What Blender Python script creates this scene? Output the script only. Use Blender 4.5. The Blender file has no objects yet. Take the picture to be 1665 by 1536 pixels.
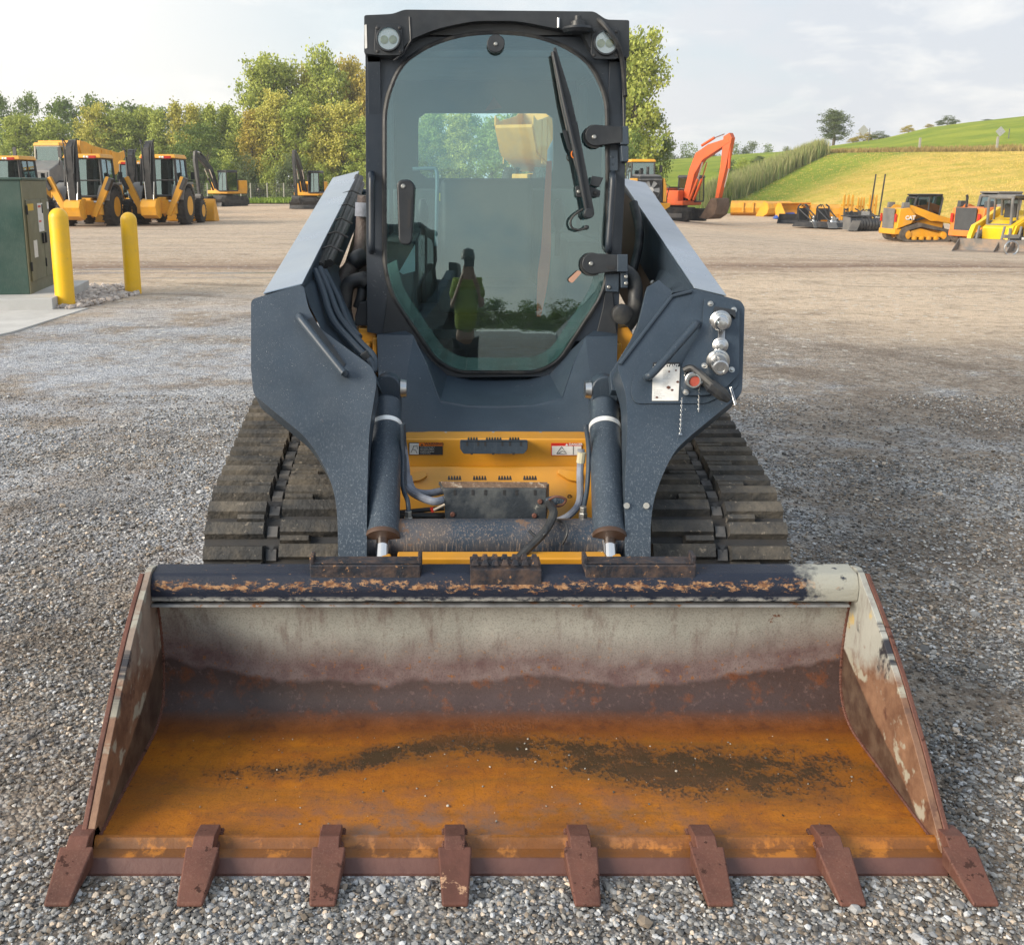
import bpy, bmesh, math, random
import numpy as np
from mathutils import Vector, Matrix, noise
R = math.radians
S = bpy.context.scene
# ------------------------------------------------------------------ camera
TH = math.atan(350/1600.0)
O = Vector((-0.165, 0.0, 1.6))
FW = Vector((0, math.cos(TH), -math.sin(TH))); UP = Vector((0, math.sin(TH), math.cos(TH)))
cam = bpy.data.cameras.new("camera"); co = bpy.data.objects.new("camera", cam); S.collection.objects.link(co)
co.location = O; co.rotation_euler = (math.pi/2 - TH, 0, 0)
cam.sensor_width = 36; cam.sensor_fit = 'HORIZONTAL'; cam.lens = 36*1600/1665.0
cam.shift_x = 104.5/1665; cam.shift_y = -118/1665
cam.clip_start = 0.05; cam.clip_end = 3000
S.camera = co
S.render.engine = 'CYCLES'
S.cycles.use_denoising = True
S.cycles.max_bounces = 8; S.cycles.transparent_max_bounces = 12
S.view_settings.view_transform = 'Standard'; S.view_settings.look = 'None'
S.view_settings.exposure = 0.62; S.view_settings.gamma = 1.0
# ------------------------------------------------------------------ sun and sky
SUN_EL, SUN_AZ = R(21), R(-122)      # azimuth measured from +Y towards +X: low, left and a little behind the camera
sl = bpy.data.lights.new("sun", 'SUN'); so = bpy.data.objects.new("sun", sl); S.collection.objects.link(so)
sl.energy = 3.7; sl.angle = R(32); sl.color = (1.0, 0.89, 0.74)
sd = Vector((math.sin(SUN_AZ)*math.cos(SUN_EL), math.cos(SUN_AZ)*math.cos(SUN_EL), math.sin(SUN_EL)))
so.rotation_euler = sd.to_track_quat('Z', 'Y').to_euler()
so.location = (-20, -10, 20)

class NT:
    def __init__(s, tree): s.t = tree; s.l = tree.links
    def n(s, typ, ins=None, **props):
        nd = s.t.nodes.new(typ)
        for k, v in props.items(): setattr(nd, k, v)
        for k, v in (ins or {}).items():
            sock = nd.inputs[k]
            if isinstance(v, bpy.types.NodeSocket): s.l.new(v, sock)
            elif isinstance(v, bpy.types.Node): s.l.new(v.outputs[0], sock)
            else:
                if sock.type == 'RGBA' and len(v) == 3: v = (*v, 1)
                sock.default_value = v
        return nd
    def math(s, op, a, b=0.0, c=0.0, clamp=False):
        return s.n('ShaderNodeMath', {0: a, 1: b, 2: c}, operation=op, use_clamp=clamp).outputs[0]
    def ramp(s, v, *st, interp='LINEAR'):
        nd = s.n('ShaderNodeValToRGB', {0: v}); cr = nd.color_ramp; cr.interpolation = interp
        while len(cr.elements) < len(st): cr.elements.new(0.5)
        for e, (p, c) in zip(cr.elements, st):
            e.position = p; e.color = (*c, 1) if isinstance(c, tuple) else (c, c, c, 1)
        return nd.outputs[0]
    def mix(s, f, a, b, blend='MIX'):
        return s.n('ShaderNodeMix', {0: f, 6: a, 7: b}, data_type='RGBA', blend_type=blend).outputs[2]
    def noise(s, v, scale, detail=4.0, rough=0.55, dist=0.0):
        return s.n('ShaderNodeTexNoise', {'Vector': v, 'Scale': scale, 'Detail': detail, 'Roughness': rough, 'Distortion': dist}).outputs[0]
    def mapr(s, v, a, b, c=0.0, d=1.0):
        return s.n('ShaderNodeMapRange', {0: v, 1: a, 2: b, 3: c, 4: d}).outputs[0]
    def scale(s, v, xyz):
        return s.n('ShaderNodeMapping', {'Vector': v, 'Scale': xyz}).outputs[0]

W = bpy.data.worlds.new("World"); S.world = W; W.use_nodes = True
t = NT(W.node_tree); W.node_tree.nodes.clear()
out = t.n('ShaderNodeOutputWorld')
sky = t.n('ShaderNodeTexSky', sky_type='NISHITA', sun_disc=False, sun_elevation=SUN_EL, sun_rotation=SUN_AZ, air_density=1.2, dust_density=2.0)
g = t.n('ShaderNodeTexCoord').outputs['Generated']
sep = t.n('ShaderNodeSeparateXYZ', {0: g})
zz = t.math('MAXIMUM', sep.outputs[2], 0.0)
# clouds laid on a far plane overhead: direction divided by (height + 0.12)
den = t.math('ADD', zz, 0.30)
cx = t.math('DIVIDE', sep.outputs[0], den); cy = t.math('DIVIDE', sep.outputs[1], den)
cv = t.n('ShaderNodeCombineXYZ', {0: cx, 1: cy, 2: 0.0}).outputs[0]
c1 = t.noise(cv, 1.05, 7, 0.55, 0.3)
c2 = t.noise(t.scale(cv, (1, 1.2, 1)), 2.6, 6, 0.6, 0.4)
side = t.mapr(sep.outputs[0], -0.32, 0.34)
cover = t.mapr(t.math('ADD', c1, t.mapr(side, 0.35, 1.0, 0.0, 0.10)), 0.36, 0.56)
# thin bright veil towards the low sun (left), grey stratus to the right
cloudcol = t.mix(side, (10.2, 9.9, 9.4), (6.9, 7.1, 7.6))
cloudcol = t.mix(t.mapr(c2, 0.50, 0.64), cloudcol, t.mix(side, (10.8, 10.4, 9.9), (9.3, 9.1, 8.9)))
behind = t.mix(t.mapr(sep.outputs[2], 0.02, 0.55), (12.5, 11.2, 8.6), (5.0, 6.6, 8.6))
cloudcol = t.mix(t.math('MULTIPLY', t.mapr(sep.outputs[1], 0.1, -0.5), 0.85), cloudcol, behind)
blue = t.mix(0.55, sky.outputs[0], (7.1, 9.0, 10.3))
leftveil = t.mapr(sep.outputs[0], 0.10, -0.30)
cov = t.math('MAXIMUM', t.math('MULTIPLY', cover, 0.85), t.math('MULTIPLY', leftveil, 0.85))
skyc = t.mix(cov, blue, cloudcol)
hz = t.mapr(sep.outputs[2], 0.0, 0.14, 1.0, 0.0)
skyc = t.mix(t.math('MULTIPLY', hz, 0.45), skyc, t.mix(side, (10.3, 9.7, 8.7), (8.2, 8.2, 8.2)))
bg = t.n('ShaderNodeBackground', {'Color': skyc, 'Strength': 0.075})
t.l.new(bg.outputs[0], out.inputs[0])

# ------------------------------------------------------------------ projection helpers (real planes at real distances)
def ray(px, py): return FW + Vector((1, 0, 0))*((px-728)/1600.0) - UP*((py-650)/1600.0)
class Plane:
    def __init__(s, p, n): s.p = Vector(p); s.n = Vector(n).normalized()
    def __call__(s, px, py, off=0.0):
        d = ray(px, py); q = s.p + s.n*off
        return O + d*((q-O).dot(s.n)/d.dot(s.n))
def PY(Y): return Plane((0, Y, 0), (0, -1, 0))
def PS(Y0, z0, s): return Plane((0, Y0, z0), (0, -1, s))
def at(px, py, Y): return PY(Y)(px, py)
def smooth(x, a, b):
    x = min(1, max(0, (x-a)/(b-a))); return x*x*(3-2*x)
def gz(X, Y): return -0.95*smooth(X, 5, 20)*smooth(Y, 14, 42)
def G(px, py):
    d = ray(px, py); tt = 1.0
    for i in range(6000):
        q = O + d*tt
        if q.z <= gz(q.x, q.y): return q
        tt += 0.002*tt + 0.002
    return q
def GX(px, Y):       # ground point under picture column px at distance Y
    z = 0.0
    for i in range(5):
        zc = Y*math.cos(TH) + (1.6-z)*math.sin(TH); X = (px-728)/1600*zc - 0.165; z = gz(X, Y)
    return Vector((X, Y, z))
# ------------------------------------------------------------------ mesh helpers
class MB:
    def __init__(s): s.v = []; s.f = []; s.m = []; s.mi = 0; s.uv = None
    def add(s, vs, fs):
        b = len(s.v); s.v += [tuple(v) for v in vs]
        for f in fs: s.f.append(tuple(i+b for i in f)); s.m.append(s.mi)
        return s
    def mat(s, i): s.mi = i; return s
    def box(s, c, d, rot=None):
        c = Vector(c); h = Vector(d)/2
        vs = [Vector((x*h.x, y*h.y, z*h.z)) for x in (-1, 1) for y in (-1, 1) for z in (-1, 1)]
        if rot is not None:
            m = rot if isinstance(rot, Matrix) else Matrix.Rotation(rot[1], 3, rot[0])
            vs = [m @ v for v in vs]
        return s.add([v+c for v in vs], [(0,1,3,2), (4,6,7,5), (0,4,5,1), (2,3,7,6), (0,2,6,4), (1,5,7,3)])
    def hexa(s, a, b):     # two rings of four points
        return s.add(list(a)+list(b), [(3,2,1,0), (4,5,6,7), (0,1,5,4), (1,2,6,5), (2,3,7,6), (3,0,4,7)])
    def prism(s, a, b):    # two matching polygons
        n = len(a); fs = [tuple(range(n-1, -1, -1)), tuple(range(n, 2*n))]
        fs += [(i, (i+1) % n, (i+1) % n+n, i+n) for i in range(n)]
        return s.add(list(a)+list(b), fs)
    def xprism(s, pts, x0, x1):   # profile in (y, z)
        return s.prism([(x0, p[0], p[1]) for p in pts], [(x1, p[0], p[1]) for p in pts])
    def slab(s, pts, pl, t0, t1):
        fr = [pl(x, y) for x, y in pts]; a = [p+pl.n*t0 for p in fr]; b = [p+pl.n*t1 for p in fr]
        return s.prism(a, b)
    def ring(s, outer, inner, pl, t0, t1, n=72, c=None, tin=None):
        if c is None: c = (sum(p[0] for p in inner)/len(inner), sum(p[1] for p in inner)/len(inner))
        angs = sorted(set([2*math.pi*i/n for i in range(n)] + [math.atan2(p[1]-c[1], p[0]-c[0]) % (2*math.pi) for p in list(outer)]))
        def hitp(poly, a):
            dx, dy = math.cos(a), math.sin(a); best = None
            for i in range(len(poly)):
                x1, y1 = poly[i][0]-c[0], poly[i][1]-c[1]; x2, y2 = poly[(i+1) % len(poly)][0]-c[0], poly[(i+1) % len(poly)][1]-c[1]
                ex, ey = x2-x1, y2-y1; D = dx*ey-dy*ex
                if abs(D) < 1e-9: continue
                tt = (x1*ey-y1*ex)/D; u = (x1*dy-y1*dx)/D
                if tt > 0 and -1e-6 <= u <= 1+1e-6: best = tt if best is None else max(best, tt)
            best = best or 0
            return (c[0]+dx*best, c[1]+dy*best)
        o = [hitp(outer, a) for a in angs]; q = [hitp(inner, a) for a in angs]; m = len(angs)
        of = [pl(*p) for p in o]; nf = [pl(*p) for p in q]
        vs = [p+pl.n*t1 for p in of]+[p+pl.n*(t1 if tin is None else tin) for p in nf]+[p+pl.n*t0 for p in of]+[p+pl.n*t0 for p in nf]
        fs = []
        for i in range(m):
            j = (i+1) % m
            fs += [(i, j, j+m, i+m), (i+2*m, i+3*m, j+3*m, j+2*m), (i, i+2*m, j+2*m, j), (i+m, j+m, j+3*m, i+3*m)]
        return s.add(vs, fs)
    def tube(s, pts, r, n=10, caps=True, taper=None):
        pts = [Vector(p) for p in pts]; m = len(pts); vs = []; prev = None
        for i, p in enumerate(pts):
            tg = (pts[min(i+1, m-1)]-pts[max(i-1, 0)]).normalized()
            if prev is None:
                ref = Vector((0, 0, 1)) if abs(tg.z) < 0.9 else Vector((1, 0, 0)); u = tg.cross(ref).normalized()
            else: u = (prev-tg*prev.dot(tg)).normalized()
            prev = u; w = tg.cross(u); rr = r[i] if isinstance(r, (list, tuple)) else r
            vs += [p+(u*math.cos(2*math.pi*k/n)+w*math.sin(2*math.pi*k/n))*rr for k in range(n)]
        fs = [(i*n+k, i*n+(k+1) % n, (i+1)*n+(k+1) % n, (i+1)*n+k) for i in range(m-1) for k in range(n)]
        if caps: fs += [tuple(range(n-1, -1, -1)), tuple((m-1)*n+k for k in range(n))]
        return s.add(vs, fs)
    def cyl(s, a, b, r, r2=None, n=20): return s.tube([a, b], [r, r if r2 is None else r2], n)
    def lathe(s, o, ax, prof, n=24):   # profile (distance along axis, radius)
        o = Vector(o); ax = Vector(ax).normalized()
        return s.tube2([o+ax*p[0] for p in prof], [p[1] for p in prof], ax, n)
    def tube2(s, pts, rs, ax, n):
        ref = Vector((0, 0, 1)) if abs(ax.z) < 0.9 else Vector((1, 0, 0)); u = ax.cross(ref).normalized(); w = ax.cross(u)
        vs = [p+(u*math.cos(2*math.pi*k/n)+w*math.sin(2*math.pi*k/n))*max(r, 1e-4) for p, r in zip(pts, rs) for k in range(n)]
        m = len(pts); fs = [(i*n+k, i*n+(k+1) % n, (i+1)*n+(k+1) % n, (i+1)*n+k) for i in range(m-1) for k in range(n)]
        fs += [tuple(range(n-1, -1, -1)), tuple((m-1)*n+k for k in range(n))]
        return s.add(vs, fs)
    def build(s, name, mats, parent=None, bevel=0.0, smooth_ang=35, base=None, seg=2):
        me = bpy.data.meshes.new(name)
        off = base_of(parent) if base is None else base
        me.from_pydata([tuple(Vector(v)-off) for v in s.v], [], s.f)
        mats = mats if isinstance(mats, (list, tuple)) else [mats]
        for m in mats: me.materials.append(m)
        if len(mats) > 1: me.polygons.foreach_set('material_index', s.m)
        if s.uv:
            ul = me.uv_layers.new(name='UVMap')
            for lp in me.loops: ul.data[lp.index].uv = s.uv[lp.vertex_index]
        bm = bmesh.new(); bm.from_mesh(me); bmesh.ops.recalc_face_normals(bm, faces=bm.faces); bm.to_mesh(me); bm.free()
        me.polygons.foreach_set('use_smooth', [True]*len(me.polygons)); me.set_sharp_from_angle(angle=R(smooth_ang)); me.update()
        o = bpy.data.objects.new(name, me); S.collection.objects.link(o)
        if parent: o.parent = parent
        else: o.location = off
        if bevel:
            b = o.modifiers.new('bevel', 'BEVEL'); b.width = bevel; b.segments = seg; b.limit_method = 'ANGLE'; b.angle_limit = R(40); b.harden_normals = True
        return o
def base_of(p):
    v = Vector((0, 0, 0))
    while p: v += p.location; p = p.parent
    return v
def tag(o, label=None, cat=None, group=None, kind=None):
    for k, v in (('label', label), ('category', cat), ('group', group), ('kind', kind)):
        if v: o[k] = v
    return o
def empty(name, loc, label=None, cat=None, group=None):
    o = bpy.data.objects.new(name, None); S.collection.objects.link(o); o.location = loc; o.empty_display_size = 0.2
    return tag(o, label, cat, group)
def kids(o, tbl):
    return tbl.get(o, [])
def copy_tree(o, loc=None, rz=None, sc=None, label=None, group=None, parent=None):
    c = o.copy(); S.collection.objects.link(c)
    if parent: c.parent = parent
    for ch in [x for x in bpy.data.objects if x.parent == o]: copy_tree(ch, parent=c)
    if loc is not None: c.location = loc
    if rz is not None: c.rotation_euler = (0, 0, rz)
    if sc is not None: c.scale = sc if hasattr(sc, '__len__') else (sc, sc, sc)
    if label: c['label'] = label
    if group: c['group'] = group
    return c
def fillet(pts, r, n=5):
    outp = []; m = len(pts)
    rs = r if isinstance(r, (list, tuple)) else [r]*m
    for i in range(m):
        p0, p1, p2 = Vector(pts[i-1]), Vector(pts[i]), Vector(pts[(i+1) % m]); rr = rs[i]
        if rr <= 0: outp.append(tuple(p1)); continue
        a = (p0-p1); b = (p2-p1); d = min(rr, a.length*0.45, b.length*0.45)
        A = p1+a.normalized()*d; B = p1+b.normalized()*d
        for k in range(n+1):
            u = k/n; q = A*(1-u)**2+p1*2*u*(1-u)+B*u*u; outp.append(tuple(q))
    return outp
def curve(pts, n=6):
    P = [Vector(p) for p in pts]; outp = []
    for i in range(len(P)-1):
        p0, p1, p2, p3 = P[max(i-1, 0)], P[i], P[i+1], P[min(i+2, len(P)-1)]
        for k in range(n):
            u = k/n; outp.append(0.5*((2*p1)+(-p0+p2)*u+(2*p0-5*p1+4*p2-p3)*u*u+(-p0+3*p1-3*p2+p3)*u**3))
    outp.append(P[-1]); return outp
# ------------------------------------------------------------------ materials
def newmat(name):
    m = bpy.data.materials.new(name); m.use_nodes = True; tr = m.node_tree; tr.nodes.clear(); t = NT(tr)
    o = t.n('ShaderNodeOutputMaterial'); p = t.n('ShaderNodeBsdfPrincipled'); t.l.new(p.outputs[0], o.inputs[0])
    return m, t, p
def setp(t, p, **k):
    for a, v in k.items():
        s = p.inputs[{'col': 'Base Color', 'rough': 'Roughness', 'metal': 'Metallic', 'normal': 'Normal', 'coat': 'Coat Weight', 'spec': 'Specular IOR Level', 'emit': 'Emission Color', 'es': 'Emission Strength', 'trans': 'Transmission Weight', 'alpha': 'Alpha', 'sheen': 'Sheen Weight', 'ior': 'IOR'}[a]]
        if isinstance(v, bpy.types.NodeSocket): t.l.new(v, s)
        else: s.default_value = (*v, 1) if (s.type == 'RGBA' and len(v) == 3) else v
def bump(t, h, dist, strength=1.0): return t.n('ShaderNodeBump', {'Height': h, 'Distance': dist, 'Strength': strength}).outputs[0]
def paint(name, col, rough=0.42, metal=0.0, var=0.18, vs=5.0, dust=None, specks=None, chips=None, bmp=0.0, coat=0.0, scratches=None, zr=None):
    m, t, p = newmat(name); v = t.n('ShaderNodeTexCoord').outputs['Object']
    n1 = t.noise(v, vs, 5, 0.6)
    c = t.mix(t.mapr(n1, 0.3, 0.7), tuple(x*(1-var) for x in col), tuple(min(1, x*(1+var)) for x in col))
    r = t.math('ADD', t.math('MULTIPLY', t.noise(v, vs*3, 4), 0.25), rough-0.12)
    if dust:       # (colour, amount, scale)
        f = t.math('MULTIPLY', t.mapr(t.noise(v, dust[2], 6, 0.65), 0.42, 0.72), dust[1]); c = t.mix(f, c, dust[0])
        r = t.math('ADD', r, t.math('MULTIPLY', f, 0.35))
    if scratches:  # fine vertical rub marks
        f = t.math('MULTIPLY', t.mapr(t.noise(t.scale(v, (60, 60, 5)), 3.2, 5, 0.75), 0.53, 0.68), scratches[1])
        if zr: f = t.math('MULTIPLY', f, t.mapr(t.n('ShaderNodeSeparateXYZ', {0: v}).outputs[2], zr[0], zr[1], 0.12, 1.0))
        c = t.mix(f, c, scratches[0])
    if chips:      # (colour, threshold, scale)
        f = t.mapr(t.noise(v, chips[2], 8, 0.7), chips[1], chips[1]+0.025); c = t.mix(f, c, chips[0]); r = t.math('ADD', r, t.math('MULTIPLY', f, 0.3))
    if specks:     # (colour, cell share, scale): dried splashes
        vo = t.n('ShaderNodeTexVoronoi', {'Vector': t.n('ShaderNodeVectorMath', {0: v, 1: t.n('ShaderNodeTexNoise', {'Vector': v, 'Scale': 40.0}).outputs[1], 2: (0.01, 0.01, 0.01)}, operation='MULTIPLY_ADD').outputs[0], 'Scale': specks[2], 'Randomness': 1.0})
        keep = t.math('GREATER_THAN', t.n('ShaderNodeSeparateXYZ', {0: vo.outputs['Color']}).outputs[0], 1-specks[1])
        near = t.mapr(t.math('ADD', vo.outputs['Distance'], t.math('MULTIPLY', t.n('ShaderNodeSeparateXYZ', {0: vo.outputs['Color']}).outputs[1], 0.12)), 0.15, 0.19, 1.0, 0.0)
        f = t.math('MULTIPLY', t.math('MULTIPLY', keep, near), t.mapr(t.noise(v, 3.4, 4, 0.65), 0.47, 0.58)); c = t.mix(f, c, specks[0])
    setp(t, p, col=c, rough=r, metal=metal, coat=coat)
    if bmp: setp(t, p, normal=bump(t, t.noise(v, 60, 4), bmp))
    return m
WHITE_SP = ((0.60, 0.61, 0.60), 0.20, 30.0)
SLATE = paint('slate machine paint', (0.026, 0.041, 0.061), 0.42, 0.0, 0.22, 3.0, dust=((0.085, 0.105, 0.13), 0.28, 1.6), specks=WHITE_SP, scratches=((0.22, 0.24, 0.26), 0.10), bmp=0.0006)
SLATE_D = paint('dark cab frame paint', (0.008, 0.014, 0.024), 0.36, 0.0, 0.25, 2.5, dust=((0.06, 0.07, 0.085), 0.45, 1.6), specks=WHITE_SP, bmp=0.0004)
SLATE_W = paint('slate paint worn by gravel', (0.027, 0.042, 0.062), 0.42, 0.05, 0.22, 3.0, dust=((0.10, 0.12, 0.145), 0.30, 1.6), specks=((0.70, 0.71, 0.70), 0.36, 26.0), scratches=((0.30, 0.34, 0.38), 0.60), chips=((0.10, 0.09, 0.09), 0.68, 14.0), bmp=0.0006, zr=(0.92, 0.45))
ARMTOP = paint('slate arm top with sky sheen', (0.19, 0.25, 0.33), 0.28, 0.3, 0.10, 2.0, dust=((0.38, 0.42, 0.45), 0.7, 2.5), scratches=((0.4, 0.42, 0.43), 0.15), coat=0.4)  # lighter than the other slate: sky reflection put into the colour
BLACKP = paint('satin black plastic', (0.012, 0.015, 0.020), 0.42, 0.0, 0.3, 8.0, dust=((0.08, 0.085, 0.09), 0.30, 5.0), specks=((0.5, 0.5, 0.5), 0.06, 40.0))
RUBBERH = paint('black hose rubber', (0.014, 0.016, 0.020), 0.5, 0.0, 0.3, 15.0, dust=((0.12, 0.115, 0.10), 0.45, 14.0), bmp=0.001)
HOSEWRAP = paint('grey hose wrap', (0.20, 0.22, 0.27), 0.7, 0.0, 0.3, 20.0, dust=((0.10, 0.09, 0.08), 0.6, 14.0), bmp=0.002)
YEL = paint('yellow machine paint', (0.66, 0.30, 0.022), 0.38, 0.0, 0.10, 3.0, dust=((0.30, 0.19, 0.08), 0.30, 4.0), specks=((0.30, 0.20, 0.10), 0.10, 40.0), coat=0.2)
YELF = paint('yellow fleet paint', (0.72, 0.34, 0.02), 0.45, 0.0, 0.12, 1.5, dust=((0.34, 0.22, 0.10), 0.35, 2.0))
BLKF = paint('black fleet paint', (0.018, 0.019, 0.022), 0.42, 0.0, 0.3, 1.5, dust=((0.10, 0.09, 0.08), 0.4, 3.0))
GREYF = paint('grey fleet paint', (0.14, 0.14, 0.14), 0.5, 0.0, 0.2, 1.5, dust=((0.25, 0.22, 0.18), 0.4, 3.0))
ORNF = paint('orange fleet paint', (0.62, 0.085, 0.004), 0.45, 0.0, 0.15, 1.2, dust=((0.26, 0.10, 0.05), 0.35, 2.0))
ORN2 = paint('pale orange fleet paint', (0.74, 0.21, 0.035), 0.45, 0.0, 0.12, 1.2, dust=((0.36, 0.18, 0.09), 0.3, 2.0))
LEMF = paint('bright yellow fleet paint', (0.86, 0.55, 0.008), 0.4, 0.0, 0.08, 1.2, dust=((0.5, 0.4, 0.1), 0.25, 2.0))
STEEL = paint('bare steel', (0.52, 0.53, 0.54), 0.28, 1.0, 0.12, 14.0, dust=((0.2, 0.17, 0.14), 0.35, 18.0))
CHROME = paint('chrome rod', (0.75, 0.76, 0.78), 0.10, 1.0, 0.04, 5.0)
RUSTBR = paint('red brown rusted steel', (0.115, 0.045, 0.032), 0.62, 0.2, 0.35, 9.0, dust=((0.15, 0.07, 0.05), 0.6, 12.0), scratches=((0.26, 0.16, 0.12), 0.35), chips=((0.05, 0.02, 0.015), 0.60, 22.0), bmp=0.0015)
RUSTYBUCKET = paint('rusty digging bucket', (0.12, 0.075, 0.05), 0.7, 0.1, 0.35, 2.0, dust=((0.25, 0.17, 0.12), 0.5, 3.0), bmp=0.002)
TYREF = paint('tyre rubber', (0.018, 0.018, 0.019), 0.8, 0.0, 0.3, 4.0, dust=((0.13, 0.11, 0.09), 0.6, 3.0))
WHITEP = paint('white label stock', (0.66, 0.66, 0.64), 0.5, 0.0, 0.10, 20.0, dust=((0.35, 0.33, 0.30), 0.3, 30.0))
REDP = paint('red paint', (0.50, 0.025, 0.015), 0.45)
BOLT = paint('dull zinc bolt', (0.45, 0.45, 0.43), 0.35, 0.9, 0.2, 30.0, dust=((0.25, 0.2, 0.15), 0.4, 40.0))
WHITEINK = paint('white lettering', (0.70, 0.70, 0.68), 0.5, 0.0, 0.05)
BLACKINK = paint('black lettering', (0.02, 0.02, 0.022), 0.5, 0.0, 0.05)
def glassmat(name, tint, refl, rough=0.0, dirt=0.05):
    m = bpy.data.materials.new(name); m.use_nodes = True; m.node_tree.nodes.clear(); t = NT(m.node_tree)
    o = t.n('ShaderNodeOutputMaterial'); v = t.n('ShaderNodeTexCoord').outputs['Object']
    tr = t.n('ShaderNodeBsdfTransparent', {'Color': tint}); gl = t.n('ShaderNodeBsdfGlossy', {'Color': (0.74, 0.96, 1.0), 'Roughness': rough})
    df = t.n('ShaderNodeBsdfDiffuse', {'Color': (0.30, 0.33, 0.30)})
    fr = t.n('ShaderNodeFresnel', {'IOR': 1.5}).outputs[0]
    f = t.math('ADD', t.math('MULTIPLY', fr, 1.0), refl, clamp=True)
    a = t.n('ShaderNodeMixShader', {0: f, 1: tr.outputs[0], 2: gl.outputs[0]})
    d = t.math('MULTIPLY', t.mapr(t.noise(v, 3.5, 6, 0.7), 0.35, 0.75), dirt)
    b = t.n('ShaderNodeMixShader', {0: d, 1: a.outputs[0], 2: df.outputs[0]}); t.l.new(b.outputs[0], o.inputs[0])
    return m
GLASS = glassmat('tinted door glass', (0.68, 0.93, 0.93), 0.16, 0.0, 0.035)
GLASSR = glassmat('rear window glass', (0.93, 0.97, 0.97), 0.0, 0.0, 0.01)
GLASSF = glassmat('fleet cab glass', (0.30, 0.38, 0.36), 0.22, 0.02, 0.06)
LENS = glassmat('lamp lens', (0.98, 0.98, 0.98), 0.03, 0.05, 0.0)
REFLECTOR = paint('lamp reflector', (0.82, 0.82, 0.80), 0.3, 0.35, 0.03)
# ------------------------------------------------------------------ lettering
def letters(s, pl, x, y, h, mat, parent, name='lettering', off=0.003, sx=1.0, bold=0.0, slant=(1.0, 0.0)):
    """flat letters lying on a real plane; x, y is where the first letter starts"""
    cu = bpy.data.curves.new('t', 'FONT'); cu.body = s; cu.size = 1.0; cu.offset = bold; cu.resolution_u = 2
    to = bpy.data.objects.new('t', cu); S.collection.objects.link(to); bpy.context.view_layer.update()
    me = bpy.data.meshes.new_from_object(to.evaluated_get(bpy.context.evaluated_depsgraph_get()))
    bpy.data.objects.remove(to)
    mb = MB(); k = h/0.70
    mb.add([pl(x+v.co.x*k*sx*slant[0], y-v.co.y*k+v.co.x*k*sx*slant[1], off) for v in me.vertices], [tuple(p.vertices) for p in me.polygons])
    bpy.data.meshes.remove(me)
    return mb.build(name, mat, parent)
def letters3(s, org, xd, zd, h, mat, parent, name='lettering', bold=0.0):
    org, xd, zd = Vector(org), Vector(xd).normalized(), Vector(zd).normalized()
    cu = bpy.data.curves.new('t', 'FONT'); cu.body = s; cu.size = 1.0; cu.offset = bold; cu.resolution_u = 2
    to = bpy.data.objects.new('t', cu); S.collection.objects.link(to); bpy.context.view_layer.update()
    me = bpy.data.meshes.new_from_object(to.evaluated_get(bpy.context.evaluated_depsgraph_get())); bpy.data.objects.remove(to)
    k = h/0.70; mb = MB(); mb.add([org+xd*(v.co.x*k)+zd*(v.co.y*k) for v in me.vertices], [tuple(p.vertices) for p in me.polygons])
    bpy.data.meshes.remove(me); return mb.build(name, mat, parent, base=Vector((0, 0, 0)) if parent else None)
# ================================================================== THE COMPACT TRACK LOADER
ld = empty('compact_track_loader', (0, 3.9, 0), 'dark slate and yellow track loader with a rusty toothed bucket, largest and nearest machine', 'track loader')
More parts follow.
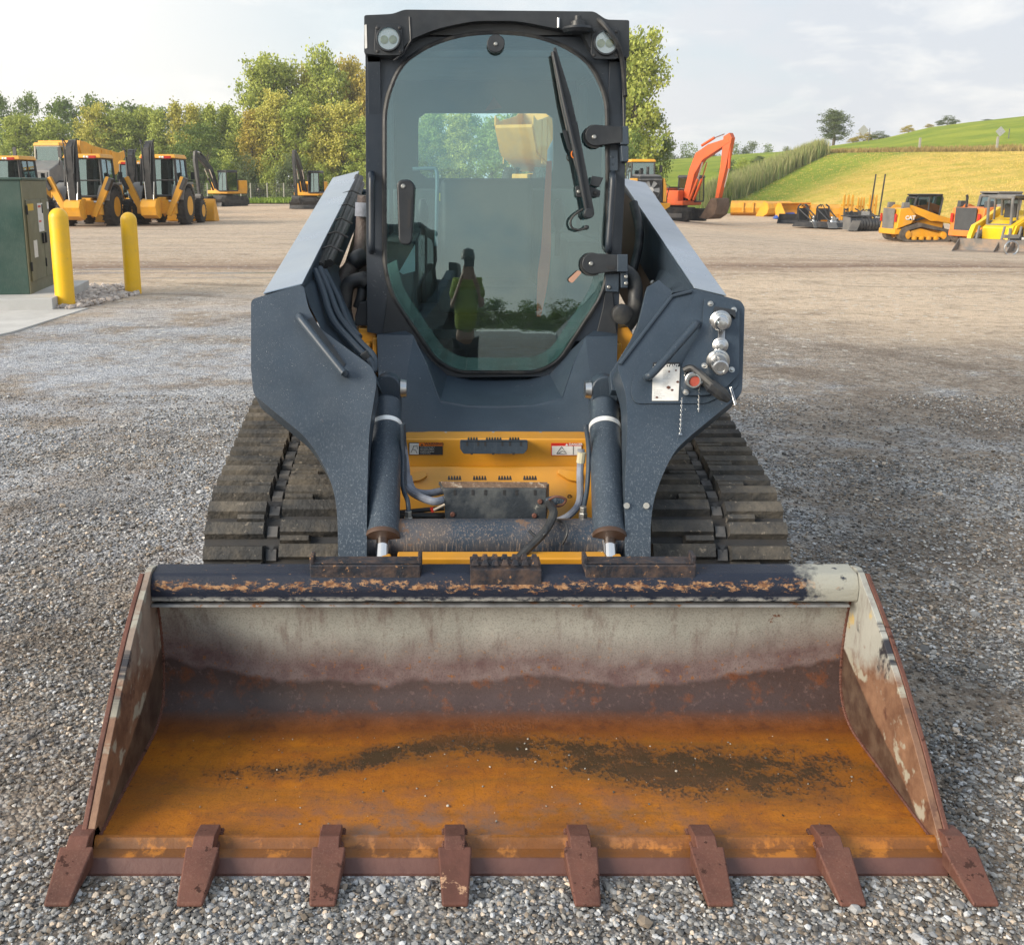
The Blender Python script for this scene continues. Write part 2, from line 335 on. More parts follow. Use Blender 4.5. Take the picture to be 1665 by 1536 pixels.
# ---- bucket ------------------------------------------------------
def bucket_mat(name, sidewall):
    m, t, p = newmat(name); v = t.n('ShaderNodeTexCoord').outputs['Object']
    s = t.n('ShaderNodeSeparateXYZ', {0: v}); X, Z = s.outputs[0], s.outputs[2]; Y = t.math('ADD', s.outputs[1], 3.9)
    nA = t.noise(v, 3.0, 6, 0.6, 0.3); nB = t.noise(v, 14.0, 6, 0.68); nC = t.noise(v, 55.0, 4, 0.7)
    wob = t.math('MULTIPLY', t.math('SUBTRACT', t.noise(t.scale(v, (1, 1, 0.3)), 3.4, 5, 0.55), 0.5), 0.13)
    # old pale paint and dried clay on the upper wall
    pale = t.mix(t.mapr(nA, 0.3, 0.7), (0.27, 0.275, 0.25), (0.39, 0.39, 0.355))
    pale = t.mix(t.math('MULTIPLY', t.mapr(t.noise(t.scale(v, (9, 9, 2.2)), 2.2, 6, 0.7), 0.52, 0.72), 0.75), pale, (0.13, 0.085, 0.075))
    pale = t.mix(t.mapr(nB, 0.66, 0.70), pale, (0.16, 0.07, 0.04))
    mauve = t.mix(t.mapr(nB, 0.35, 0.68), (0.105, 0.062, 0.062), (0.19, 0.145, 0.14))
    mauve = t.mix(t.mapr(nC, 0.60, 0.66), mauve, (0.22, 0.09, 0.03))
    dark = t.mix(t.mapr(nA, 0.35, 0.65), (0.042, 0.022, 0.018), (0.062, 0.038, 0.036))
    dark = t.mix(t.mapr(nB, 0.54, 0.64), dark, (0.12, 0.040, 0.016)); dark = t.mix(t.mapr(nC, 0.58, 0.66, 0.0, 0.7), dark, (0.13, 0.08, 0.07))
    rust = t.mix(t.mapr(nA, 0.35, 0.68), (0.29, 0.095, 0.005), (0.45, 0.155, 0.008))
    rust = t.mix(t.mapr(nB, 0.46, 0.72), rust, (0.25, 0.075, 0.006))
    rust = t.mix(t.mapr(nC, 0.62, 0.66), rust, (0.17, 0.055, 0.012))
    if not sidewall:
        # wet line on the back wall
        zl = t.math('ADD', 0.135, wob)
        cor = t.math('MULTIPLY', t.mapr(t.math('ABSOLUTE', X), 0.72, 1.0), 0.075); zl = t.math('ADD', zl, cor)
        up1 = t.mapr(t.math('SUBTRACT', Z, t.math('ADD', zl, 0.10)), -0.05, 0.06)
        c = t.mix(up1, mauve, pale)
        c = t.mix(t.mapr(t.math('SUBTRACT', Z, t.math('ADD', zl, t.math('MULTIPLY', t.math('SUBTRACT', nB, 0.5), 0.035))), -0.007, 0.007, 1.0, 0.0), c, dark)
        low = t.mapr(t.math('ADD', Z, t.math('MULTIPLY', nB, 0.05)), 0.064, 0.088, 1.0, 0.0)
        c = t.mix(low, c, t.mix(t.mapr(nB, 0.38, 0.62), (0.10, 0.032, 0.010), (0.20, 0.062, 0.008)))
        fl = t.mapr(t.math('ADD', Y, t.math('MULTIPLY', nB, 0.10)), 2.665, 2.60)
        rb = t.mix(t.math('MULTIPLY', t.mapr(t.noise(t.scale(v, (0.35, 3.2, 1)), 4.0, 6, 0.68, 0.6), 0.48, 0.66), 0.65), rust, (0.20, 0.085, 0.012))
        c = t.mix(fl, c, rb)
        # swept arc of dark grit on the floor
        bow = t.math('ADD', 2.40, t.math('MULTIPLY', 0.17, t.n('ShaderNodeMath', {0: t.math('MULTIPLY', t.math('MULTIPLY', t.math('ADD', X, 0.07), t.math('ADD', X, 0.07)), -7.0)}, operation='EXPONENT').outputs[0]))
        bow = t.math('ADD', bow, t.math('MULTIPLY', t.math('SUBTRACT', t.noise(v, 1.8, 3), 0.5), 0.10))
        wid = t.mapr(X, -0.45, 0.45, 0.055, 0.135)
        dd = t.math('DIVIDE', t.math('ABSOLUTE', t.math('SUBTRACT', Y, bow)), wid)
        band = t.mapr(dd, 0.3, 1.25, 1.0, 0.0)
        band = t.math('MULTIPLY', band, t.mapr(t.math('ABSOLUTE', t.math('SUBTRACT', X, 0.14)), 0.55, 1.0, 1.0, 0.15))
        grit = t.noise(t.scale(v, (1, 0.8, 1)), 110.0, 4, 0.72)
        thr = t.math('SUBTRACT', 0.645, t.math('MULTIPLY', t.math('MULTIPLY', band, t.mapr(nB, 0.3, 0.62, 0.5, 1.0)), 0.235))
        gf = t.math('MULTIPLY', t.mapr(t.math('SUBTRACT', t.math('ADD', t.math('MULTIPLY', grit, 0.65), t.math('MULTIPLY', nB, 0.35)), thr), -0.02, 0.04), t.mapr(Y, 2.14, 2.25))
        c = t.mix(t.math('MULTIPLY', gf, t.math('MULTIPLY', fl, 0.88)), c, (0.026, 0.017, 0.009))
        c = t.mix(t.math('MULTIPLY', t.math('MULTIPLY', band, fl), t.mapr(nB, 0.3, 0.65, 0.45, 0.85)), c, (0.052, 0.032, 0.012))
        sc1 = t.noise(t.scale(v, (30, 1.2, 1)), 3.0, 4, 0.7); c = t.mix(t.math('MULTIPLY', t.math('MULTIPLY', t.mapr(sc1, 0.60, 0.68), fl), t.mapr(nA, 0.4, 0.6, 0.1, 0.55)), c, (0.15, 0.055, 0.012))
        fine = t.noise(v, 190, 3, 0.8); c = t.mix(t.math('MULTIPLY', t.mapr(fine, 0.50, 0.38), 0.45), c, t.mix(0.75, c, (0.02, 0.01, 0.005)))
        wb = t.noise(t.scale(v, (0.6, 1.6, 1)), 5.0, 7, 0.7, 0.5); c = t.mix(t.math('MULTIPLY', t.math('MULTIPLY', t.mapr(wb, 0.50, 0.66), fl), 0.5), c, (0.12, 0.05, 0.018))
        # scoured grey film towards the edge
        gm = t.math('MULTIPLY', t.math('MULTIPLY', t.mapr(Y, 2.36, 2.18), t.mapr(nB, 0.42, 0.66)), t.mapr(t.math('ABSOLUTE', t.math('ADD', X, 0.05)), 0.72, 0.30))
        c = t.mix(t.math('MULTIPLY', gm, 0.75), c, (0.19, 0.125, 0.10))
        nr = t.mapr(t.math('ADD', Y, t.math('MULTIPLY', nB, 0.04)), 2.15, 2.125); c = t.mix(t.math('MULTIPLY', nr, 0.72), c, t.mix(t.mapr(nB, 0.52, 0.60), (0.12, 0.045, 0.012), (0.45, 0.17, 0.02)))
        ed = t.mapr(Y, 2.072, 2.066); c = t.mix(ed, c, t.mix(nB, (0.07, 0.028, 0.024), (0.16, 0.075, 0.06)))
        wet = t.math('ADD', t.math('MULTIPLY', nB, 0.35), t.mapr(Z, 0.10, 0.16, 0.32, 0.50))
        hb = t.math('ADD', t.math('MULTIPLY', nB, 0.6), t.math('MULTIPLY', gf, 0.5))
        setp(t, p, col=c, rough=wet, metal=0.0, normal=bump(t, hb, 0.004)); return m
    # side plates: line of old filling runs down from the back corner to the edge
    line = t.math('ADD', 0.235, t.math('MULTIPLY', t.math('SUBTRACT', Y, 2.70), 0.40))
    d = t.math('SUBTRACT', Z, t.math('ADD', line, t.math('MULTIPLY', wob, 0.6)))
    outer = t.mix(t.mapr(nB, 0.35, 0.65), (0.13, 0.065, 0.04), (0.25, 0.14, 0.085))
    outer = t.mix(t.mapr(t.noise(v, 6.0, 6, 0.7), 0.55, 0.62), outer, (0.10, 0.045, 0.03))
    outer = t.mix(t.mapr(t.noise(t.scale(v, (1, 3, 3)), 5.0, 4), 0.56, 0.62), outer, (0.33, 0.31, 0.25))
    upz = t.mapr(t.math('SUBTRACT', t.math('ADD', Z, t.math('MULTIPLY', nB, 0.16)), t.math('MULTIPLY', t.math('SUBTRACT', 2.62, Y), 0.35)), 0.30, 0.36)
    upz = t.math('MULTIPLY', upz, t.mapr(X, -0.5, 0.5, 0.40, 1.0)); c = t.mix(upz, outer, pale)
    blk = t.math('MULTIPLY', t.mapr(t.noise(t.scale(v, (0.05, 1.0, 0.7)), 6.5, 6, 0.68), 0.54, 0.60), t.mapr(Z, 0.24, 0.30)); c = t.mix(blk, c, (0.025, 0.025, 0.032))
    yb = t.math('MULTIPLY', t.mapr(t.noise(v, 5.0, 4, 0.6), 0.60, 0.64), t.mapr(Z, 0.30, 0.36)); c = t.mix(yb, c, (0.50, 0.37, 0.14))
    c = t.mix(t.mapr(d, -0.005, 0.004, 1.0, 0.0), c, t.mix(t.mapr(nB, 0.4, 0.6), (0.050, 0.026, 0.018), (0.10, 0.065, 0.045)))
    setp(t, p, col=c, rough=0.55, metal=0.05, normal=bump(t, nB, 0.003)); return m
BK = bucket_mat('rusty bucket floor and back wall', False); BKS = bucket_mat('scuffed bucket side plate', True)
HW = 1.043
prof = [(2.046, 0.0), (2.066, 0.026), (2.100, 0.027), (2.116, 0.046), (2.126, 0.046), (2.134, 0.030)]
prof += [(y, 0.030) for y in (2.2, 2.3, 2.4, 2.5, 2.56)]
prof += [(2.61, 0.033), (2.645, 0.042), (2.675, 0.057), (2.70, 0.080), (2.718, 0.112), (2.728, 0.15), (2.733, 0.20), (2.731, 0.26), (2.724, 0.33), (2.708, 0.41)]
bk = MB(); inner = prof; outer_p = [(2.045, -0.006)]+[(y+0.002, z-0.016) for y, z in prof[1:11]]+[(2.615, 0.014), (2.655, 0.022), (2.69, 0.040), (2.72, 0.066), (2.74, 0.105), (2.752, 0.15), (2.757, 0.20), (2.755, 0.26), (2.748, 0.33), (2.732, 0.41)]
NX = 24; m_ = len(inner); vs = []
for i in range(NX+1):
    x = -HW+0.018+(2*HW-0.036)*i/NX
    for k, (y, z) in enumerate(inner): # old dents in the sheet
        dn = 0.006*noise.noise(Vector((x*2.2, y*3, z*3))) if 5 < k < m_-1 else 0
        vs.append((x, y+dn*(1 if z > 0.08 else 0), z+dn*(0 if z > 0.08 else 0.6)))
    for y, z in outer_p: vs.append((x, y, z))
fs = []
for i in range(NX):
    a, b = i*2*m_, (i+1)*2*m_
    for k in range(m_-1): fs += [(a+k, a+k+1, b+k+1, b+k), (a+m_+k, b+m_+k, b+m_+k+1, a+m_+k+1)]
    fs += [(a, b, b+m_, a+m_), (a+m_-1, a+2*m_-1, b+2*m_-1, b+m_-1)]
bk.add(vs, fs); bucket = bk.build('bucket', BK, ld, smooth_ang=25)
sp = [(2.075, 0.0), (2.088, 0.034), (2.14, 0.085), (2.26, 0.200), (2.40, 0.318), (2.50, 0.392), (2.585, 0.447), (2.64, 0.478), (2.675, 0.500), (2.70, 0.508), (2.74, 0.50), (2.765, 0.44), (2.768, 0.12), (2.73, 0.04), (2.66, 0.004), (2.4, 0.002)]
for s in (-1, 1):
    o = MB().xprism(sp, s*(HW-0.018), s*HW).build('side_plate', BKS, bucket, bevel=0.002)
    lp = [Vector((s*(HW+0.006), y, z)) for y, z in sp[1:9]]; w = MB()
    w.prism([(s*HW*1.0005, y-0.002, z+0.002) for y, z in sp[1:9]]+[(s*HW*1.0005, y+0.03, z-0.012) for y, z in sp[8:0:-1]], [(s*(HW+0.014), y-0.002, z+0.002) for y, z in sp[1:9]]+[(s*(HW+0.014), y+0.03, z-0.012) for y, z in sp[8:0:-1]])
    w.build('wear_strip', RUSTBR, bucket, bevel=0.003)
def lip_mat():
    m, t, p = newmat('blue black lip paint with rust'); v = t.n('ShaderNodeTexCoord').outputs['Object']; s = t.n('ShaderNodeSeparateXYZ', {0: v})
    n1 = t.noise(t.scale(v, (0.45, 1, 1)), 55, 7, 0.78); n2 = t.noise(v, 5, 4)
    z = s.outputs[2]; band = t.math('SUBTRACT', 1.0, t.mapr(t.math('ABSOLUTE', t.math('SUBTRACT', z, 0.466)), 0.0, 0.026))
    c = t.mix(n2, (0.008, 0.013, 0.028), (0.018, 0.024, 0.042))
    thr = t.math('SUBTRACT', 0.63, t.math('MULTIPLY', band, 0.16))
    f = t.mapr(t.math('SUBTRACT', n1, thr), -0.01, 0.03); c = t.mix(f, c, t.mix(t.mapr(t.noise(v, 60, 3), 0.4, 0.6), (0.14, 0.065, 0.035), (0.36, 0.21, 0.11)))
    lo = t.math('MULTIPLY', t.mapr(z, 0.436, 0.424), t.mapr(n1, 0.42, 0.55)); c = t.mix(lo, c, (0.38, 0.38, 0.36))
    gx = t.math('MULTIPLY', t.mapr(t.math('ADD', s.outputs[0], t.math('MULTIPLY', t.noise(v, 12, 5, 0.7), 0.35)), 1.03, 1.10), t.mapr(t.noise(v, 15, 5, 0.6), 0.62, 0.57)); c = t.mix(gx, c, (0.33, 0.33, 0.29))
    setp(t, p, col=c, rough=t.math('ADD', 0.46, t.math('MULTIPLY', f, 0.4)), spec=0.3, normal=bump(t, n1, 0.003)); return m
LIP = lip_mat()
lipp = fillet([(2.75, 0.50), (2.680, 0.497), (2.660, 0.462), (2.664, 0.418), (2.700, 0.405), (2.75, 0.408)], [0, 0.012, 0.014, 0.008, 0, 0], 4)
MB().xprism(lipp, -HW+0.02, HW-0.02).build('top_lip', LIP, bucket, bevel=0.0)
MB().xprism([(2.655, 0.412), (2.705, 0.405), (2.705, 0.399), (2.653, 0.406)], -HW+0.02, HW-0.045).build('lip_flange', paint('scraped flange', (0.20, 0.20, 0.20), 0.45, 0.3, 0.4, 14.0, chips=((0.2, 0.09, 0.04), 0.58, 20.0)), bucket)
def px2x(px, zc): return (px-728)*zc/1600-0.165
PADM = paint('step pad paint with rust', (0.014, 0.018, 0.028), 0.55, 0.1, 0.3, 8.0, dust=((0.13, 0.08, 0.055), 0.7, 22.0), chips=((0.30, 0.165, 0.08), 0.61, 45.0), bmp=0.003)
for x0, x1 in ((-0.565, -0.242), (0.232, 0.555)):
    b = MB(); b.box(((x0+x1)/2, 2.715, 0.512), (x1-x0, 0.07, 0.026)); b.box(((x0+x1)/2, 2.683, 0.503), (x1-x0-0.004, 0.016, 0.044))
    b.box((x0+0.004, 2.72, 0.528), (0.012, 0.05, 0.03)); b.box((x1-0.004, 2.72, 0.528), (0.012, 0.05, 0.036)); b.build('step_pad', PADM, bucket, bevel=0.003)
b = MB(); b.box((0.003, 2.72, 0.513), (0.205, 0.06, 0.022)); b.box((0.003, 2.672, 0.493), (0.205, 0.014, 0.046))
for r_ in range(2):
    for i in range(7):
        b.prism([(x, y, 0.52+0.006*r_) for x, y in ((-0.088+i*0.029-0.011+0.003, 2.685+r_*0.03), (-0.088+i*0.029+0.014, 2.685+r_*0.03), (-0.088+i*0.029+0.014, 2.70+r_*0.03), (-0.088+i*0.029-0.008, 2.70+r_*0.03))], [(x, y, 0.535+0.006*r_) for x, y in ((-0.088+i*0.029-0.003, 2.688+r_*0.03), (-0.088+i*0.029+0.009, 2.688+r_*0.03), (-0.088+i*0.029+0.009, 2.697+r_*0.03), (-0.088+i*0.029-0.003, 2.697+r_*0.03))])
b.build('serrated_step_pad', PADM, bucket, bevel=0.001)
TOOTH_W = paint('red brown tooth rust with pale scale', (0.115, 0.045, 0.032), 0.62, 0.2, 0.35, 9.0, chips=((0.48, 0.30, 0.19), 0.56, 7.0), bmp=0.0015)
for i in range(8):
    X = -1.05+i*0.3006; sh = MB()
    sh.prism([(X+dx, y, z) for dx, y, z in ((-0.025, 2.155, 0.036), (-0.025, 2.145, 0.062), (-0.025, 2.085, 0.073), (-0.025, 2.045, 0.050), (-0.025, 2.045, -0.008), (-0.025, 2.1, -0.008))],
             [(X+dx, y, z) for dx, y, z in ((0.025, 2.155, 0.036), (0.025, 2.145, 0.062), (0.025, 2.085, 0.073), (0.025, 2.045, 0.050), (0.025, 2.045, -0.008), (0.025, 2.1, -0.008))])
    o = sh.build('tooth_shank', RUSTBR, bucket, bevel=0.003)
    tp = MB()  # wedge cap, wide at the back and thin at the point
    tp.hexa([(X-0.041, 2.066, 0.060), (X+0.041, 2.066, 0.060), (X+0.038, 2.066, 0.010), (X-0.038, 2.066, 0.010)],
            [(X-0.030, 1.932, 0.012), (X+0.030, 1.932, 0.012), (X+0.030, 1.930, 0.002), (X-0.030, 1.930, 0.002)])
    tp.build('tooth', TOOTH_W if i in (3,) else RUSTBR, bucket, bevel=0.005, seg=3)
def bead(name, pts, r, mat, parent, seed=0):
    q = curve(pts, 10) if len(pts) > 2 else [Vector(pts[0]).lerp(Vector(pts[1]), k/60) for k in range(61)]
    rr_ = [r*(1+0.30*math.sin(i*2.6+seed)+0.2*noise.noise(Vector((i*0.9, seed, 0)))) for i in range(len(q))]
    return MB().tube(q, rr_, 6).build(name, mat, parent)
for s in (-1, 1):
    bead('weld_bead', [(s*(HW-0.020), y, z+0.002) for y, z in prof[5:]], 0.0045, RUSTBR, bucket, s)
bead('weld_bead', [(-HW+0.02, 2.131, 0.034), (HW-0.02, 2.131, 0.034)], 0.0045, RUSTBR, bucket, 3)
for i in range(8):
    X = -1.05+i*0.3006
    for s in (-1, 1):
        if abs(X+s*0.025) < HW-0.03: bead('weld_bead', [(X+s*0.0265, 2.155, 0.040), (X+s*0.0265, 2.075, 0.032)], 0.0045, RUSTBR, bucket, i)
# ---- coupler and cross tube --------------------------------------
cp = MB(); cp.box((0.0, 2.85, 0.425), (0.64, 0.06, 0.13)); cp.box((-0.355, 2.85, 0.43), (0.03, 0.05, 0.11)); cp.box((0.355, 2.85, 0.43), (0.03, 0.05, 0.11))
coupler = cp.build('coupler', YEL, ld, bevel=0.005)
TUBEM = paint('cross tube paint worn to brown', (0.030, 0.045, 0.068), 0.42, 0.1, 0.3, 6.0, dust=((0.16, 0.12, 0.09), 0.55, 5.0), scratches=((0.55, 0.40, 0.28), 0.5), chips=((0.16, 0.10, 0.07), 0.60, 12.0), specks=((0.6, 0.6, 0.58), 0.3, 50.0), bmp=0.001)
tb = MB(); tb.cyl((-0.45, 2.985, 0.488), (0.45, 2.985, 0.488), 0.068, n=40); cross = tb.build('cross_tube', TUBEM, ld)
b = MB(); b.lathe((0.335-0.02, 2.925, 0.47), (0.05, -1, -0.1), [(0, 0.012), (0.02, 0.012), (0.022, 0.009), (0.03, 0.009)], 8); b.build('grease_bolt', BOLT, cross)
# ---- front frame (yellow) ----------------------------------------
PF1, PF2 = PS(3.36, 0.72, 0.0), PS(3.36, 0.66, 0.55)
ff = MB(); ff.slab([(640, 713), (965, 713), (965, 762), (640, 762)], PF1, -0.3, 0.0)
ff.slab([(636, 758), (968, 758), (968, 850), (636, 850)], PF2, -0.2, 0.006); ff.box((0, 3.6, 0.5), (0.9, 0.4, 0.4))
frame = ff.build('front_frame', YEL, ld, bevel=0.006)
for p_ in ([(668, 771), (690, 768), (696, 775), (685, 783), (668, 786)], [(940, 786), (924, 783), (905, 771), (908, 765), (940, 770)]):
    MB().slab(fillet(p_, 4), PF2, -0.01, 0.03).build('frame_lug', YEL, frame, bevel=0.002)
b = MB(); c = PF2(926, 807, 0.008); b.tube([c+Vector((math.cos(a)*0.006, 0, math.sin(a)*0.006)) for a in np.linspace(0, 6.28, 13)], 0.0015, 5, False); b.build('frame_hole', BLACKP, frame)
# warning and danger stickers
def sticker(pts, pl, mat, parent, name='sticker', off=0.004): return MB().slab(pts, pl, 0.0005, off).build(name, mat, parent)
st = sticker([(665, 719), (720, 719), (720, 739), (665, 739)], PF1, BLACKINK, frame, 'warning_sticker')
sticker([(666, 720), (681, 720), (681, 738), (666, 738)], PF1, WHITEP, st, 'pictogram', 0.0055)
ORST = paint('orange sticker band', (0.60, 0.15, 0.01), 0.5)
sticker([(681, 719), (720, 719), (720, 724.3), (681, 724.3)], PF1, ORST, st, 'orange_band', 0.0055)
letters('WARNING', PF1, 690, 723.4, 3.6, BLACKINK, st, off=0.0065, sx=1.25, bold=0.03)
MB().slab([(684, 723.3), (688.4, 723.3), (686.2, 719.7)], PF1, 0.006, 0.0066).build('warning_triangle', BLACKINK, st)
for k, s_ in enumerate(('To avoid injury, keep clear of', 'arms and bucket. Engage the', 'locking device before service', 'and use the handholds when', 'entering the machine')):
    letters(s_, PF1, 683.2, 727.6+k*2.5, 1.6, WHITEINK, st, off=0.0062, sx=0.86)
b = MB()
for q in ([(668, 736), (671, 730), (673, 724)], [(671, 730), (676, 732), (678, 737)], [(673, 726), (678, 724), (679, 730)]): b.tube([PF1(x, y, 0.0065) for x, y in q], 0.0009, 5)
b.build('pictogram_drawing', BLACKINK, st)
st = sticker([(896, 720), (946, 720), (946, 740), (896, 740)], PF1, REDP, frame, 'danger_sticker')
sticker([(897.2, 724.5), (945, 724.5), (945, 739), (897.2, 739)], PF1, WHITEP, st, 'white_field', 0.0055)
letters('DANGER', PF1, 925, 723.7, 3.2, WHITEINK, st, off=0.0055, sx=1.2, bold=0.03)
MB().slab([(919, 723.6), (923.4, 723.6), (921.2, 720.4)], PF1, 0.005, 0.0066).build('warning_triangle', WHITEINK, st)
b = MB(); b.tube([PF1(x, y, 0.0065) for x, y in ((905, 737.5), (913, 726), (921, 737.5), (905, 737.5))], 0.0012, 5); b.tube([PF1(x, y, 0.0065) for x, y in ((908, 737), (914, 733), (918, 735))], 0.001, 5); b.tube([PF1(x, y, 0.0065) for x, y in ((932, 725), (932, 739))], 0.0008, 4)
b.build('triangle_drawing', BLACKINK, st)
# upper step
P = PS(3.25, 0.76, 0.0); stp = MB()
stp.slab(fillet([(748, 716), (858, 716), (858, 730), (852, 738), (754, 738), (748, 730)], 2.5), P, -0.012, 0.0)
stp.hexa([P(748, 716, 0), P(858, 716, 0), P(858, 719, 0), P(748, 719, 0)], [P(748, 716, -0.11), P(858, 716, -0.11), P(858, 719, -0.11), P(748, 719, -0.11)])
step = stp.build('upper_step', SLATE, ld, bevel=0.002)
b = MB()
for x0, n_ in ((760, 4), (790, 6), (828, 4)):
    for i in range(n_): b.slab([(x0+i*4.4, 717), (x0+i*4.4+1.2, 713), (x0+i*4.4+3.2, 713), (x0+i*4.4+4.2, 717)], P, -0.02, -0.004)
b.build('step_teeth', BLACKP, step)
b = MB()
for x in (759.5, 777.5, 789, 817, 829, 847): b.slab(fillet([(x-1.6, 718), (x+1.6, 718), (x+1.6, 725), (x-1.6, 725)], 1.2), P, -0.006, 0.001)
for x in (767, 802, 835): b.slab([(x-2, 736), (x+2, 736), (x+2, 739), (x-2, 739)], P, -0.006, 0.001)
b.build('slotted_face', BLACKINK, step)
# lower step box
P = PS(3.10, 0.62, 0.12); sb = MB()
sb.slab(fillet([(721, 795), (888, 795), (888, 846), (880, 848), (724, 848)], 3), P, -0.006, 0.0)
sb.prism([P(721, 795), P(888, 795), P(893, 786, -0.10), P(713, 783, -0.10)], [P(721, 799, -0.004), P(888, 799, -0.004), P(893, 790, -0.10), P(713, 788, -0.10)])
sb.prism([P(888, 795), P(893, 786, -0.1), P(893, 815, -0.1), P(888, 846)], [P(886, 795), P(891, 786, -0.1), P(891, 815, -0.1), P(886, 846)])
sb.slab([(721, 846), (752, 846), (752, 868), (722, 868)], P, -0.01, -0.002); sb.slab([(853, 846), (886, 846), (884, 870), (856, 868)], P, -0.01, -0.002)
LSM = paint('lower step paint with clay', (0.028, 0.036, 0.046), 0.5, 0.1, 0.3, 5.0, dust=((0.20, 0.20, 0.18), 0.6, 5.0), specks=((0.6, 0.6, 0.58), 0.3, 18.0), chips=((0.30, 0.30, 0.27), 0.60, 9.0), bmp=0.002)
box = sb.build('lower_step', LSM, ld, bevel=0.002)
b = MB()
for x0 in (728, 770, 812, 854):
    for i in range(5): b.slab([(x0+i*4.6, 787), (x0+i*4.6+1.0, 781), (x0+i*4.6+3.0, 781), (x0+i*4.6+4.4, 787)], P, -0.09, -0.075)
b.build('step_teeth', BLACKP, box)
MB().slab([(717, 784), (890, 785), (888, 794), (722, 794)], Plane(P(800, 790, -0.03), (0, -0.5, 0.86)), -0.002, 0.004).build('dirt_crust', paint('brown dirt crust', (0.14, 0.09, 0.06), 0.9, 0, 0.4, 30, chips=((0.3, 0.25, 0.2), 0.56, 30), bmp=0.006), box)
b = MB()
for x in (739.5, 769, 789.5, 820, 840, 870): b.slab(fillet([(x-2.2, 796), (x+2.2, 796), (x+2.2, 805), (x-2.2, 805)], 1.8), P, -0.004, 0.0015)
b.build('slotted_face', BLACKINK, box)
b = MB()
for x, y in ((736, 836), (869, 838), (878, 815), (736, 861)): b.lathe(P(x, y), P.n, [(0, 0.009), (0.004, 0.009), (0.007, 0.006)], 8)
b.build('bolt', RUSTBR, box)
# hydraulic and wiring runs around the step
hz_ = empty('hydraulic_hoses', (0, 0, 0)); hz_.parent = ld
def hose(pts, r, mat=RUBBERH, name='hose', parent=hz_, n=10, sm=6):
    q = [at(x, y, Y) for x, y, Y in pts]; return MB().tube(curve(q, sm) if len(q) > 2 else q, r, n).build(name, mat, parent)
hose([(655, 720, 3.22), (660, 760, 3.20), (664, 792, 3.17), (680, 806, 3.12), (705, 815, 3.08), (722, 812, 3.12)], 0.0135, HOSEWRAP)
hose([(664, 775, 3.22), (672, 797, 3.19), (695, 802, 3.18), (722, 797, 3.2)], 0.0125, HOSEWRAP)
hose([(650, 840, 3.12), (690, 838, 3.1), (722, 838, 3.13)], 0.010, RUBBERH)
hose([(650, 833, 3.14), (700, 828, 3.16), (722, 826, 3.16)], 0.008, RUBBERH)
hose([(705, 829, 3.07), (723, 820, 3.08)], 0.004, paint('buff cable', (0.45, 0.38, 0.3), 0.6), 'cable')
hose([(702, 825, 3.09), (704, 832, 3.09)], 0.006, REDP, 'red_tie')
hose([(945, 730, 3.20), (943, 770, 3.18), (942, 815, 3.13), (925, 838, 3.10), (900, 850, 3.08)], 0.012, HOSEWRAP)
hose([(946, 735, 3.19), (944, 752, 3.19)], 0.0145, paint('cream sleeve', (0.45, 0.42, 0.30), 0.6), 'hose_sleeve')
hose([(952, 690, 3.2), (957, 730, 3.19), (955, 790, 3.15), (948, 830, 3.08)], 0.008, SLATE, 'steel_pipe')
hose([(654, 690, 3.2), (655, 740, 3.19), (655, 790, 3.12), (663, 815, 3.05), (664, 838, 3.03)], 0.008, SLATE, 'steel_pipe')
hose([(657, 688, 3.21), (659, 730, 3.21), (659, 790, 3.16)], 0.005, SLATE, 'steel_pipe')
hose([(893, 818, 3.05), (900, 835, 2.96), (885, 865, 2.895), (850, 900, 2.85), (832, 920, 2.83)], 0.0135, RUBBERH)
hose([(860, 862, 2.90), (872, 872, 2.89), (886, 868, 2.88), (890, 856, 2.90)], 0.005, BLACKP, 'hose_clamp')
hose([(905, 845, 2.98), (920, 852, 2.93), (922, 868, 2.905), (914, 885, 2.905)], 0.004, BLACKP, 'cable')
MB().slab(fillet([(888, 812), (905, 808), (922, 812), (920, 818), (905, 820), (905, 826), (888, 824)], 3), PS(3.06, 0.6, 0.1), -0.03, 0.0).build('hose_bracket', SLATE_W, hz_, bevel=0.002)
hose([(893, 812, 3.04), (905, 807, 3.03), (920, 812, 3.03), (912, 822, 3.04), (895, 822, 3.04)], 0.004, RUSTBR, 'wire_loop')
for x, y, YY in ((664, 845, 3.03), (948, 838, 3.04)):
    b = MB(); c = at(x, y, YY); b.lathe(c+Vector((0, 0, 0.03)), (0, 0, -1), [(0, 0.012), (0.02, 0.012), (0.021, 0.015), (0.045, 0.015)], 6); b.cyl(c+Vector((0, 0, -0.015)), c+Vector((0.03 if x > 800 else -0.03, 0.0, -0.02)), 0.012, n=12); b.build('hose_elbow', BOLT, hz_, bevel=0.001)
# ---- hood panel below the door -----------------------------------
hd = MB()
lo = [(613, 545, 3.89), (672, 546, 3.86), (693, 590, 3.78), (716, 652, 3.63), (760, 660, 3.60), (812, 661, 3.60), (868, 659, 3.60), (914, 648, 3.63), (932, 592, 3.78), (952, 548, 3.86), (1004, 547, 3.89)]
bt = [(620, 716, 3.42), (640, 716, 3.42), (660, 716, 3.42), (690, 716, 3.42), (740, 716, 3.42), (812, 716, 3.42), (880, 716, 3.42), (930, 716, 3.42), (955, 716, 3.42), (975, 716, 3.42), (1000, 716, 3.42)]
dr = [(613, 543, 3.93), (655, 535, 3.95), (694, 576, 3.94), (728, 608, 3.93), (765, 618, 3.925), (812, 619, 3.92), (860, 617, 3.925), (893, 607, 3.93), (921, 576, 3.94), (970, 535, 3.95), (1004, 543, 3.93)]
rows = []
rows.append([at(*q) for q in dr]); rows.append([at(q[0], q[1]-1, q[2]+0.0) for q in lo])
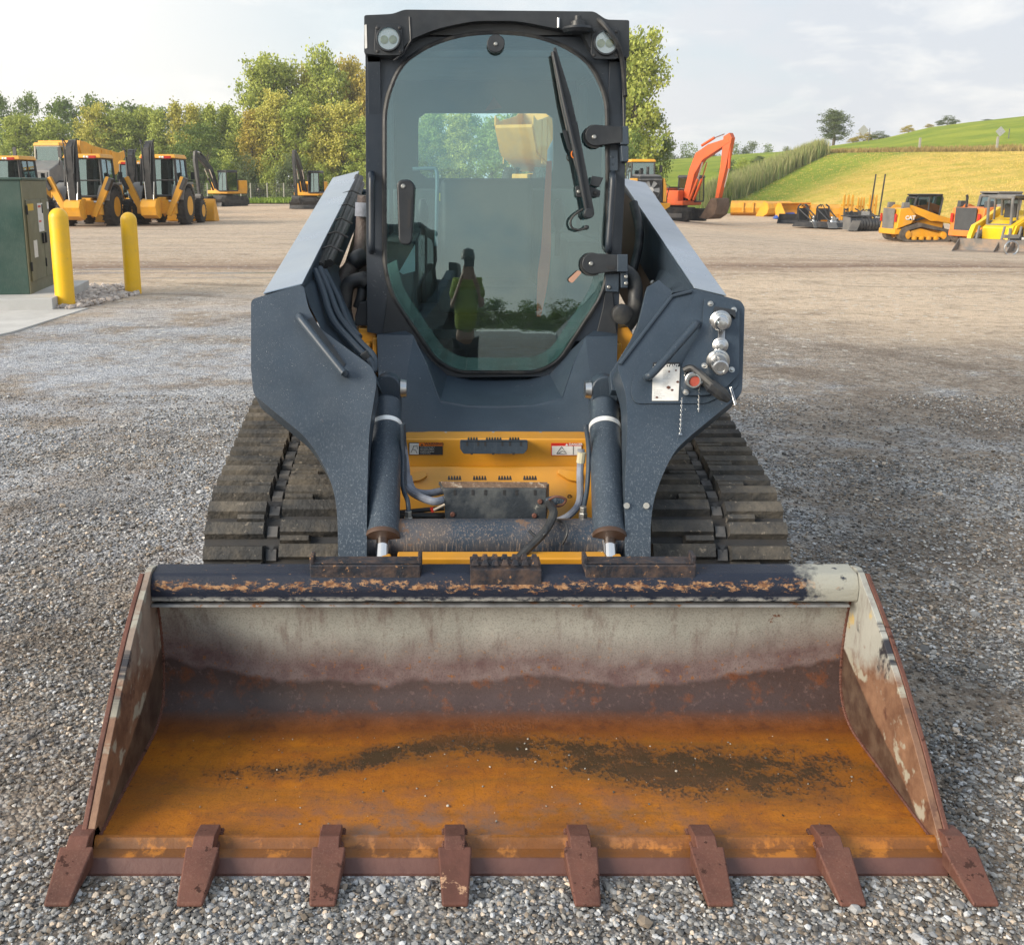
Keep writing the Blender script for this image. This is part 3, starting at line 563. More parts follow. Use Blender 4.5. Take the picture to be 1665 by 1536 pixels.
md = [((a[0]*0.5+b_[0]*0.5), a[1]*0.45+b_[1]*0.55, a[2]*0.4+b_[2]*0.6) for a, b_ in zip(lo, bt)]
rows.append([at(a[0]+(0 if 1 < i < 9 else 0), a[1]+2.5, a[2]-0.006) for i, a in enumerate(lo)]); rows.append([at(*q) for q in md]); rows.append([at(*q) for q in bt])
rows.append([at(q[0], q[1]+2, q[2]+0.02) for q in bt])
nc = len(dr); vs = [v for r_ in rows for v in r_]; hd.add(vs, [(r_*nc+i, r_*nc+i+1, (r_+1)*nc+i+1, (r_+1)*nc+i) for r_ in range(len(rows)-1) for i in range(nc-1)])
hood = hd.build('front_hood', SLATE, ld, smooth_ang=22, bevel=0.006, seg=3)
b = MB()
for x, y in ((725, 705), (802, 705), (879, 705)): b.lathe(at(x, y, 3.45), (0, -1, 0.8), [(0, 0.007), (0.004, 0.007), (0.006, 0.004)], 8)
b.build('bolt', BOLT, hood)
# yellow frame uprights beside the hood
for q in ([(583, 534), (612, 534), (612, 606), (600, 596), (583, 570)], [(989, 534), (1022, 532), (1030, 545), (1012, 585), (1002, 606), (989, 612)]): yf = MB().slab(q, PY(3.95), -0.3, 0.0).build('frame_upright', YEL, ld, bevel=0.004)
for q in ([(606, 550), (613, 550), (613, 608), (606, 600)], [(988, 553), (994, 553), (994, 610), (988, 612)]): MB().slab(q, PY(3.90), -0.03, 0.0).build('frame_flange', YEL, ld, bevel=0.004)
# engine deck and chassis between the tracks
ch = MB(); ch.box((0.02, 4.5, 0.52), (0.92, 1.1, 0.5)); ch.box((0.02, 5.4, 0.85), (1.15, 0.75, 1.0)); ch.box((0.02, 5.45, 1.42), (1.1, 0.7, 0.14))
ch.build('chassis', SLATE, ld, bevel=0.02)
b = MB(); b.lathe((0.46, 5.45, 1.48), (0, 0, 1), [(0, 0.09), (0.3, 0.09), (0.36, 0.06), (0.37, 0.0)], 20); b.build('exhaust_stack', paint('blue grey exhaust', (0.12, 0.2, 0.27), 0.4), ld)
# ---- cab ---------------------------------------------------------
PC = PS(3.93, 1.02, 0.085)
door_o = fillet([(628, 430), (628, 170), (652, 108), (700, 76), (752, 60), (806, 56), (862, 60), (915, 77), (958, 106), (984, 160), (986, 430), (978, 476), (905, 586), (872, 602), (745, 602), (712, 585), (640, 480)], [20, 40, 30, 30, 30, 30, 30, 30, 30, 40, 25, 25, 20, 25, 25, 20, 25], 6)
def grow(poly, d, c=(806, 330)):
    outp = []; n = len(poly)
    for i in range(n):
        a, b_ = Vector(poly[i-1]), Vector(poly[(i+1) % n]); tg = (b_-a); nn = Vector((tg.y, -tg.x)).normalized(); p = Vector(poly[i])
        if (p+nn-Vector(c)).length < (p-nn-Vector(c)).length: nn = -nn
        outp.append(tuple(p+nn*d))
    return outp
cf = MB()
outer = [(597, 540), (595, 300), (594, 92), (594, 60), (1019, 60), (1019, 95), (1016, 300), (1004, 545), (975, 552), (935, 555), (905, 612), (712, 614), (674, 550), (640, 548)]
cf.ring(outer, grow(door_o, 4), PC, -0.085, 0.0, n=96, c=(806, 330))
# side walls, roof slab and rear panel
xl, xr = -0.476, 0.512
for x, s in ((xl, 1), (xr, -1)):
    for y0, y1, z0, z1 in ((4.0, 4.12, 1.0, 2.18), (4.95, 5.08, 1.0, 2.16), (4.0, 5.05, 0.98, 1.22), (4.0, 5.05, 2.06, 2.18)): cf.box((x+s*0.025, (y0+y1)/2, (z0+z1)/2), (0.05, y1-y0-0.004, z1-z0-0.004))
PR = PY(5.02)
rw = fillet([(680, 184), (900, 184), (900, 290), (680, 290)], [14, 14, 22, 22], 6); rw = [(x, y) for x, y in rw]
cf.ring([(620, 40), (1000, 40), (1000, 540), (620, 540)], rw, PR, -0.04, 0.0, n=64, c=(790, 237))
cf.box((0.018, 4.5, 1.0), (0.95, 1.0, 0.04))
cab = cf.build('cab_frame', SLATE_D, ld, bevel=0.004, smooth_ang=30)
MB().slab(rw, PY(5.03), 0, 0.006).build('rear_window', GLASSR, cab)
for x in (xl+0.03, xr-0.03): MB().box((x, 4.53, 1.64), (0.006, 0.83, 0.84)).build('side_window', GLASSR, cab)
# roof with the overhanging brow
rf = MB()
brow = fillet([(594, 31), (640, 29), (658, 22), (963, 25), (982, 38), (1019, 39), (1019, 98), (976, 98), (958, 88), (948, 68), (944, 60), (900, 52), (840, 40), (770, 40), (712, 52), (668, 70), (652, 88), (640, 98), (594, 92)], [4, 8, 6, 6, 6, 3, 3, 8, 10, 8, 8, 20, 20, 20, 20, 16, 12, 10, 3], 4)
def tri_slab(mb, pts, pl, t0, t1):
    from mathutils.geometry import tessellate_polygon
    fr = [pl(x, y) for x, y in pts]; n = len(fr); tr = tessellate_polygon([fr])
    mb.add([p+pl.n*t1 for p in fr]+[p+pl.n*t0 for p in fr], [tuple(q) for q in tr]+[tuple(i+n for i in reversed(q)) for q in tr]+[(i, (i+1) % n, (i+1) % n+n, i+n) for i in range(n)])
tri_slab(rf, brow, PC, -0.02, 0.055)
rt = PC(806, 24).z
rf.box((0.018, 4.55, rt-0.05), (1.0, 1.06, 0.055)); rf.box((0.018, 4.58, rt-0.015), (0.8, 1.0, 0.03))
roof = rf.build('roof', BLACKP, ld, bevel=0.006, seg=3)
MB().tube([PC(x, y, 0.056) for x, y in ((666, 28), (668, 66), (655, 88), (640, 99))], 0.004, 6).build('roof_seam', BLACKP, roof)
for cx_, cy_ in ((632, 65), (984, 71)):
    P0 = Plane(PC(cx_, cy_, 0.056), PC.n); c = PC(cx_, cy_, 0.056)
    b = MB(); b.slab(fillet([(cx_-21, cy_-25), (cx_+21, cy_-25), (cx_+25, cy_+20), (cx_+18, cy_+26), (cx_-18, cy_+26), (cx_-24, cy_+18)], 8), P0, -0.01, 0.008)
    b.ring([(cx_+20*math.cos(a), cy_+21*math.sin(a)) for a in np.linspace(0, 6.2, 25)], [(cx_+17*math.cos(a), cy_+18*math.sin(a)) for a in np.linspace(0, 6.2, 25)], P0, 0.004, 0.024, n=32, c=(cx_, cy_))
    hl = b.build('headlight', BLACKP, ld, bevel=0.002)
    b = MB(); b.slab([(cx_+17*math.cos(a), cy_+18*math.sin(a)) for a in np.linspace(0, 2*math.pi, 29)[:-1]], P0, 0.0085, 0.011); b.build('reflector', REFLECTOR, hl)
    for dx in (-7, 7):
        b = MB(); c2_ = P0(cx_+dx, cy_, 0.011); b.lathe(c2_, P0.n, [(0, 0.0155), (0.004, 0.0155), (0.007, 0.011), (0.009, 0.0)], 20); b.build('bulb_dome', paint('pale bulb dome', (0.72, 0.66, 0.42), 0.3, 0.0), hl)
    MB().slab([(cx_+17*math.cos(a), cy_+18*math.sin(a)) for a in np.linspace(0, 2*math.pi, 29)[:-1]], P0, 0.0215, 0.0235).build('lens', LENS, hl)
    b = MB()
    for dx, dy in ((-18, -19), (18, -19), (19, 19), (-18, 19)): b.lathe(P0(cx_+dx, cy_+dy, 0.008), P0.n, [(0, 0.006), (0.003, 0.006), (0.004, 0.004)], 8)
    b.build('screw', BLACKINK, hl)
MB().slab(fillet([(594.5, 47), (598, 46), (599, 84), (595, 85)], 1), PC, 0.05, 0.058).build('side_reflector', WHITEP, roof)
b = MB(); c = at(939, 48, 3.95); b.lathe(c+Vector((0, 0, -0.012)), (0, 0, 1), [(0, 0.050), (0.012, 0.058), (0.02, 0.055), (0.024, 0.03), (0.04, 0.028), (0.044, 0.015), (0.06, 0.014)], 24); b.build('horn', BLACKP, roof)
b = MB(); b.cyl(PC(908, 30, 0.056), PC(908, 46, 0.062), 0.006); b.build('washer_nozzle', STEEL, roof)
MB().tube(curve([PC(x, y, o_) for x, y, o_ in ((968, 28, 0.03), (985, 44, 0.09), (1003, 70, 0.09), (1012, 100, 0.06), (1016, 150, 0.03), (1016.5, 156, 0.03))], 5), 0.009, 10).build('wiring_loom', RUBBERH, roof)
MB().tube([PC(1012, 95, 0.02), PC(1015.5, 250, 0.02)], 0.004, 6).build('conduit', RUBBERH, cab)
# panel joints on the pillars
for q in (((596, 163), (620, 158)), ((990, 160), (1016, 168))): MB().tube([PC(*q[0], 0.001), PC(*q[1], 0.001)], 0.0018, 5).build('panel_joint', BLACKINK, cab)
for q in ([(622, 540), (628, 500), (632, 460), (640, 470), (672, 549), (640, 548)], [(968, 549), (980, 500), (985, 465), (995, 466), (1003, 545)]):
    MB().slab(q, PC, 0.0005, 0.006).build('pillar_foot', BLACKP, cab, bevel=0.002)
MB().tube([PC(x, y, 0.004) for x, y in ((622, 546), (672, 549), (678, 556))], 0.006, 8).build('rubber_seal', RUBBERH, cab)
# grab handles on the pillars
for x0, y0, x1, y1 in ((604, 283, 604, 408), (996, 283, 990, 408)):
    b = MB(); b.tube(curve([PC(x0, y0, 0.0), PC(x0, y0+3, 0.03), PC(x0, y0+15, 0.045), PC((x0+x1)/2, (y0+y1)/2, 0.045), PC(x1, y1-15, 0.045), PC(x1, y1-3, 0.03), PC(x1, y1, 0.0)], 6), 0.014, 12); b.build('grab_handle', SLATE_D, cab)
# door: gasket, bulging glass, fittings
dg = MB(); gp = [PC(x, y, 0.004) for x, y in grow(door_o, 2.2)]; dg.tube(gp+[gp[0], gp[1]], 0.011, 8, False)
door = dg.build('door', RUBBERH, ld)
def bulge(px, py): return 0.017*(1-((px-806)/180.0)**2)+0.008*(1-((py-330)/270.0)**2)
gl = MB(); cx0, cy0 = 806, 320; rings = 10; npt = len(door_o); vs = [PC(cx0, cy0, 0.004+bulge(cx0, cy0))]
for r_ in range(1, rings+1):
    for x, y in door_o: xx, yy = cx0+(x-cx0)*r_/rings, cy0+(y-cy0)*r_/rings; vs.append(PC(xx, yy, 0.004+bulge(xx, yy)))
fs = [(0, 1+i, 1+(i+1) % npt) for i in range(npt)]+[(1+(r_-1)*npt+i, 1+r_*npt+i, 1+r_*npt+(i+1) % npt, 1+(r_-1)*npt+(i+1) % npt) for r_ in range(1, rings) for i in range(npt)]
gl.add(vs, fs); glass = gl.build('window_glass', GLASS, door, smooth_ang=180)
# dusty border film left on the lower edge of the glass
fb = MB(); ino = [(cx0+(x-cx0)*0.93, 320+(y-320)*(0.93 if y > 320 else 0.985)) for x, y in door_o]
def film_mat():
    m = bpy.data.materials.new('dried film on glass edge'); m.use_nodes = True; m.node_tree.nodes.clear(); t = NT(m.node_tree); o = t.n('ShaderNodeOutputMaterial'); v = t.n('ShaderNodeTexCoord').outputs['Object']
    f = t.mapr(t.noise(t.scale(v, (1, 1, 0.6)), 9, 6, 0.7), 0.3, 0.8, 0.10, 0.62)
    mx = t.n('ShaderNodeMixShader', {0: f, 1: t.n('ShaderNodeBsdfTransparent').outputs[0], 2: t.n('ShaderNodeBsdfDiffuse', {'Color': (0.10, 0.22, 0.21)}).outputs[0]}); t.l.new(mx.outputs[0], o.inputs[0]); return m
low = [i for i in range(npt) if door_o[i][1] > 400]
vs = []; lowp = sorted([door_o[i] for i in range(npt)], key=lambda p: 0)
seq = [i for i in range(npt)]; st_ = [i for i in seq if door_o[i][1] > 425]
start = next(i for i in range(npt) if door_o[i][1] > 425 and door_o[i-1][1] <= 425 and door_o[i][0] > 806); idx = []
k = start
while door_o[k % npt][1] > 425: idx.append(k % npt); k += 1
A = [PC(*door_o[i], 0.0065+bulge(*door_o[i])) for i in idx]; Bq = [(cx0+(door_o[i][0]-cx0)*0.91, 330+(door_o[i][1]-330)*0.925) for i in idx]; Bv = [PC(*q, 0.0065+bulge(*q)) for q in Bq]
n_ = len(A); fb.add(A+Bv, [(i, i+1, i+1+n_, i+n_) for i in range(n_-1)]); fb.build('dusty_edge_film', film_mat(), door)
def disc(px, py, r, o0, o1, mat, name, parent, n=24, prof=None):
    b = MB(); c = PC(px, py, o0); b.lathe(c, PC.n, prof or [(0, r), (o1-o0-0.003, r), (o1-o0, r-0.003)], n); return b.build(name, mat, parent)
k_ = disc(806, 73, 0.034, 0.03, 0.052, BLACKP, 'hold_button', door); disc(806, 72, 0.008, 0.052, 0.058, BOLT, 'bolt', k_, 8)
# latch handle
lh = MB(); lh.slab(fillet([(646, 300), (652, 294), (668, 294), (675, 303), (671, 392), (666, 399), (655, 399), (649, 392)], 5), PC, 0.02, 0.05); lhm = lh.build('door_handle', BLACKP, door, bevel=0.008, seg=3)
disc(655.5, 303, 0.009, 0.05, 0.054, BOLT, 'lock_cylinder', lhm); MB().slab(fillet([(664, 326), (669, 324), (668, 370), (663, 373)], 2), PC, 0.049, 0.0515).build('grip_recess', BLACKINK, lhm)
# hinges
for (hx, hy, x1) in ((966, 223, 1018), (961, 429, 1018)):
    b = MB(); arc = [(hx+17*math.cos(a), hy+17*math.sin(a)) for a in np.linspace(math.pi/2, 3*math.pi/2, 12)]
    b.slab(arc+[(hx+30, hy-15), (x1-8, hy-14), (x1-8, hy+12), (hx+30, hy+13)], PC, 0.035, 0.05); hg = b.build('hinge', BLACKP, door, bevel=0.003)
    b = MB(); b.slab([(hx+19*math.cos(a)-1, hy+19*math.sin(a)+1) for a in np.linspace(0, 6.283, 25)[:-1]], PC, 0.028, 0.037); b.build('hinge_washer', RUBBERH, hg)
    disc(hx, hy, 0.009, 0.05, 0.056, BOLT, 'bolt', hg, 8)
b = MB(); b.slab([(1005, 209), (1018, 208), (1019, 238), (1005, 238)], PC, 0.0, 0.05); b.slab([(1006, 239), (1019, 239), (1019, 265), (1008, 265)], PC, 0.0, 0.045); b.build('hinge_knuckle', SLATE, door, bevel=0.004)
b = MB(); b.slab([(1000, 414), (1017, 414), (1017, 442), (1000, 442)], PC, 0.0, 0.055); b.slab([(1007, 443), (1019, 443), (1019, 468), (1008, 468)], PC, -0.02, 0.03); b.slab([(983, 445), (1006, 445), (1005, 475), (984, 474)], PC, 0.001, 0.016); b.build('hinge_knuckle', SLATE, door, bevel=0.003)
b = MB(); b.slab([(981, 432), (997, 432), (995, 438), (985, 438)], PC, 0.050, 0.052); b.build('hinge_slot', BLACKINK, door)
for x, y, o_ in ((996, 256, 0.002), (996, 268, 0.002), (990, 467, 0.017), (1018, 450, 0.03), (1018, 461, 0.03)): disc(x, y, 0.008, o_, o_+0.006, BOLT, 'bolt', cab, 8)
b = MB(); b.slab(fillet([(987, 245), (1004, 245), (1004, 278), (987, 278)], 3), PC, 0.001, 0.008); b.build('latch_plate', SLATE, cab)
# wiper
wp = MB(); wp.tube([PC(899, 84, 0.062), PC(916, 165, 0.075), PC(935, 245, 0.075), PC(955, 350, 0.07)], [0.006, 0.010, 0.011, 0.008], 8)
wp.slab([(897, 84), (901, 82), (925, 160), (935, 205), (937, 222), (929, 222), (915, 160)], PC, 0.048, 0.06)
wp.slab([(925, 205), (935, 202), (962, 345), (950, 350)], PC, 0.05, 0.068)
wiper = wp.build('wiper', BLACKP, door, bevel=0.002)
MB().tube([PC(898, 86, 0.045), PC(912, 165, 0.046), PC(931, 250, 0.045), PC(945, 300, 0.043)], 0.005, 6).build('wiper_blade', RUBBERH, wiper)
MB().slab([(912, 216), (918, 215), (925, 240), (938, 262), (934, 264), (920, 244)], PC, 0.05, 0.056).build('wiper_link', BLACKP, wiper)
MB().tube([PC(933+4*math.cos(a), 251+6*math.sin(a), 0.072) for a in np.linspace(0.5, 5.5, 12)], 0.0025, 5).build('orange_clip', ORST, wiper)
b = MB(); b.slab(fillet([(933, 304), (948, 303), (962, 306), (974, 312), (972, 322), (935, 322)], 3), PC, 0.03, 0.045); b.slab([(960, 288), (978, 291), (971, 306), (956, 303)], PC, 0.03, 0.05); b.build('wiper_motor_plate', BLACKP, wiper, bevel=0.002)
for x, y in ((941, 312), (968, 314)): disc(x, y, 0.008, 0.045, 0.052, BOLT if x < 950 else BLACKINK, 'bolt', wiper, 8)
disc(955, 348, 0.020, 0.03, 0.085, BLACKP, 'wiper_pivot', wiper)
MB().tube(curve([PC(x, y, 0.06) for x, y in ((948, 340), (936, 348), (928, 358), (930, 370), (942, 374), (954, 370))], 6), 0.0045, 8).build('washer_hose', RUBBERH, wiper)
disc(953, 370, 0.009, 0.03, 0.05, BLACKP, 'grommet', wiper)
# sun bleached tape on the glass beside the lower hinge
MB().slab(fillet([(921, 455), (938, 439), (944, 443), (928, 461)], 4), PC, 0.036, 0.0375).build('faded_label', paint('faded salmon label', (0.42, 0.24, 0.17), 0.6), door)
# ---- cab interior -------------------------------------------------
INT = paint('grey cab interior', (0.07, 0.075, 0.08), 0.7, 0, 0.2, 4.0); SEATM = paint('black seat vinyl', (0.03, 0.032, 0.034), 0.6, 0, 0.2, 8.0)
ci = MB()
ci.box((0.018, 4.5, 2.10), (0.92, 0.9, 0.03)); ci.box((0.018, 4.93, 1.30), (0.90, 0.05, 0.56)); ci.box((xl+0.11, 4.5, 1.20), (0.14, 0.8, 0.34)); ci.box((xr-0.11, 4.5, 1.20), (0.14, 0.8, 0.34))
interior = ci.build('cab_interior', INT, cab, bevel=0.01)
b = MB(); b.box((0.02, 4.78, 1.35), (0.44, 0.10, 0.55), ('X', -0.15)); b.box((0.02, 4.55, 1.10), (0.46, 0.46, 0.12)); seat = b.build('seat', SEATM, cab, bevel=0.03, seg=3)
for s in (-1, 1):
    b = MB(); b.tube([(0.018+s*0.29, 4.30, 1.30), (0.018+s*0.29, 4.27, 1.44)], 0.012, 10); b.lathe((0.018+s*0.29, 4.265, 1.42), (0, -0.1, 1), [(0, 0.018), (0.04, 0.028), (0.09, 0.026), (0.12, 0.012)], 14); b.build('joystick', BLACKP, cab)
def ipt(px, py, Y): return at(px, py, Y)
MB().tube(curve([ipt(x, y, 4.55) for x, y in ((671, 275), (700, 274), (710, 280), (710, 330), (709, 400))], 5), 0.008, 8).build('restraint_bar', paint('blue grey bar', (0.16, 0.24, 0.28), 0.4), cab)
MB().slab([(714, 314), (738, 314), (738, 327), (714, 327)], PY(4.88), 0.0, 0.006).build('yellow_label', paint('yellow label', (0.5, 0.45, 0.06), 0.6), cab)
MB().slab([(649, 442), (675, 397), (675, 441), (655, 446)], PY(4.10), 0.0, 0.002).build('paper_sheet', paint('pale blue paper', (0.72, 0.83, 0.88), 0.7), cab)
MB().slab([(788, 181), (816, 176), (803, 158)], PY(4.98), 0.0, 0.006).build('warning_triangle', paint('dark red triangle', (0.16, 0.03, 0.02), 0.6), cab)
rb = MB(); sp1 = curve([ipt(x, y, 4.08) for x, y in ((893, 262), (890, 330), (888, 400), (884, 440), (880, 480), (876, 515))], 5); wd = [0.010, 0.014, 0.020, 0.024, 0.018, 0.008]
w_ = np.interp(np.linspace(0, 5, len(sp1)), range(6), wd); rb.add([p+Vector((s*w, 0, 0)) for p, w in zip(sp1, w_) for s in (-1, 1)], [(2*i, 2*i+1, 2*i+3, 2*i+2) for i in range(len(sp1)-1)])
rb.build('seat_belt', paint('orange red belt webbing', (1.0, 0.13, 0.07), 0.6), cab)
# ---- lift arms ------------------------------------------------------
PA = PS(2.87, 0.47, 0.70)
L_out = [(408, 487), (487, 463), (494, 466), (501, 500), (519, 533), (606, 597), (613, 620), (600, 700), (597, 800), (596, 918), (550, 918), (549, 850), (546, 812), (534, 770), (512, 731), (494, 708), (412, 641), (408, 600)]
R_out = [(1129, 469), (1205, 489), (1211, 500), (1207, 632), (1204, 642), (1128, 704), (1098, 731), (1077, 772), (1063, 812), (1058, 850), (1058, 918), (1017, 918), (1016, 800), (1020, 690), (1018, 640), (1004, 598), (1006, 588), (1093, 478)]
L_o = fillet(L_out, [8, 6, 4, 12, 12, 12, 16, 30, 0, 0, 0, 20, 20, 20, 20, 12, 8, 0], 4)
R_o = fillet(R_out, [8, 8, 3, 6, 6, 12, 20, 20, 20, 20, 0, 0, 0, 16, 16, 6, 6, 6], 4)
def beam(near_in, near_out, far_in, far_out, Yf, dz, name, parent):
    a = [PA(*near_in, -0.01), PA(*near_out, -0.01)]; f = [at(*far_in, Yf), at(*far_out, Yf)]
    a = [Vector(p) for p in a]; dn = Vector((0, 0, -dz)); b = MB()
    b.hexa([a[0], a[1], a[1]+dn, a[0]+dn], [f[0], f[1], f[1]+dn, f[0]+dn]); return b
def arm(outl, beam_pts, s):
    b = MB(); tri_slab(b, outl, PA, -0.11, 0.0); a_ = b.build('lift_arm', SLATE_W, ld, bevel=0.004, smooth_ang=28)
    bb = beam(*beam_pts, 5.5, 0.24, 'x', a_); bo = bb.build('arm_beam', SLATE, a_, bevel=0.006)
    # top plate, its lighter colour paints in the reflected sky
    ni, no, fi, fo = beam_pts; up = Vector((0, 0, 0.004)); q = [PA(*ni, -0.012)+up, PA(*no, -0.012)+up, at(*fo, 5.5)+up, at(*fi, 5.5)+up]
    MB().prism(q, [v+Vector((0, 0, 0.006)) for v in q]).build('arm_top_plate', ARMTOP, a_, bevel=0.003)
    return a_
armL = arm(L_o, ((492, 465), (428, 481), (584, 281), (541, 292)), -1)
armR = arm(R_o, ((1128, 471), (1181, 484), (1008, 292), (1050, 300)), 1)
# rear uprights that carry the arms
b = MB()
for x in (-0.62, 0.64): b.box((x, 5.6, 1.05), (0.12, 0.35, 1.05)); b.box((x, 5.0, 0.85), (0.10, 1.0, 0.25))
b.build('rear_upright', SLATE, ld, bevel=0.02)
# inner flank plates between arm and cab
fl = MB(); fl.prism([at(*q) for q in ((494, 468, 3.46), (504, 500, 3.44), (522, 534, 3.42), (607, 600, 3.35), (611, 620, 3.33), (622, 640, 3.36), (606, 600, 3.7), (575, 520, 4.0), (560, 440, 4.2), (530, 420, 4.2))],
                    [at(*q) for q in ((494, 468, 3.49), (504, 500, 3.47), (522, 534, 3.45), (607, 600, 3.38), (611, 620, 3.36), (622, 640, 3.39), (606, 600, 3.73), (575, 520, 4.03), (560, 440, 4.23), (530, 420, 4.23))])
fl.build('arm_gusset', SLATE, armL, bevel=0.002)
GUARDM = paint('brown dusty guard', (0.045, 0.035, 0.03), 0.7, 0, 0.5, 3.0, dust=((0.13, 0.09, 0.06), 0.6, 3.0))
b = MB(); b.slab(fillet([(498, 480), (520, 462), (560, 430), (600, 300), (600, 520), (590, 545), (560, 545), (510, 505)], 8), PY(4.6), -0.02, 0.0); b.build('inner_guard', GUARDM, ld)
b = MB(); b.slab([(1004, 300), (1040, 340), (1100, 430), (1100, 470), (1045, 520), (1020, 500), (1004, 470)], PY(4.75), -0.02, 0); b.build('inner_guard', GUARDM, ld)
hl_ = empty('arm_hoses', (0, 0, 0)); hl_.parent = ld
def ahose(pts, r, mat=RUBBERH, name='hose', n=10): return hose(pts, r, mat, name, hl_, n)
ahose([(512, 440, 3.7), (524, 470, 3.62), (541, 520, 3.52), (575, 560, 3.42), (601, 588, 3.36), (605, 606, 3.33)], 0.0135, SLATE, 'steel_pipe')
ahose([(520, 436, 3.74), (534, 470, 3.66), (552, 515, 3.56), (585, 556, 3.46), (607, 580, 3.40), (608, 604, 3.36)], 0.0125, SLATE, 'steel_pipe')
ahose([(528, 440, 3.78), (548, 480, 3.7), (566, 525, 3.6), (585, 548, 3.52)], 0.011, SLATE, 'steel_pipe')
ahose([(528, 430, 3.9), (548, 385, 4.3), (570, 330, 4.9), (586, 290, 5.4)], 0.018)
ahose([(536, 428, 3.9), (556, 385, 4.3), (576, 335, 4.9), (588, 300, 5.4)], 0.016)
ahose([(521, 432, 3.85), (541, 380, 4.3), (563, 325, 4.9), (581, 287, 5.4)], 0.014)
for f in (0.15, 0.33, 0.5, 0.68, 0.85):
    x = 530+(580-530)*f; y = 425+(295-425)*f; YY = 3.9+1.4*f**1.4; c = at(x, y, YY-0.05); MB().tube([c+Vector((-0.045, 0, 0.0)), c+Vector((0, 0, 0.014)), c+Vector((0.05, 0, -0.01))], 0.004, 5).build('hose_tie', BLACKINK, hl_)
ahose([(594, 318, 4.3), (592, 350, 4.3), (588, 400, 4.28), (578, 425, 4.22), (558, 455, 4.1), (552, 480, 4.05)], 0.034, paint('ribbed brown hose', (0.06, 0.045, 0.042), 0.6, 0, 0.3, 30.0, bmp=0.004), 'ribbed_hose', 14)
ahose([(592, 330, 4.25), (591, 352, 4.25)], 0.037, HOSEWRAP, 'hose_sleeve', 14)
ahose([(590, 418, 4.2), (580, 423, 4.18), (575, 428, 4.18)], 0.04, BLACKP, 'hose_clamp', 14)
ahose([(560, 500, 4.0), (565, 465, 4.0), (585, 455, 4.0), (597, 460, 4.0)], 0.03, RUBBERH, 'hose', 12)
ahose([(592, 445, 4.05), (588, 480, 4.0), (582, 500, 4.0)], 0.022, RUBBERH, 'hose', 12)
b = MB(); b.slab(fillet([(583, 492), (597, 490), (598, 530), (578, 530), (577, 515)], 3), PY(3.95), -0.1, 0.0); b.build('valve_cover', BLACKP, ld, bevel=0.01)
ahose([(1014, 440, 4.0), (1030, 455, 3.98), (1033, 490, 3.95), (1028, 515, 3.95), (1018, 530, 3.95)], 0.030, RUBBERH, 'hose', 12)
ahose([(1030, 330, 4.6), (1040, 380, 4.5), (1032, 430, 4.4), (1022, 460, 4.3)], 0.02, RUBBERH, 'hose', 12)
b = MB(); b.lathe(at(1010, 510, 3.92), (0, -1, 0), [(0, 0.04), (0.03, 0.04), (0.035, 0.03)], 20); b.build('rubber_buffer', RUBBERH, ld)
MB().slab(fillet([(586, 575), (597, 568), (603, 578), (592, 586)], 2), PY(3.33), 0, 0.03).build('pipe_clamp', BLACKP, hl_, bevel=0.003)
# guard rails on the knee plates
MB().tube(curve([PA(487, 514, 0.0), PA(487, 516, 0.035), PA(496, 528, 0.045), PA(552, 598, 0.045), PA(560, 606, 0.04), PA(562, 608, 0.0)], 5), 0.0125, 12).build('guard_rail', SLATE, armL)
MB().slab([(500, 520), (508, 516), (562, 592), (556, 600)], PA, 0.0005, 0.003).build('shaded_rail_slot', BLACKP, armL)  # black strip painting the shade of the slot behind the rail
MB().tube(curve([PA(1131, 526, 0.0), PA(1131, 528, 0.04), PA(1120, 541, 0.055), PA(1066, 602, 0.055), PA(1054, 612, 0.05), PA(1052, 613, 0.0)], 5), 0.013, 12).build('guard_rail', SLATE, armR)
b = MB(); tri_slab(b, fillet([(1131, 477), (1196, 494), (1204, 502), (1200, 630), (1148, 657), (1032, 657), (1025, 640), (1030, 610), (1120, 500)], [6, 8, 6, 10, 10, 8, 8, 10, 10], 4), PA, -0.01, 0.006); b.build('coupling_backplate', SLATE, armR, bevel=0.003)
cpn = MB(); tri_slab(cpn, fillet([(1143, 487), (1190, 498), (1200, 510), (1199, 612), (1178, 634), (1150, 646), (1112, 646), (1105, 636), (1107, 596), (1140, 532)], [6, 8, 6, 8, 8, 8, 6, 6, 8, 8], 4), PA, 0.0, 0.02); cpl = cpn.build('coupling_panel', SLATE, armR, bevel=0.005, seg=3)
st = sticker([(1061, 591.5), (1105, 591.5), (1102, 653), (1059.5, 653)], PA, WHITEP, armR, 'instruction_sticker', 0.009)
sticker([(1061, 591), (1105, 591), (1104.8, 598), (1060.8, 598)], PA, BLACKINK, st, 'black_band', 0.0095)
letters('IMPORTANT', PA, 1064, 597.2, 5.0, WHITEINK, st, off=0.0102, sx=0.98, bold=0.03)
GRYT = paint('grey small print', (0.30, 0.30, 0.30), 0.5)
rnd = random.Random(5)
for k in range(15):
    if k in (5, 9): continue
    letters(' '.join(rnd.choice(('keep', 'couplers', 'clean', 'before', 'connecting', 'hoses', 'relieve', 'pressure', 'use', 'cap', 'refer', 'manual')) for _ in range(4 if k % 4 < 3 else 3)), PA, 1063 if k > 8 else 1078, 603+k*3.2, 1.7, GRYT, st, name='small_print', off=0.0096, sx=0.60 if k > 8 else 0.42)
b = MB()
for x, y, r_ in ((1086, 632, 3.2), (1092, 636, 2.2), (1098, 604, 1.6), (1067, 648, 2), (1087, 606, 1.6), (1101, 623, 2.5)): b.slab([(x+r_*(0.7+0.5*rnd.random())*math.cos(a), y+r_*(0.6+0.5*rnd.random())*math.sin(a)) for a in np.linspace(0, 5.6, 8)], PA, 0.0095, 0.0102)
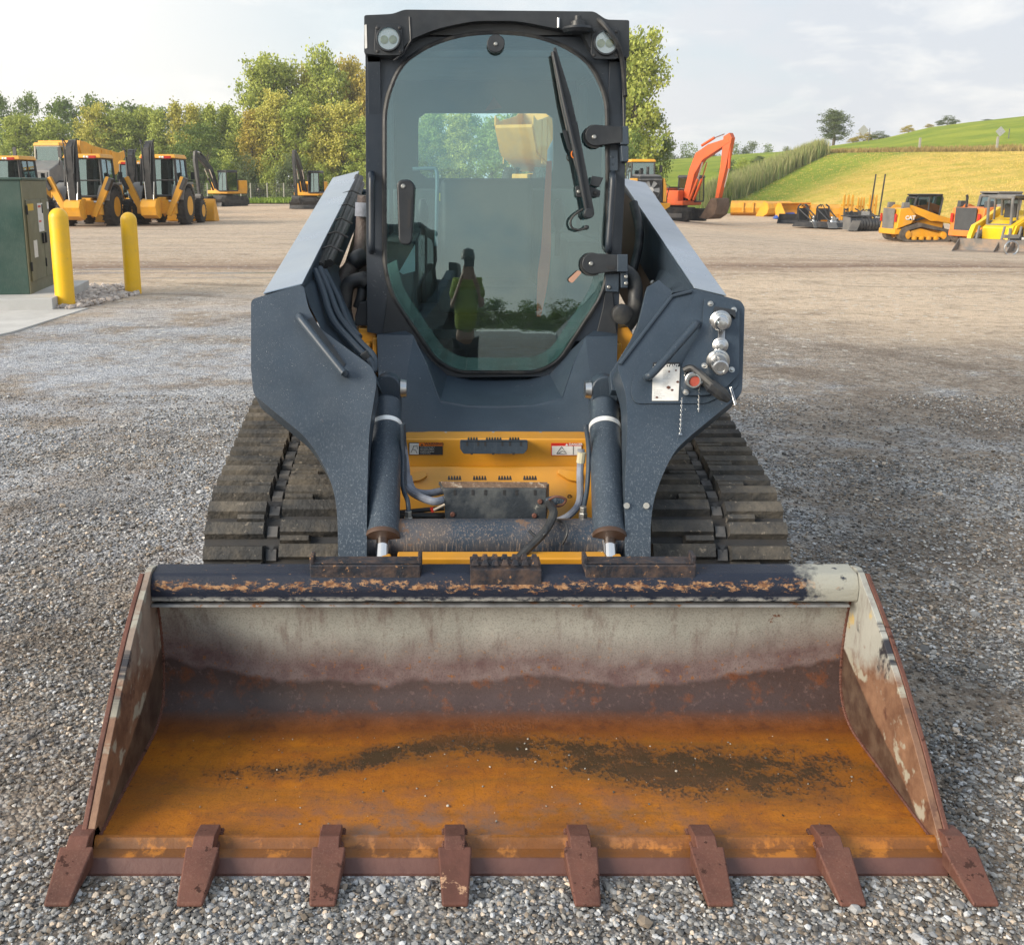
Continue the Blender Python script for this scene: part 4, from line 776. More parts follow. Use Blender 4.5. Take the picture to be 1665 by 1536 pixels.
b.build('dirt_spot', RUSTBR, st)
def coup(px, py, tx, ty, r, prof, name='hydraulic_coupling', mat=STEEL, parent=None, n=28):
    c = PA(px, py, 0.02); e = PA(tx, ty, 0.115); ax = (e-c).normalized(); b = MB(); b.lathe(c, ax, prof, n); return b.build(name, mat, parent or cpl)
c1_ = coup(1171, 521, 1177, 532, 0, [(0, 0.036), (0.012, 0.036), (0.014, 0.032), (0.028, 0.032), (0.03, 0.026), (0.05, 0.026), (0.052, 0.022), (0.078, 0.021), (0.088, 0.015), (0.091, 0.0)])
coup(1171, 561, 1175, 567, 0, [(0, 0.026), (0.01, 0.026), (0.012, 0.021), (0.03, 0.021), (0.032, 0.015), (0.048, 0.015), (0.055, 0.008)])
c3_ = coup(1167, 585, 1173, 602, 0, [(0, 0.038), (0.014, 0.038), (0.016, 0.033), (0.034, 0.033), (0.036, 0.027), (0.10, 0.026), (0.105, 0.022), (0.105, 0.015), (0.098, 0.014), (0.098, 0.0)])
b = MB(); b.slab(fillet([(1166, 508), (1187, 511), (1185, 530), (1160, 528), (1158, 520)], 3), PA, 0.02, 0.024); b.slab([(1165, 540), (1176, 540), (1176, 585), (1164, 585)], PA, 0.02, 0.024); b.build('coupling_bracket', STEEL, cpl, bevel=0.001)
b = MB(); b.slab(fillet([(1158, 505), (1192, 511), (1192, 524), (1187, 519), (1165, 514), (1158, 524)], 2), PA, 0.018, 0.032); b.build('recess_shadow_lip', BLACKP, cpl, bevel=0.002)
b = MB()
for x, y in ((1169.5, 511), (1182.5, 512)): b.lathe(PA(x, y, 0.024), PA.n, [(0, 0.003), (0.002, 0.003)], 8)
b.build('pin_hole', BLACKINK, cpl)
for x, y in ((1155, 494.5), (1193, 504.5), (1145, 595), (1189.5, 601.5), (1144.5, 624), (1115, 638)):
    b = MB(); b.lathe(PA(x, y, 0.019), PA.n, [(0, 0.0105), (0.003, 0.0105), (0.0035, 0.007), (0.010, 0.007), (0.011, 0.005)], 10); b.build('bolt', BOLT, cpl)
cc = coup(1126, 617, 1131, 622, 0, [(0, 0.026), (0.02, 0.026), (0.022, 0.023), (0.045, 0.0235), (0.045, 0.019), (0.025, 0.018), (0.025, 0.0)], 'electrical_socket')
coup(1129, 620, 1134, 625, 0, [(0.024, 0.0185), (0.034, 0.0185), (0.035, 0.0)], 'socket_face', paint('red socket face', (0.30, 0.05, 0.03), 0.6), cc)
b = MB(); b.tube(curve([PA(1112, 602, 0.03), PA(1125, 598, 0.045), PA(1142, 612, 0.06), PA(1160, 628, 0.07)], 5), [0.011]*8+[0.013]*8, 8); b.tube([PA(1148, 620, 0.05), PA(1157, 628, 0.06), PA(1176, 642, 0.055), PA(1185, 650, 0.045)], [0.014, 0.023, 0.022, 0.012], 8); b.build('rubber_plug', RUBBERH, cpl)
MB().tube([PA(1187, 630, 0.06), PA(1195, 658, 0.055), PA(1197, 656, 0.05), PA(1189, 629, 0.055)], 0.002, 6).build('wire_clip', STEEL, cpl)
def chain(p, q, name='chain'):
    b = MB(); a, e = PA(*p, 0.024), PA(*q, 0.008); n = max(4, int((e-a).length/0.0075))
    for i in range(n):
        c = a.lerp(e, (i+0.5)/n); ax = (e-a).normalized(); w = Vector((1, 0, 0)) if i % 2 else PA.n
        b.tube([c-ax*0.0045, c-ax*0.002+w*0.0022, c+ax*0.002+w*0.0022, c+ax*0.0045, c+ax*0.002-w*0.0022, c-ax*0.002-w*0.0022, c-ax*0.0045], 0.0009, 4, False)
    b.build(name, STEEL, cpl)
chain((1114, 604), (1113, 640)); chain((1109, 646), (1106, 706)); chain((1137, 622), (1136, 670)); chain((1118, 604), (1136, 616))
MB().tube([PA(1103, 706.5, 0.01), PA(1109, 706.5, 0.01)], 0.003, 6).build('chain_pin', STEEL, cpl)
# flange of the right knee
MB().tube([PA(x, y, 0.004) for x, y in ((1008, 592), (1092, 482), (1124, 474))], 0.007, 8).build('flange_edge', SLATE, armR)
b = MB(); b.slab([(1003, 612), (1000, 585), (1045, 512), (1062, 440), (1082, 428), (1140, 475), (1130, 540), (1060, 620)], PA, -0.16, -0.115); b.build('arm_flange', SLATE, armR, bevel=0.003)
fr_ = MB(); fr_.prism([at(*q) for q in ((1003, 606, 3.42), (1006, 590, 3.42), (1094, 476, 3.5), (1128, 470, 3.5), (1078, 425, 4.2), (1046, 515, 3.9), (1024, 575, 3.9))], [at(*q) for q in ((1003, 606, 3.45), (1006, 590, 3.45), (1094, 476, 3.53), (1128, 470, 3.53), (1078, 425, 4.23), (1046, 515, 3.93), (1024, 575, 3.93))]); fr_.build('arm_gusset', SLATE, armR)
b = MB()
for q in ((1061, 460), (1058, 487)): b.lathe(at(*q, 4.1), (0, -1, 0), [(0, 0.012), (0.006, 0.012), (0.008, 0.008)], 8)
b.build('bolt', BOLT, armR)
for x, y in ((1019, 822), (1051, 822)): MB().tube([PA(x, y, 0.0), PA(x, y, 0.01)], 0.010, 10).build('grease_cap', BOLT, armR)
# ---- tilt cylinders -------------------------------------------------
def cylinder(tp, bp, re, s):
    a, b_, r_ = at(*tp), at(*bp), at(*re); ax = (b_-a).normalized(); L = (b_-a).length; b = MB()
    b.lathe(a, ax, [(0.06, 0.044), (0.07, 0.050), (0.16, 0.050), (0.165, 0.0525), (L-0.03, 0.0525), (L-0.02, 0.055), (L-0.004, 0.055), (L, 0.045)], 36)
    cyl = b.build('tilt_cylinder', SLATE_W, ld, smooth_ang=30)
    b = MB(); b.lathe(a, ax, [(0.158, 0.0532), (0.159, 0.0545), (0.176, 0.0545), (0.177, 0.0532)], 36); b.build('white_band', paint('white steel band', (0.75, 0.77, 0.78), 0.35, 0.2), cyl)
    b = MB(); b.cyl(b_-ax*0.02, r_, 0.0215, n=28); b.build('piston_rod', CHROME, cyl)
    b = MB(); b.lathe(b_, ax, [(-0.012, 0.0558), (-0.004, 0.057), (0.004, 0.056), (0.006, 0.03)], 36); b.build('gland_ring', paint('brown gland', (0.08, 0.045, 0.03), 0.5, 0.2), cyl)
    b = MB(); e = a+Vector((0, 0, 0.01)); q = []
    for k in range(13): an = math.pi*k/12; q.append((math.cos(an)*0.048, math.sin(an)*0.05))
    vs0 = [e+Vector((u, -0.03, w+0.0)) for u, w in [(-0.046, -0.09)]+[(-x, y) for x, y in q]+[(0.046, -0.09)]]; b.prism(vs0, [v+Vector((0, 0.07, 0)) for v in vs0]); b.build('cylinder_eye', SLATE, cyl, bevel=0.008)
    b = MB(); b.cyl(e+Vector((-s*0.045, 0, -0.005)), e+Vector((-s*0.066, 0, -0.005)), 0.034, 0.030, n=24); b.build('pin_cap', STEEL, cyl)
    b = MB(); b.cyl(e+Vector((s*0.04, 0.0, -0.01)), e+Vector((s*0.12, 0, -0.01)), 0.05, n=20); b.build('pin_boss', SLATE, cyl)
    return cyl
cylinder((631, 634, 3.42), (622, 876, 2.93), (621, 925, 2.84), -1)
cylinder((981, 636, 3.42), (991, 876, 2.93), (992, 925, 2.84), 1)
# ---- tracks ---------------------------------------------------------
def hull2(circs, n=160):
    pts = [(cy+r*math.cos(a), cz+r*math.sin(a)) for cy, cz, r in circs for a in np.linspace(0, 2*math.pi, n, endpoint=False)]; pts = sorted(set(pts))
    def half(P):
        h = []
        for p in P:
            while len(h) > 1 and (h[-1][0]-h[-2][0])*(p[1]-h[-2][1])-(h[-1][1]-h[-2][1])*(p[0]-h[-2][0]) <= 0: h.pop()
            h.append(p)
        return h
    return half(pts)[:-1]+half(pts[::-1])[:-1]
class Path:
    def __init__(s, circs):
        h = hull2(circs); s.p = h+[h[0]]; s.d = [0]
        for a, b in zip(s.p, s.p[1:]): s.d.append(s.d[-1]+math.hypot(b[0]-a[0], b[1]-a[1]))
        s.L = s.d[-1]; s.P = np.array(s.p); s.D = np.array(s.d)
    def __call__(s, t, off):
        t = t % s.L; y = np.interp(t, s.D, s.P[:, 0]); z = np.interp(t, s.D, s.P[:, 1])
        t0, t1 = (t-0.015) % s.L, (t+0.015) % s.L
        a = (np.interp(t0, s.D, s.P[:, 0]), np.interp(t0, s.D, s.P[:, 1])); b = (np.interp(t1, s.D, s.P[:, 0]), np.interp(t1, s.D, s.P[:, 1]))
        ty, tz = b[0]-a[0], b[1]-a[1]; l = math.hypot(ty, tz) or 1; return (y+tz/l*off, z-ty/l*off)
    def block(s, mb, x0, x1, s0, s1, o0, o1, chamf=0.0, n=2):
        vs = []
        for k in range(n+1):
            tt = s0+(s1-s0)*k/n; c = chamf if k in (0, n) else 0
            ti = tt+(chamf if k == 0 else -chamf if k == n else 0)
            a = s(tt, o0); b = s(ti, o1); vs += [(x0, *a), (x1, *a), (x1-chamf*0.5, *b), (x0+chamf*0.5, *b)]
        fs = [(3, 2, 1, 0), tuple(n*4+i for i in range(4))]
        for k in range(n):
            q = k*4; fs += [(q+i, q+(i+1) % 4, q+4+(i+1) % 4, q+4+i) for i in range(4)]
        mb.add(vs, fs)
circs = [(3.29, 0.30, 0.272), (4.60, 0.565, 0.275), (4.9, 0.30, 0.272)]
TRK = paint('dusty track rubber', (0.036, 0.036, 0.036), 0.78, 0.0, 0.35, 9.0, dust=((0.165, 0.142, 0.112), 0.88, 7.0), chips=((0.17, 0.15, 0.125), 0.61, 38.0), bmp=0.006)
TRKB = paint('dark track rubber', (0.022, 0.023, 0.026), 0.7, 0.0, 0.3, 8.0, dust=((0.07, 0.06, 0.05), 0.5, 9.0))
TRKS = paint('grey worn steel link', (0.06, 0.062, 0.066), 0.6, 0.15, 0.3, 12.0, dust=((0.2, 0.18, 0.16), 0.6, 12.0))
def track(xo, xi, s, parent):
    PT = Path(circs); N = int(PT.L/0.146); p = PT.L/N; w = abs(xi-xo)
    X = lambda f: xo+(xi-xo)*f
    band = MB(); NB = 220
    for k in range(NB):
        a, b_ = PT(PT.L*k/NB, 0), PT(PT.L*(k+1)/NB, 0); a2, b2 = PT(PT.L*k/NB, -0.025), PT(PT.L*(k+1)/NB, -0.025)
        band.add([(xo, *a), (xi, *a), (xi, *b_), (xo, *b_), (xo, *a2), (xi, *a2), (xi, *b2), (xo, *b2)], [(0, 1, 2, 3), (7, 6, 5, 4), (0, 3, 7, 4), (1, 5, 6, 2)])
    tr = band.build('track', TRKB, parent)
    lug = MB()
    def blk(f0, f1, s0, s1, o1=0.032): PT.block(lug, min(X(f0), X(f1)), max(X(f0), X(f1)), s0, s1, -0.001, o1, 0.008)
    for i in range(N):
        b0 = i*p
        blk(0.0, 0.435, b0, b0+p*0.36); blk(0.22, 0.43, b0+p*0.36-0.005, b0+p*0.50+0.005); blk(0.0, 0.435, b0+p*0.50, b0+p*0.86)
        b1 = b0+p*0.45
        blk(0.535, 1.0, b1, b1+p*0.36); blk(0.54, 0.76, b1+p*0.36-0.005, b1+p*0.50+0.005); blk(0.535, 1.0, b1+p*0.50, b1+p*0.86)
    lug.build('tread_lugs', TRK, tr, smooth_ang=30)
    ch = MB()
    for i in range(N*2): PT.block(ch, min(X(0.445), X(0.525)), max(X(0.445), X(0.525)), i*p/2+p*0.07, i*p/2+p*0.36, -0.001, 0.014, 0.004)
    ch.build('centre_channel', TRKS, tr)
    tri_ = MB()
    for i in range(N):
        c0 = i*p+p*0.02; a, b_, c_ = PT(c0, 0.0155), PT(c0+0.03, 0.0155), PT(c0+0.03, 0.0155); fx = 0.48
        tri_.add([(X(0.46), *PT(c0-0.002, 0.0152)), (X(0.51), *PT(c0-0.002, 0.0152)), (X(0.485), *PT(c0+0.022, 0.0152))], [(0, 1, 2)])
    tri_.build('link_hole', BLACKINK, tr)
    xm = (xo+xi)/2
    for cy_, cz_, r_ in circs:
        b = MB(); b.lathe((xm-0.12, cy_, cz_), (1, 0, 0), [(0, 0.05), (0.01, r_-0.06), (0.05, r_-0.03), (0.19, r_-0.03), (0.23, r_-0.06), (0.24, 0.05)], 40); b.build('track_wheel', BLACKP, tr)
    b = MB(); b.box((xm, 4.1, 0.28), (0.16, 1.5, 0.16)); b.build('track_frame', YEL, tr, bevel=0.02)
    for k in range(5):
        b = MB(); b.lathe((xm-0.1, 3.55+k*0.27, 0.125), (1, 0, 0), [(0, 0.03), (0.01, 0.09), (0.19, 0.09), (0.2, 0.03)], 24); b.build('roller', BLACKP, tr)
    return tr
track(-0.965, -0.505, -1, ld); track(0.952, 0.500, 1, ld)
# side bodywork behind the arms
b = MB(); b.box((-0.49, 4.4, 0.78), (0.03, 1.0, 0.4)); b.box((0.52, 4.4, 0.78), (0.03, 1.0, 0.4)); b.build('side_panel', YEL, ld, bevel=0.01)
# ================================================================== GROUND
def ground_mat():
    m, t, p = newmat('gravel and dirt yard'); v = t.n('ShaderNodeNewGeometry').outputs['Position']
    s = t.n('ShaderNodeSeparateXYZ', {0: v}); X, Y = s.outputs[0], s.outputs[1]
    nb = t.noise(v, 0.30, 5, 0.55); nm = t.noise(v, 1.1, 6, 0.6); nf = t.noise(v, 12, 6, 0.7); nff = t.noise(v, 45, 4, 0.75)
    vo = t.n('ShaderNodeTexVoronoi', {'Vector': v, 'Scale': 75.0}); vo2 = t.n('ShaderNodeTexVoronoi', {'Vector': v, 'Scale': 28.0})
    cell = t.n('ShaderNodeSeparateXYZ', {0: vo.outputs['Color']}).outputs[0]; cell2 = t.n('ShaderNodeSeparateXYZ', {0: vo2.outputs['Color']}).outputs[1]
    grav = t.ramp(cell, (0.0, (0.09, 0.086, 0.08)), (0.35, (0.23, 0.235, 0.245)), (0.65, (0.36, 0.375, 0.40)), (0.88, (0.52, 0.54, 0.57)), (1.0, (0.68, 0.68, 0.67)))
    grav = t.mix(t.math('GREATER_THAN', cell2, 0.86), grav, (0.50, 0.50, 0.49))
    dirt = t.mix(t.mapr(nf, 0.3, 0.7), (0.10, 0.075, 0.055), (0.42, 0.34, 0.265))
    dirt = t.mix(t.math('GREATER_THAN', cell, 0.80), dirt, (0.36, 0.33, 0.29))
    tan = t.mix(nf, (0.52, 0.40, 0.285), (0.78, 0.63, 0.47)); tan = t.mix(t.mapr(nff, 0.60, 0.66), tan, (0.50, 0.45, 0.39))
    tan = t.mix(t.mapr(nff, 0.38, 0.33), tan, (0.15, 0.115, 0.085))
    # where brown dirt shows between the stones
    rightside = t.mapr(X, 0.9, 2.6); far = t.mapr(Y, 3.0, 8.0)
    amt = t.math('ADD', t.mapr(Y, 5.5, 3.5, 0.0, 0.05), t.math('MULTIPLY', rightside, t.math('ADD', 0.01, t.math('MULTIPLY', far, 0.09))))
    f = t.mapr(t.math('ADD', t.math('ADD', t.math('MULTIPLY', nm, 0.6), t.math('MULTIPLY', nf, 0.25)), t.math('ADD', amt, t.math('MULTIPLY', nb, 0.18))), 0.50, 0.60)
    skylit = t.math('MULTIPLY', t.mapr(X, 0.5, -2.0), t.mapr(nb, 0.35, 0.6)); grav = t.mix(t.math('MULTIPLY', skylit, 0.55), grav, t.mix(t.mapr(nff, 0.35, 0.65), (0.30, 0.32, 0.37), (0.66, 0.70, 0.78)))  # bluish skylight on the left gravel, mixed into its colour
    c = t.mix(t.math('MULTIPLY', f, 0.9), grav, dirt)
    str_ = t.noise(t.scale(v, (0.28, 1.0, 1)), 0.8, 6, 0.65); str2 = t.noise(t.scale(v, (0.05, 0.7, 1)), 0.9, 6, 0.62)
    yy = t.math('ADD', Y, t.math('MULTIPLY', t.math('SUBTRACT', nb, 0.5), 3.5))
    yy = t.math('ADD', yy, t.math('MULTIPLY', t.math('SUBTRACT', str_, 0.5), 5.0))
    yy = t.math('ADD', yy, t.mapr(X, 1.0, 7.0, 0.0, 4.2))
    c = t.mix(t.mapr(yy, 11.5, 15.5), c, tan)
    red = t.mix(nf, (0.12, 0.062, 0.042), (0.26, 0.16, 0.115))
    band = t.math('MULTIPLY', t.mapr(Y, 17.2, 18.8), t.mapr(Y, 24.0, 20.5)); band = t.math('MULTIPLY', band, t.mapr(str2, 0.35, 0.6))
    c = t.mix(t.math('MULTIPLY', band, 0.85), c, red)
    mid = t.math('MULTIPLY', t.mapr(Y, 21, 24), t.mapr(Y, 46, 36)); c = t.mix(t.math('MULTIPLY', mid, t.mapr(str_, 0.34, 0.64, 0.0, 0.8)), c, t.mix(t.mapr(nff, 0.4, 0.6), (0.32, 0.25, 0.195), (0.58, 0.48, 0.39)))
    orn = t.math('MULTIPLY', t.mapr(Y, 42, 52), t.mapr(str2, 0.36, 0.60)); c = t.mix(t.math('MULTIPLY', orn, 0.8), c, t.mix(nf, (0.56, 0.37, 0.23), (0.78, 0.57, 0.38)))
    # tyre sweeps on the right hand yard
    trk = t.math('MULTIPLY', t.mapr(t.noise(t.scale(v, (0.55, 1.0, 1)), 0.8, 8, 0.70, 1.4), 0.52, 0.64), t.mapr(Y, 3.5, 6)); c = t.mix(t.math('MULTIPLY', trk, 0.38), c, t.mix(nf, (0.10, 0.07, 0.05), (0.20, 0.15, 0.11)))
    clod = t.noise(v, 7.0, 8, 0.82); clod2 = t.noise(v, 2.3, 6, 0.75); c = t.mix(t.mapr(clod, 0.49, 0.36, 0.0, 0.55), c, (0.07, 0.055, 0.042)); c = t.mix(t.mapr(clod, 0.53, 0.66, 0.0, 0.65), c, (0.52, 0.48, 0.43)); c = t.mix(t.mapr(clod2, 0.50, 0.38, 0.0, 0.30), c, (0.12, 0.095, 0.075))
    spk = t.n('ShaderNodeTexVoronoi', {'Vector': v, 'Scale': 9.0}); sc_ = t.n('ShaderNodeSeparateXYZ', {0: spk.outputs['Color']}).outputs[0]; c = t.mix(t.math('MULTIPLY', t.math('MULTIPLY', t.math('GREATER_THAN', sc_, 0.80), t.mapr(spk.outputs['Distance'], 0.22, 0.30, 1.0, 0.0)), t.mapr(Y, 6, 10)), c, (0.62, 0.60, 0.55))
    for (cx_, cy_, r0) in ((17.0, -1.0, 12.2), (17.0, -1.0, 13.9), (-9.0, 2.0, 13.5), (-9.0, 2.0, 15.1)):
        dx_ = t.math('SUBTRACT', X, cx_); dy_ = t.math('SUBTRACT', Y, cy_); dd_ = t.math('SQRT', t.math('ADD', t.math('MULTIPLY', dx_, dx_), t.math('MULTIPLY', dy_, dy_)))
        off = t.math('ABSOLUTE', t.math('SUBTRACT', t.math('ADD', dd_, t.math('MULTIPLY', t.math('SUBTRACT', nb, 0.5), 0.8)), r0)); mk = t.math('MULTIPLY', t.mapr(off, 0.14, 0.24, 1.0, 0.0), t.mapr(nm, 0.36, 0.58)); mk = t.math('MULTIPLY', mk, t.mapr(Y, 4.0, 6.0))
        c = t.mix(t.math('MULTIPLY', mk, 0.42), c, (0.12, 0.085, 0.062))
    # puddle streaks
    pud = t.math('MULTIPLY', t.math('MULTIPLY', t.mapr(Y, 17.0, 17.8), t.mapr(Y, 20.0, 19.0)), t.math('MULTIPLY', t.mapr(t.noise(t.scale(v, (0.12, 1.1, 1)), 1.3, 4, 0.5), 0.50, 0.54), t.mapr(X, 3.0, -1.0)))
    c = t.mix(t.math('MULTIPLY', pud, 0.8), c, (0.10, 0.085, 0.08))
    # wet dark patches near the bucket
    wetp = t.math('MULTIPLY', t.mapr(t.noise(v, 0.75, 4, 0.5), 0.55, 0.66), t.mapr(Y, 9, 5)); c = t.mix(t.math('MULTIPLY', wetp, 0.40), c, (0.042, 0.032, 0.026))
    r = t.math('SUBTRACT', 0.92, t.math('ADD', t.math('MULTIPLY', pud, 0.72), t.math('MULTIPLY', wetp, 0.25)))
    hgt = t.math('ADD', t.math('MULTIPLY', vo.outputs['Distance'], -0.6), t.math('ADD', t.math('MULTIPLY', nf, 1.2), t.math('MULTIPLY', vo2.outputs['Distance'], -0.5)))
    setp(t, p, col=c, rough=r, spec=0.35, normal=bump(t, t.math('MULTIPLY', hgt, t.math('SUBTRACT', 1.0, pud)), 0.022)); return m
GM = ground_mat()
def axis(a): return np.array(a)
xs = np.concatenate([np.linspace(-260, -30, 16), np.linspace(-28, 40, 103)[0:], np.linspace(45, 320, 20)]); ys = np.concatenate([np.linspace(-60, -2, 12), np.linspace(0, 30, 91), np.linspace(32, 110, 53), np.linspace(120, 420, 12)])
vs = []; rg = random.Random(3)
for y in ys:
    for x in xs:
        z = gz(x, y)
        if 7 < y < 80: z += 0.028*noise.noise(Vector((x*0.5, y*0.6, 1)))*min(1, (y-7)/6)
        elif y <= 7: z += 0.0
        if y > 30 or x < -28: z -= 0.0
        vs.append((x, y, z-0.006))
nx = len(xs); fs = [(j*nx+i, j*nx+i+1, (j+1)*nx+i+1, (j+1)*nx+i) for j in range(len(ys)-1) for i in range(nx-1)]
g_ = MB().add(vs, fs).build('ground', GM, None, base=Vector((0, 0, 0)), smooth_ang=180); tag(g_, 'grey gravel and brown dirt yard under the machines', kind='structure')
# loose stones: one scatter of crushed limestone
def stones(name, pts, rr, cols, seed, mat, flat=0.62, label=None):
    rng = np.random.default_rng(seed); n = len(pts)
    ph = (1+5**0.5)/2; ico = np.array([(-1, ph, 0), (1, ph, 0), (-1, -ph, 0), (1, -ph, 0), (0, -1, ph), (0, 1, ph), (0, -1, -ph), (0, 1, -ph), (ph, 0, -1), (ph, 0, 1), (-ph, 0, -1), (-ph, 0, 1)])/math.sqrt(1+ph*ph)
    F = np.array([(0, 11, 5), (0, 5, 1), (0, 1, 7), (0, 7, 10), (0, 10, 11), (1, 5, 9), (5, 11, 4), (11, 10, 2), (10, 7, 6), (7, 1, 8), (3, 9, 4), (3, 4, 2), (3, 2, 6), (3, 6, 8), (3, 8, 9), (4, 9, 5), (2, 4, 11), (6, 2, 10), (8, 6, 7), (9, 8, 1)])
    A = rng.normal(size=(n, 4)); A /= np.linalg.norm(A, axis=1)[:, None]; w, x, y, z = A.T
    Rm = np.stack([1-2*(y*y+z*z), 2*(x*y-z*w), 2*(x*z+y*w), 2*(x*y+z*w), 1-2*(x*x+z*z), 2*(y*z-x*w), 2*(x*z-y*w), 2*(y*z+x*w), 1-2*(x*x+y*y)], 1).reshape(n, 3, 3)
    jit = 1+rng.uniform(-0.28, 0.22, size=(n, 12, 1)); sc = np.stack([np.ones(n), rng.uniform(0.6, 1, n), rng.uniform(0.45, 0.9, n)], 1)
    V = ico[None]*jit*sc[:, None, :]; V = np.einsum('nij,nkj->nki', Rm, V); V[:, :, 2] *= flat; V *= rr[:, None, None]; V += pts[:, None, :]
    me = bpy.data.meshes.new(name); nv, nf = n*12, n*20; me.vertices.add(nv); me.vertices.foreach_set('co', V.reshape(-1).astype(np.float32))
    ff = (F[None]+(np.arange(n)*12)[:, None, None]).reshape(-1).astype(np.int32)
    me.loops.add(nf*3); me.loops.foreach_set('vertex_index', ff); me.polygons.add(nf); me.polygons.foreach_set('loop_start', np.arange(0, nf*3, 3, dtype=np.int32))
    me.update(calc_edges=True)
    ca = me.color_attributes.new('tone', 'FLOAT_COLOR', 'POINT'); C = np.repeat(np.concatenate([cols, np.ones((n, 1))], 1), 12, 0); ca.data.foreach_set('color', C.reshape(-1).astype(np.float32))
    me.materials.append(mat); me.shade_flat(); o = bpy.data.objects.new(name, me); S.collection.objects.link(o); tag(o, label, None, None, 'stuff'); return o
m_, t_, p_ = newmat('crushed limestone'); at_ = t_.n('ShaderNodeAttribute', attribute_name='tone').outputs[0]; vv = t_.n('ShaderNodeNewGeometry').outputs['Position']
setp(t_, p_, col=t_.mix(t_.mapr(t_.noise(vv, 160, 3), 0.35, 0.7, 0.0, 0.35), at_, (0.14, 0.12, 0.10)), rough=0.85, spec=0.3); STONEM = m_
rng = np.random.default_rng(11)
def tone(n, rng, dirt):
    k = rng.random(n); base = np.interp(k, [0, 0.35, 0.7, 0.93, 1], [0.08, 0.20, 0.36, 0.56, 0.74]); c = np.stack([base*1.0, base*1.0, base*1.0], 1)
    warm = rng.random(n)[:, None]; c = c*np.where(warm < 0.25, np.array([[1.1, 0.92, 0.74]]), np.where(warm < 0.6, np.array([[0.97, 1.0, 1.04]]), np.array([[1, 0.99, 0.96]])))
    return c*(1-dirt[:, None]*0.45)+np.array([[0.10, 0.075, 0.055]])*dirt[:, None]*0.45
def scat(n, y0, y1, rmin, rmax, pw):
    Y = y0+(y1-y0)*rng.random(n); hw = (Y*0.985+0.4)*0.60+0.25; X = -0.11+(rng.random(n)*2-1)*hw
    keep = ~((np.abs(X) < 0.96) & (Y > 2.85) & (Y < 5.2)) & ~((np.abs(X) < 1.06) & (Y > 2.03) & (Y < 2.9)); X, Y = X[keep], Y[keep]
    q = np.array([noise.noise(Vector((x*0.9, y*0.9, 4.0)))+0.5*noise.noise(Vector((x*2.6, y*2.6, 9.0))) for x, y in zip(X, Y)]); bare = np.clip((q+0.03)*3+(X > 1.2)*0.12*np.clip((Y-2.5)/2.5, 0, 1), 0, 1)
    keep = rng.random(len(X)) > bare*0.80; X, Y, bare = X[keep], Y[keep], bare[keep]; r = rmin+(rmax-rmin)*rng.random(len(X))**pw
    return np.stack([X, Y, -0.004+r*0.22], 1), r, bare
P1, r1, b1 = scat(98000, 1.7, 3.6, 0.0028, 0.0112, 3.0); P2, r2, b2 = scat(90000, 3.6, 7.5, 0.0038, 0.0118, 2.6); P3, r3, b3 = scat(900, 1.7, 6.5, 0.012, 0.024, 2.0)
PP = np.concatenate([P1, P2, P3]); rr = np.concatenate([r1, r2, r3]); bb = np.concatenate([b1, b2, b3])
stones('gravel', PP, rr, tone(len(PP), rng, bb), 7, STONEM, label='loose grey crushed limestone gravel on the yard')
# crumbs of stone and dry clay lying in the bucket
nq = 260; Xq = rng.uniform(-0.95, 0.95, nq); Yq = 2.17+0.42*rng.random(nq)**0.8; rq = 0.0012+0.0035*rng.random(nq)**4
stones('bucket_crumbs', np.stack([Xq, Yq, 0.031+rq*0.3], 1), rq, np.clip(rng.uniform(0.05, 0.75, (nq, 1))**1.6*np.array([[1.0, 0.95, 0.85]]), 0, 1), 21, STONEM, 0.7, 'crumbs of pale stone lying in the bucket')
# ================================================================== LEFT CORNER: cabinet, pads, bollards, riprap
def concrete(name, base): return paint(name, base, 0.85, 0, 0.12, 2.0, dust=(tuple(x*0.6 for x in base), 0.4, 1.2), bmp=0.003)
CONC = concrete('pale concrete', (0.46, 0.46, 0.45))
c0 = G(72, 478); x0 = c0.x; y0 = c0.y
cb = empty('utility_cabinet', (G(88, 478).x-1.2, 15.0, 0), 'dark green metal utility cabinet with double doors on a concrete pad', 'utility cabinet')
GREEN = paint('shaded green cabinet enamel', (0.020, 0.060, 0.048), 0.45, 0, 0.15, 2.0, dust=((0.10, 0.13, 0.11), 0.5, 1.6), scratches=((0.2, 0.24, 0.2), 0.2)); OLIVE = paint('olive drab cabinet doors', (0.115, 0.120, 0.072), 0.5, 0, 0.15, 2.0, dust=((0.2, 0.18, 0.12), 0.5, 1.5), bmp=0.001)  # the dark green has the shade of the cabinet side painted in
nr = at(47, 457, 13.2); nr.z = 0.16; fr = at(86, 446, 14.6); fr.z = 0.16
d = (fr-nr); d.z = 0; L = d.length; dx = d.normalized(); ny = Vector((-dx.y, dx.x, 0)); ny = ny if ny.x < 0 else -ny
Hc = at(33, 293, 13.2).z-0.16
W_ = 1.9; q0 = [nr, fr, fr+ny*W_, nr+ny*W_]; up = Vector((0, 0, Hc))
b = MB(); b.hexa(q0, [p+up for p in q0]); b.build('cabinet_body', GREEN, cb, bevel=0.01)
face = Plane(nr, (-ny)); 
class FP:   # a frame on the door face: u along, w up, o outwards
    def __call__(s, u, w, o=0.0): return nr+dx*u+Vector((0, 0, w))-ny*o
f_ = FP()
def fbox(u0, u1, w0, w1, o0, o1): 
    b = MB(); b.hexa([f_(u0, w0, o0), f_(u1, w0, o0), f_(u1, w1, o0), f_(u0, w1, o0)], [f_(u0, w0, o1), f_(u1, w0, o1), f_(u1, w1, o1), f_(u0, w1, o1)]); return b
fbox(0.004, L-0.004, 0.0, Hc-0.006, 0.001, 0.012).build('door_surround', OLIVE, cb)
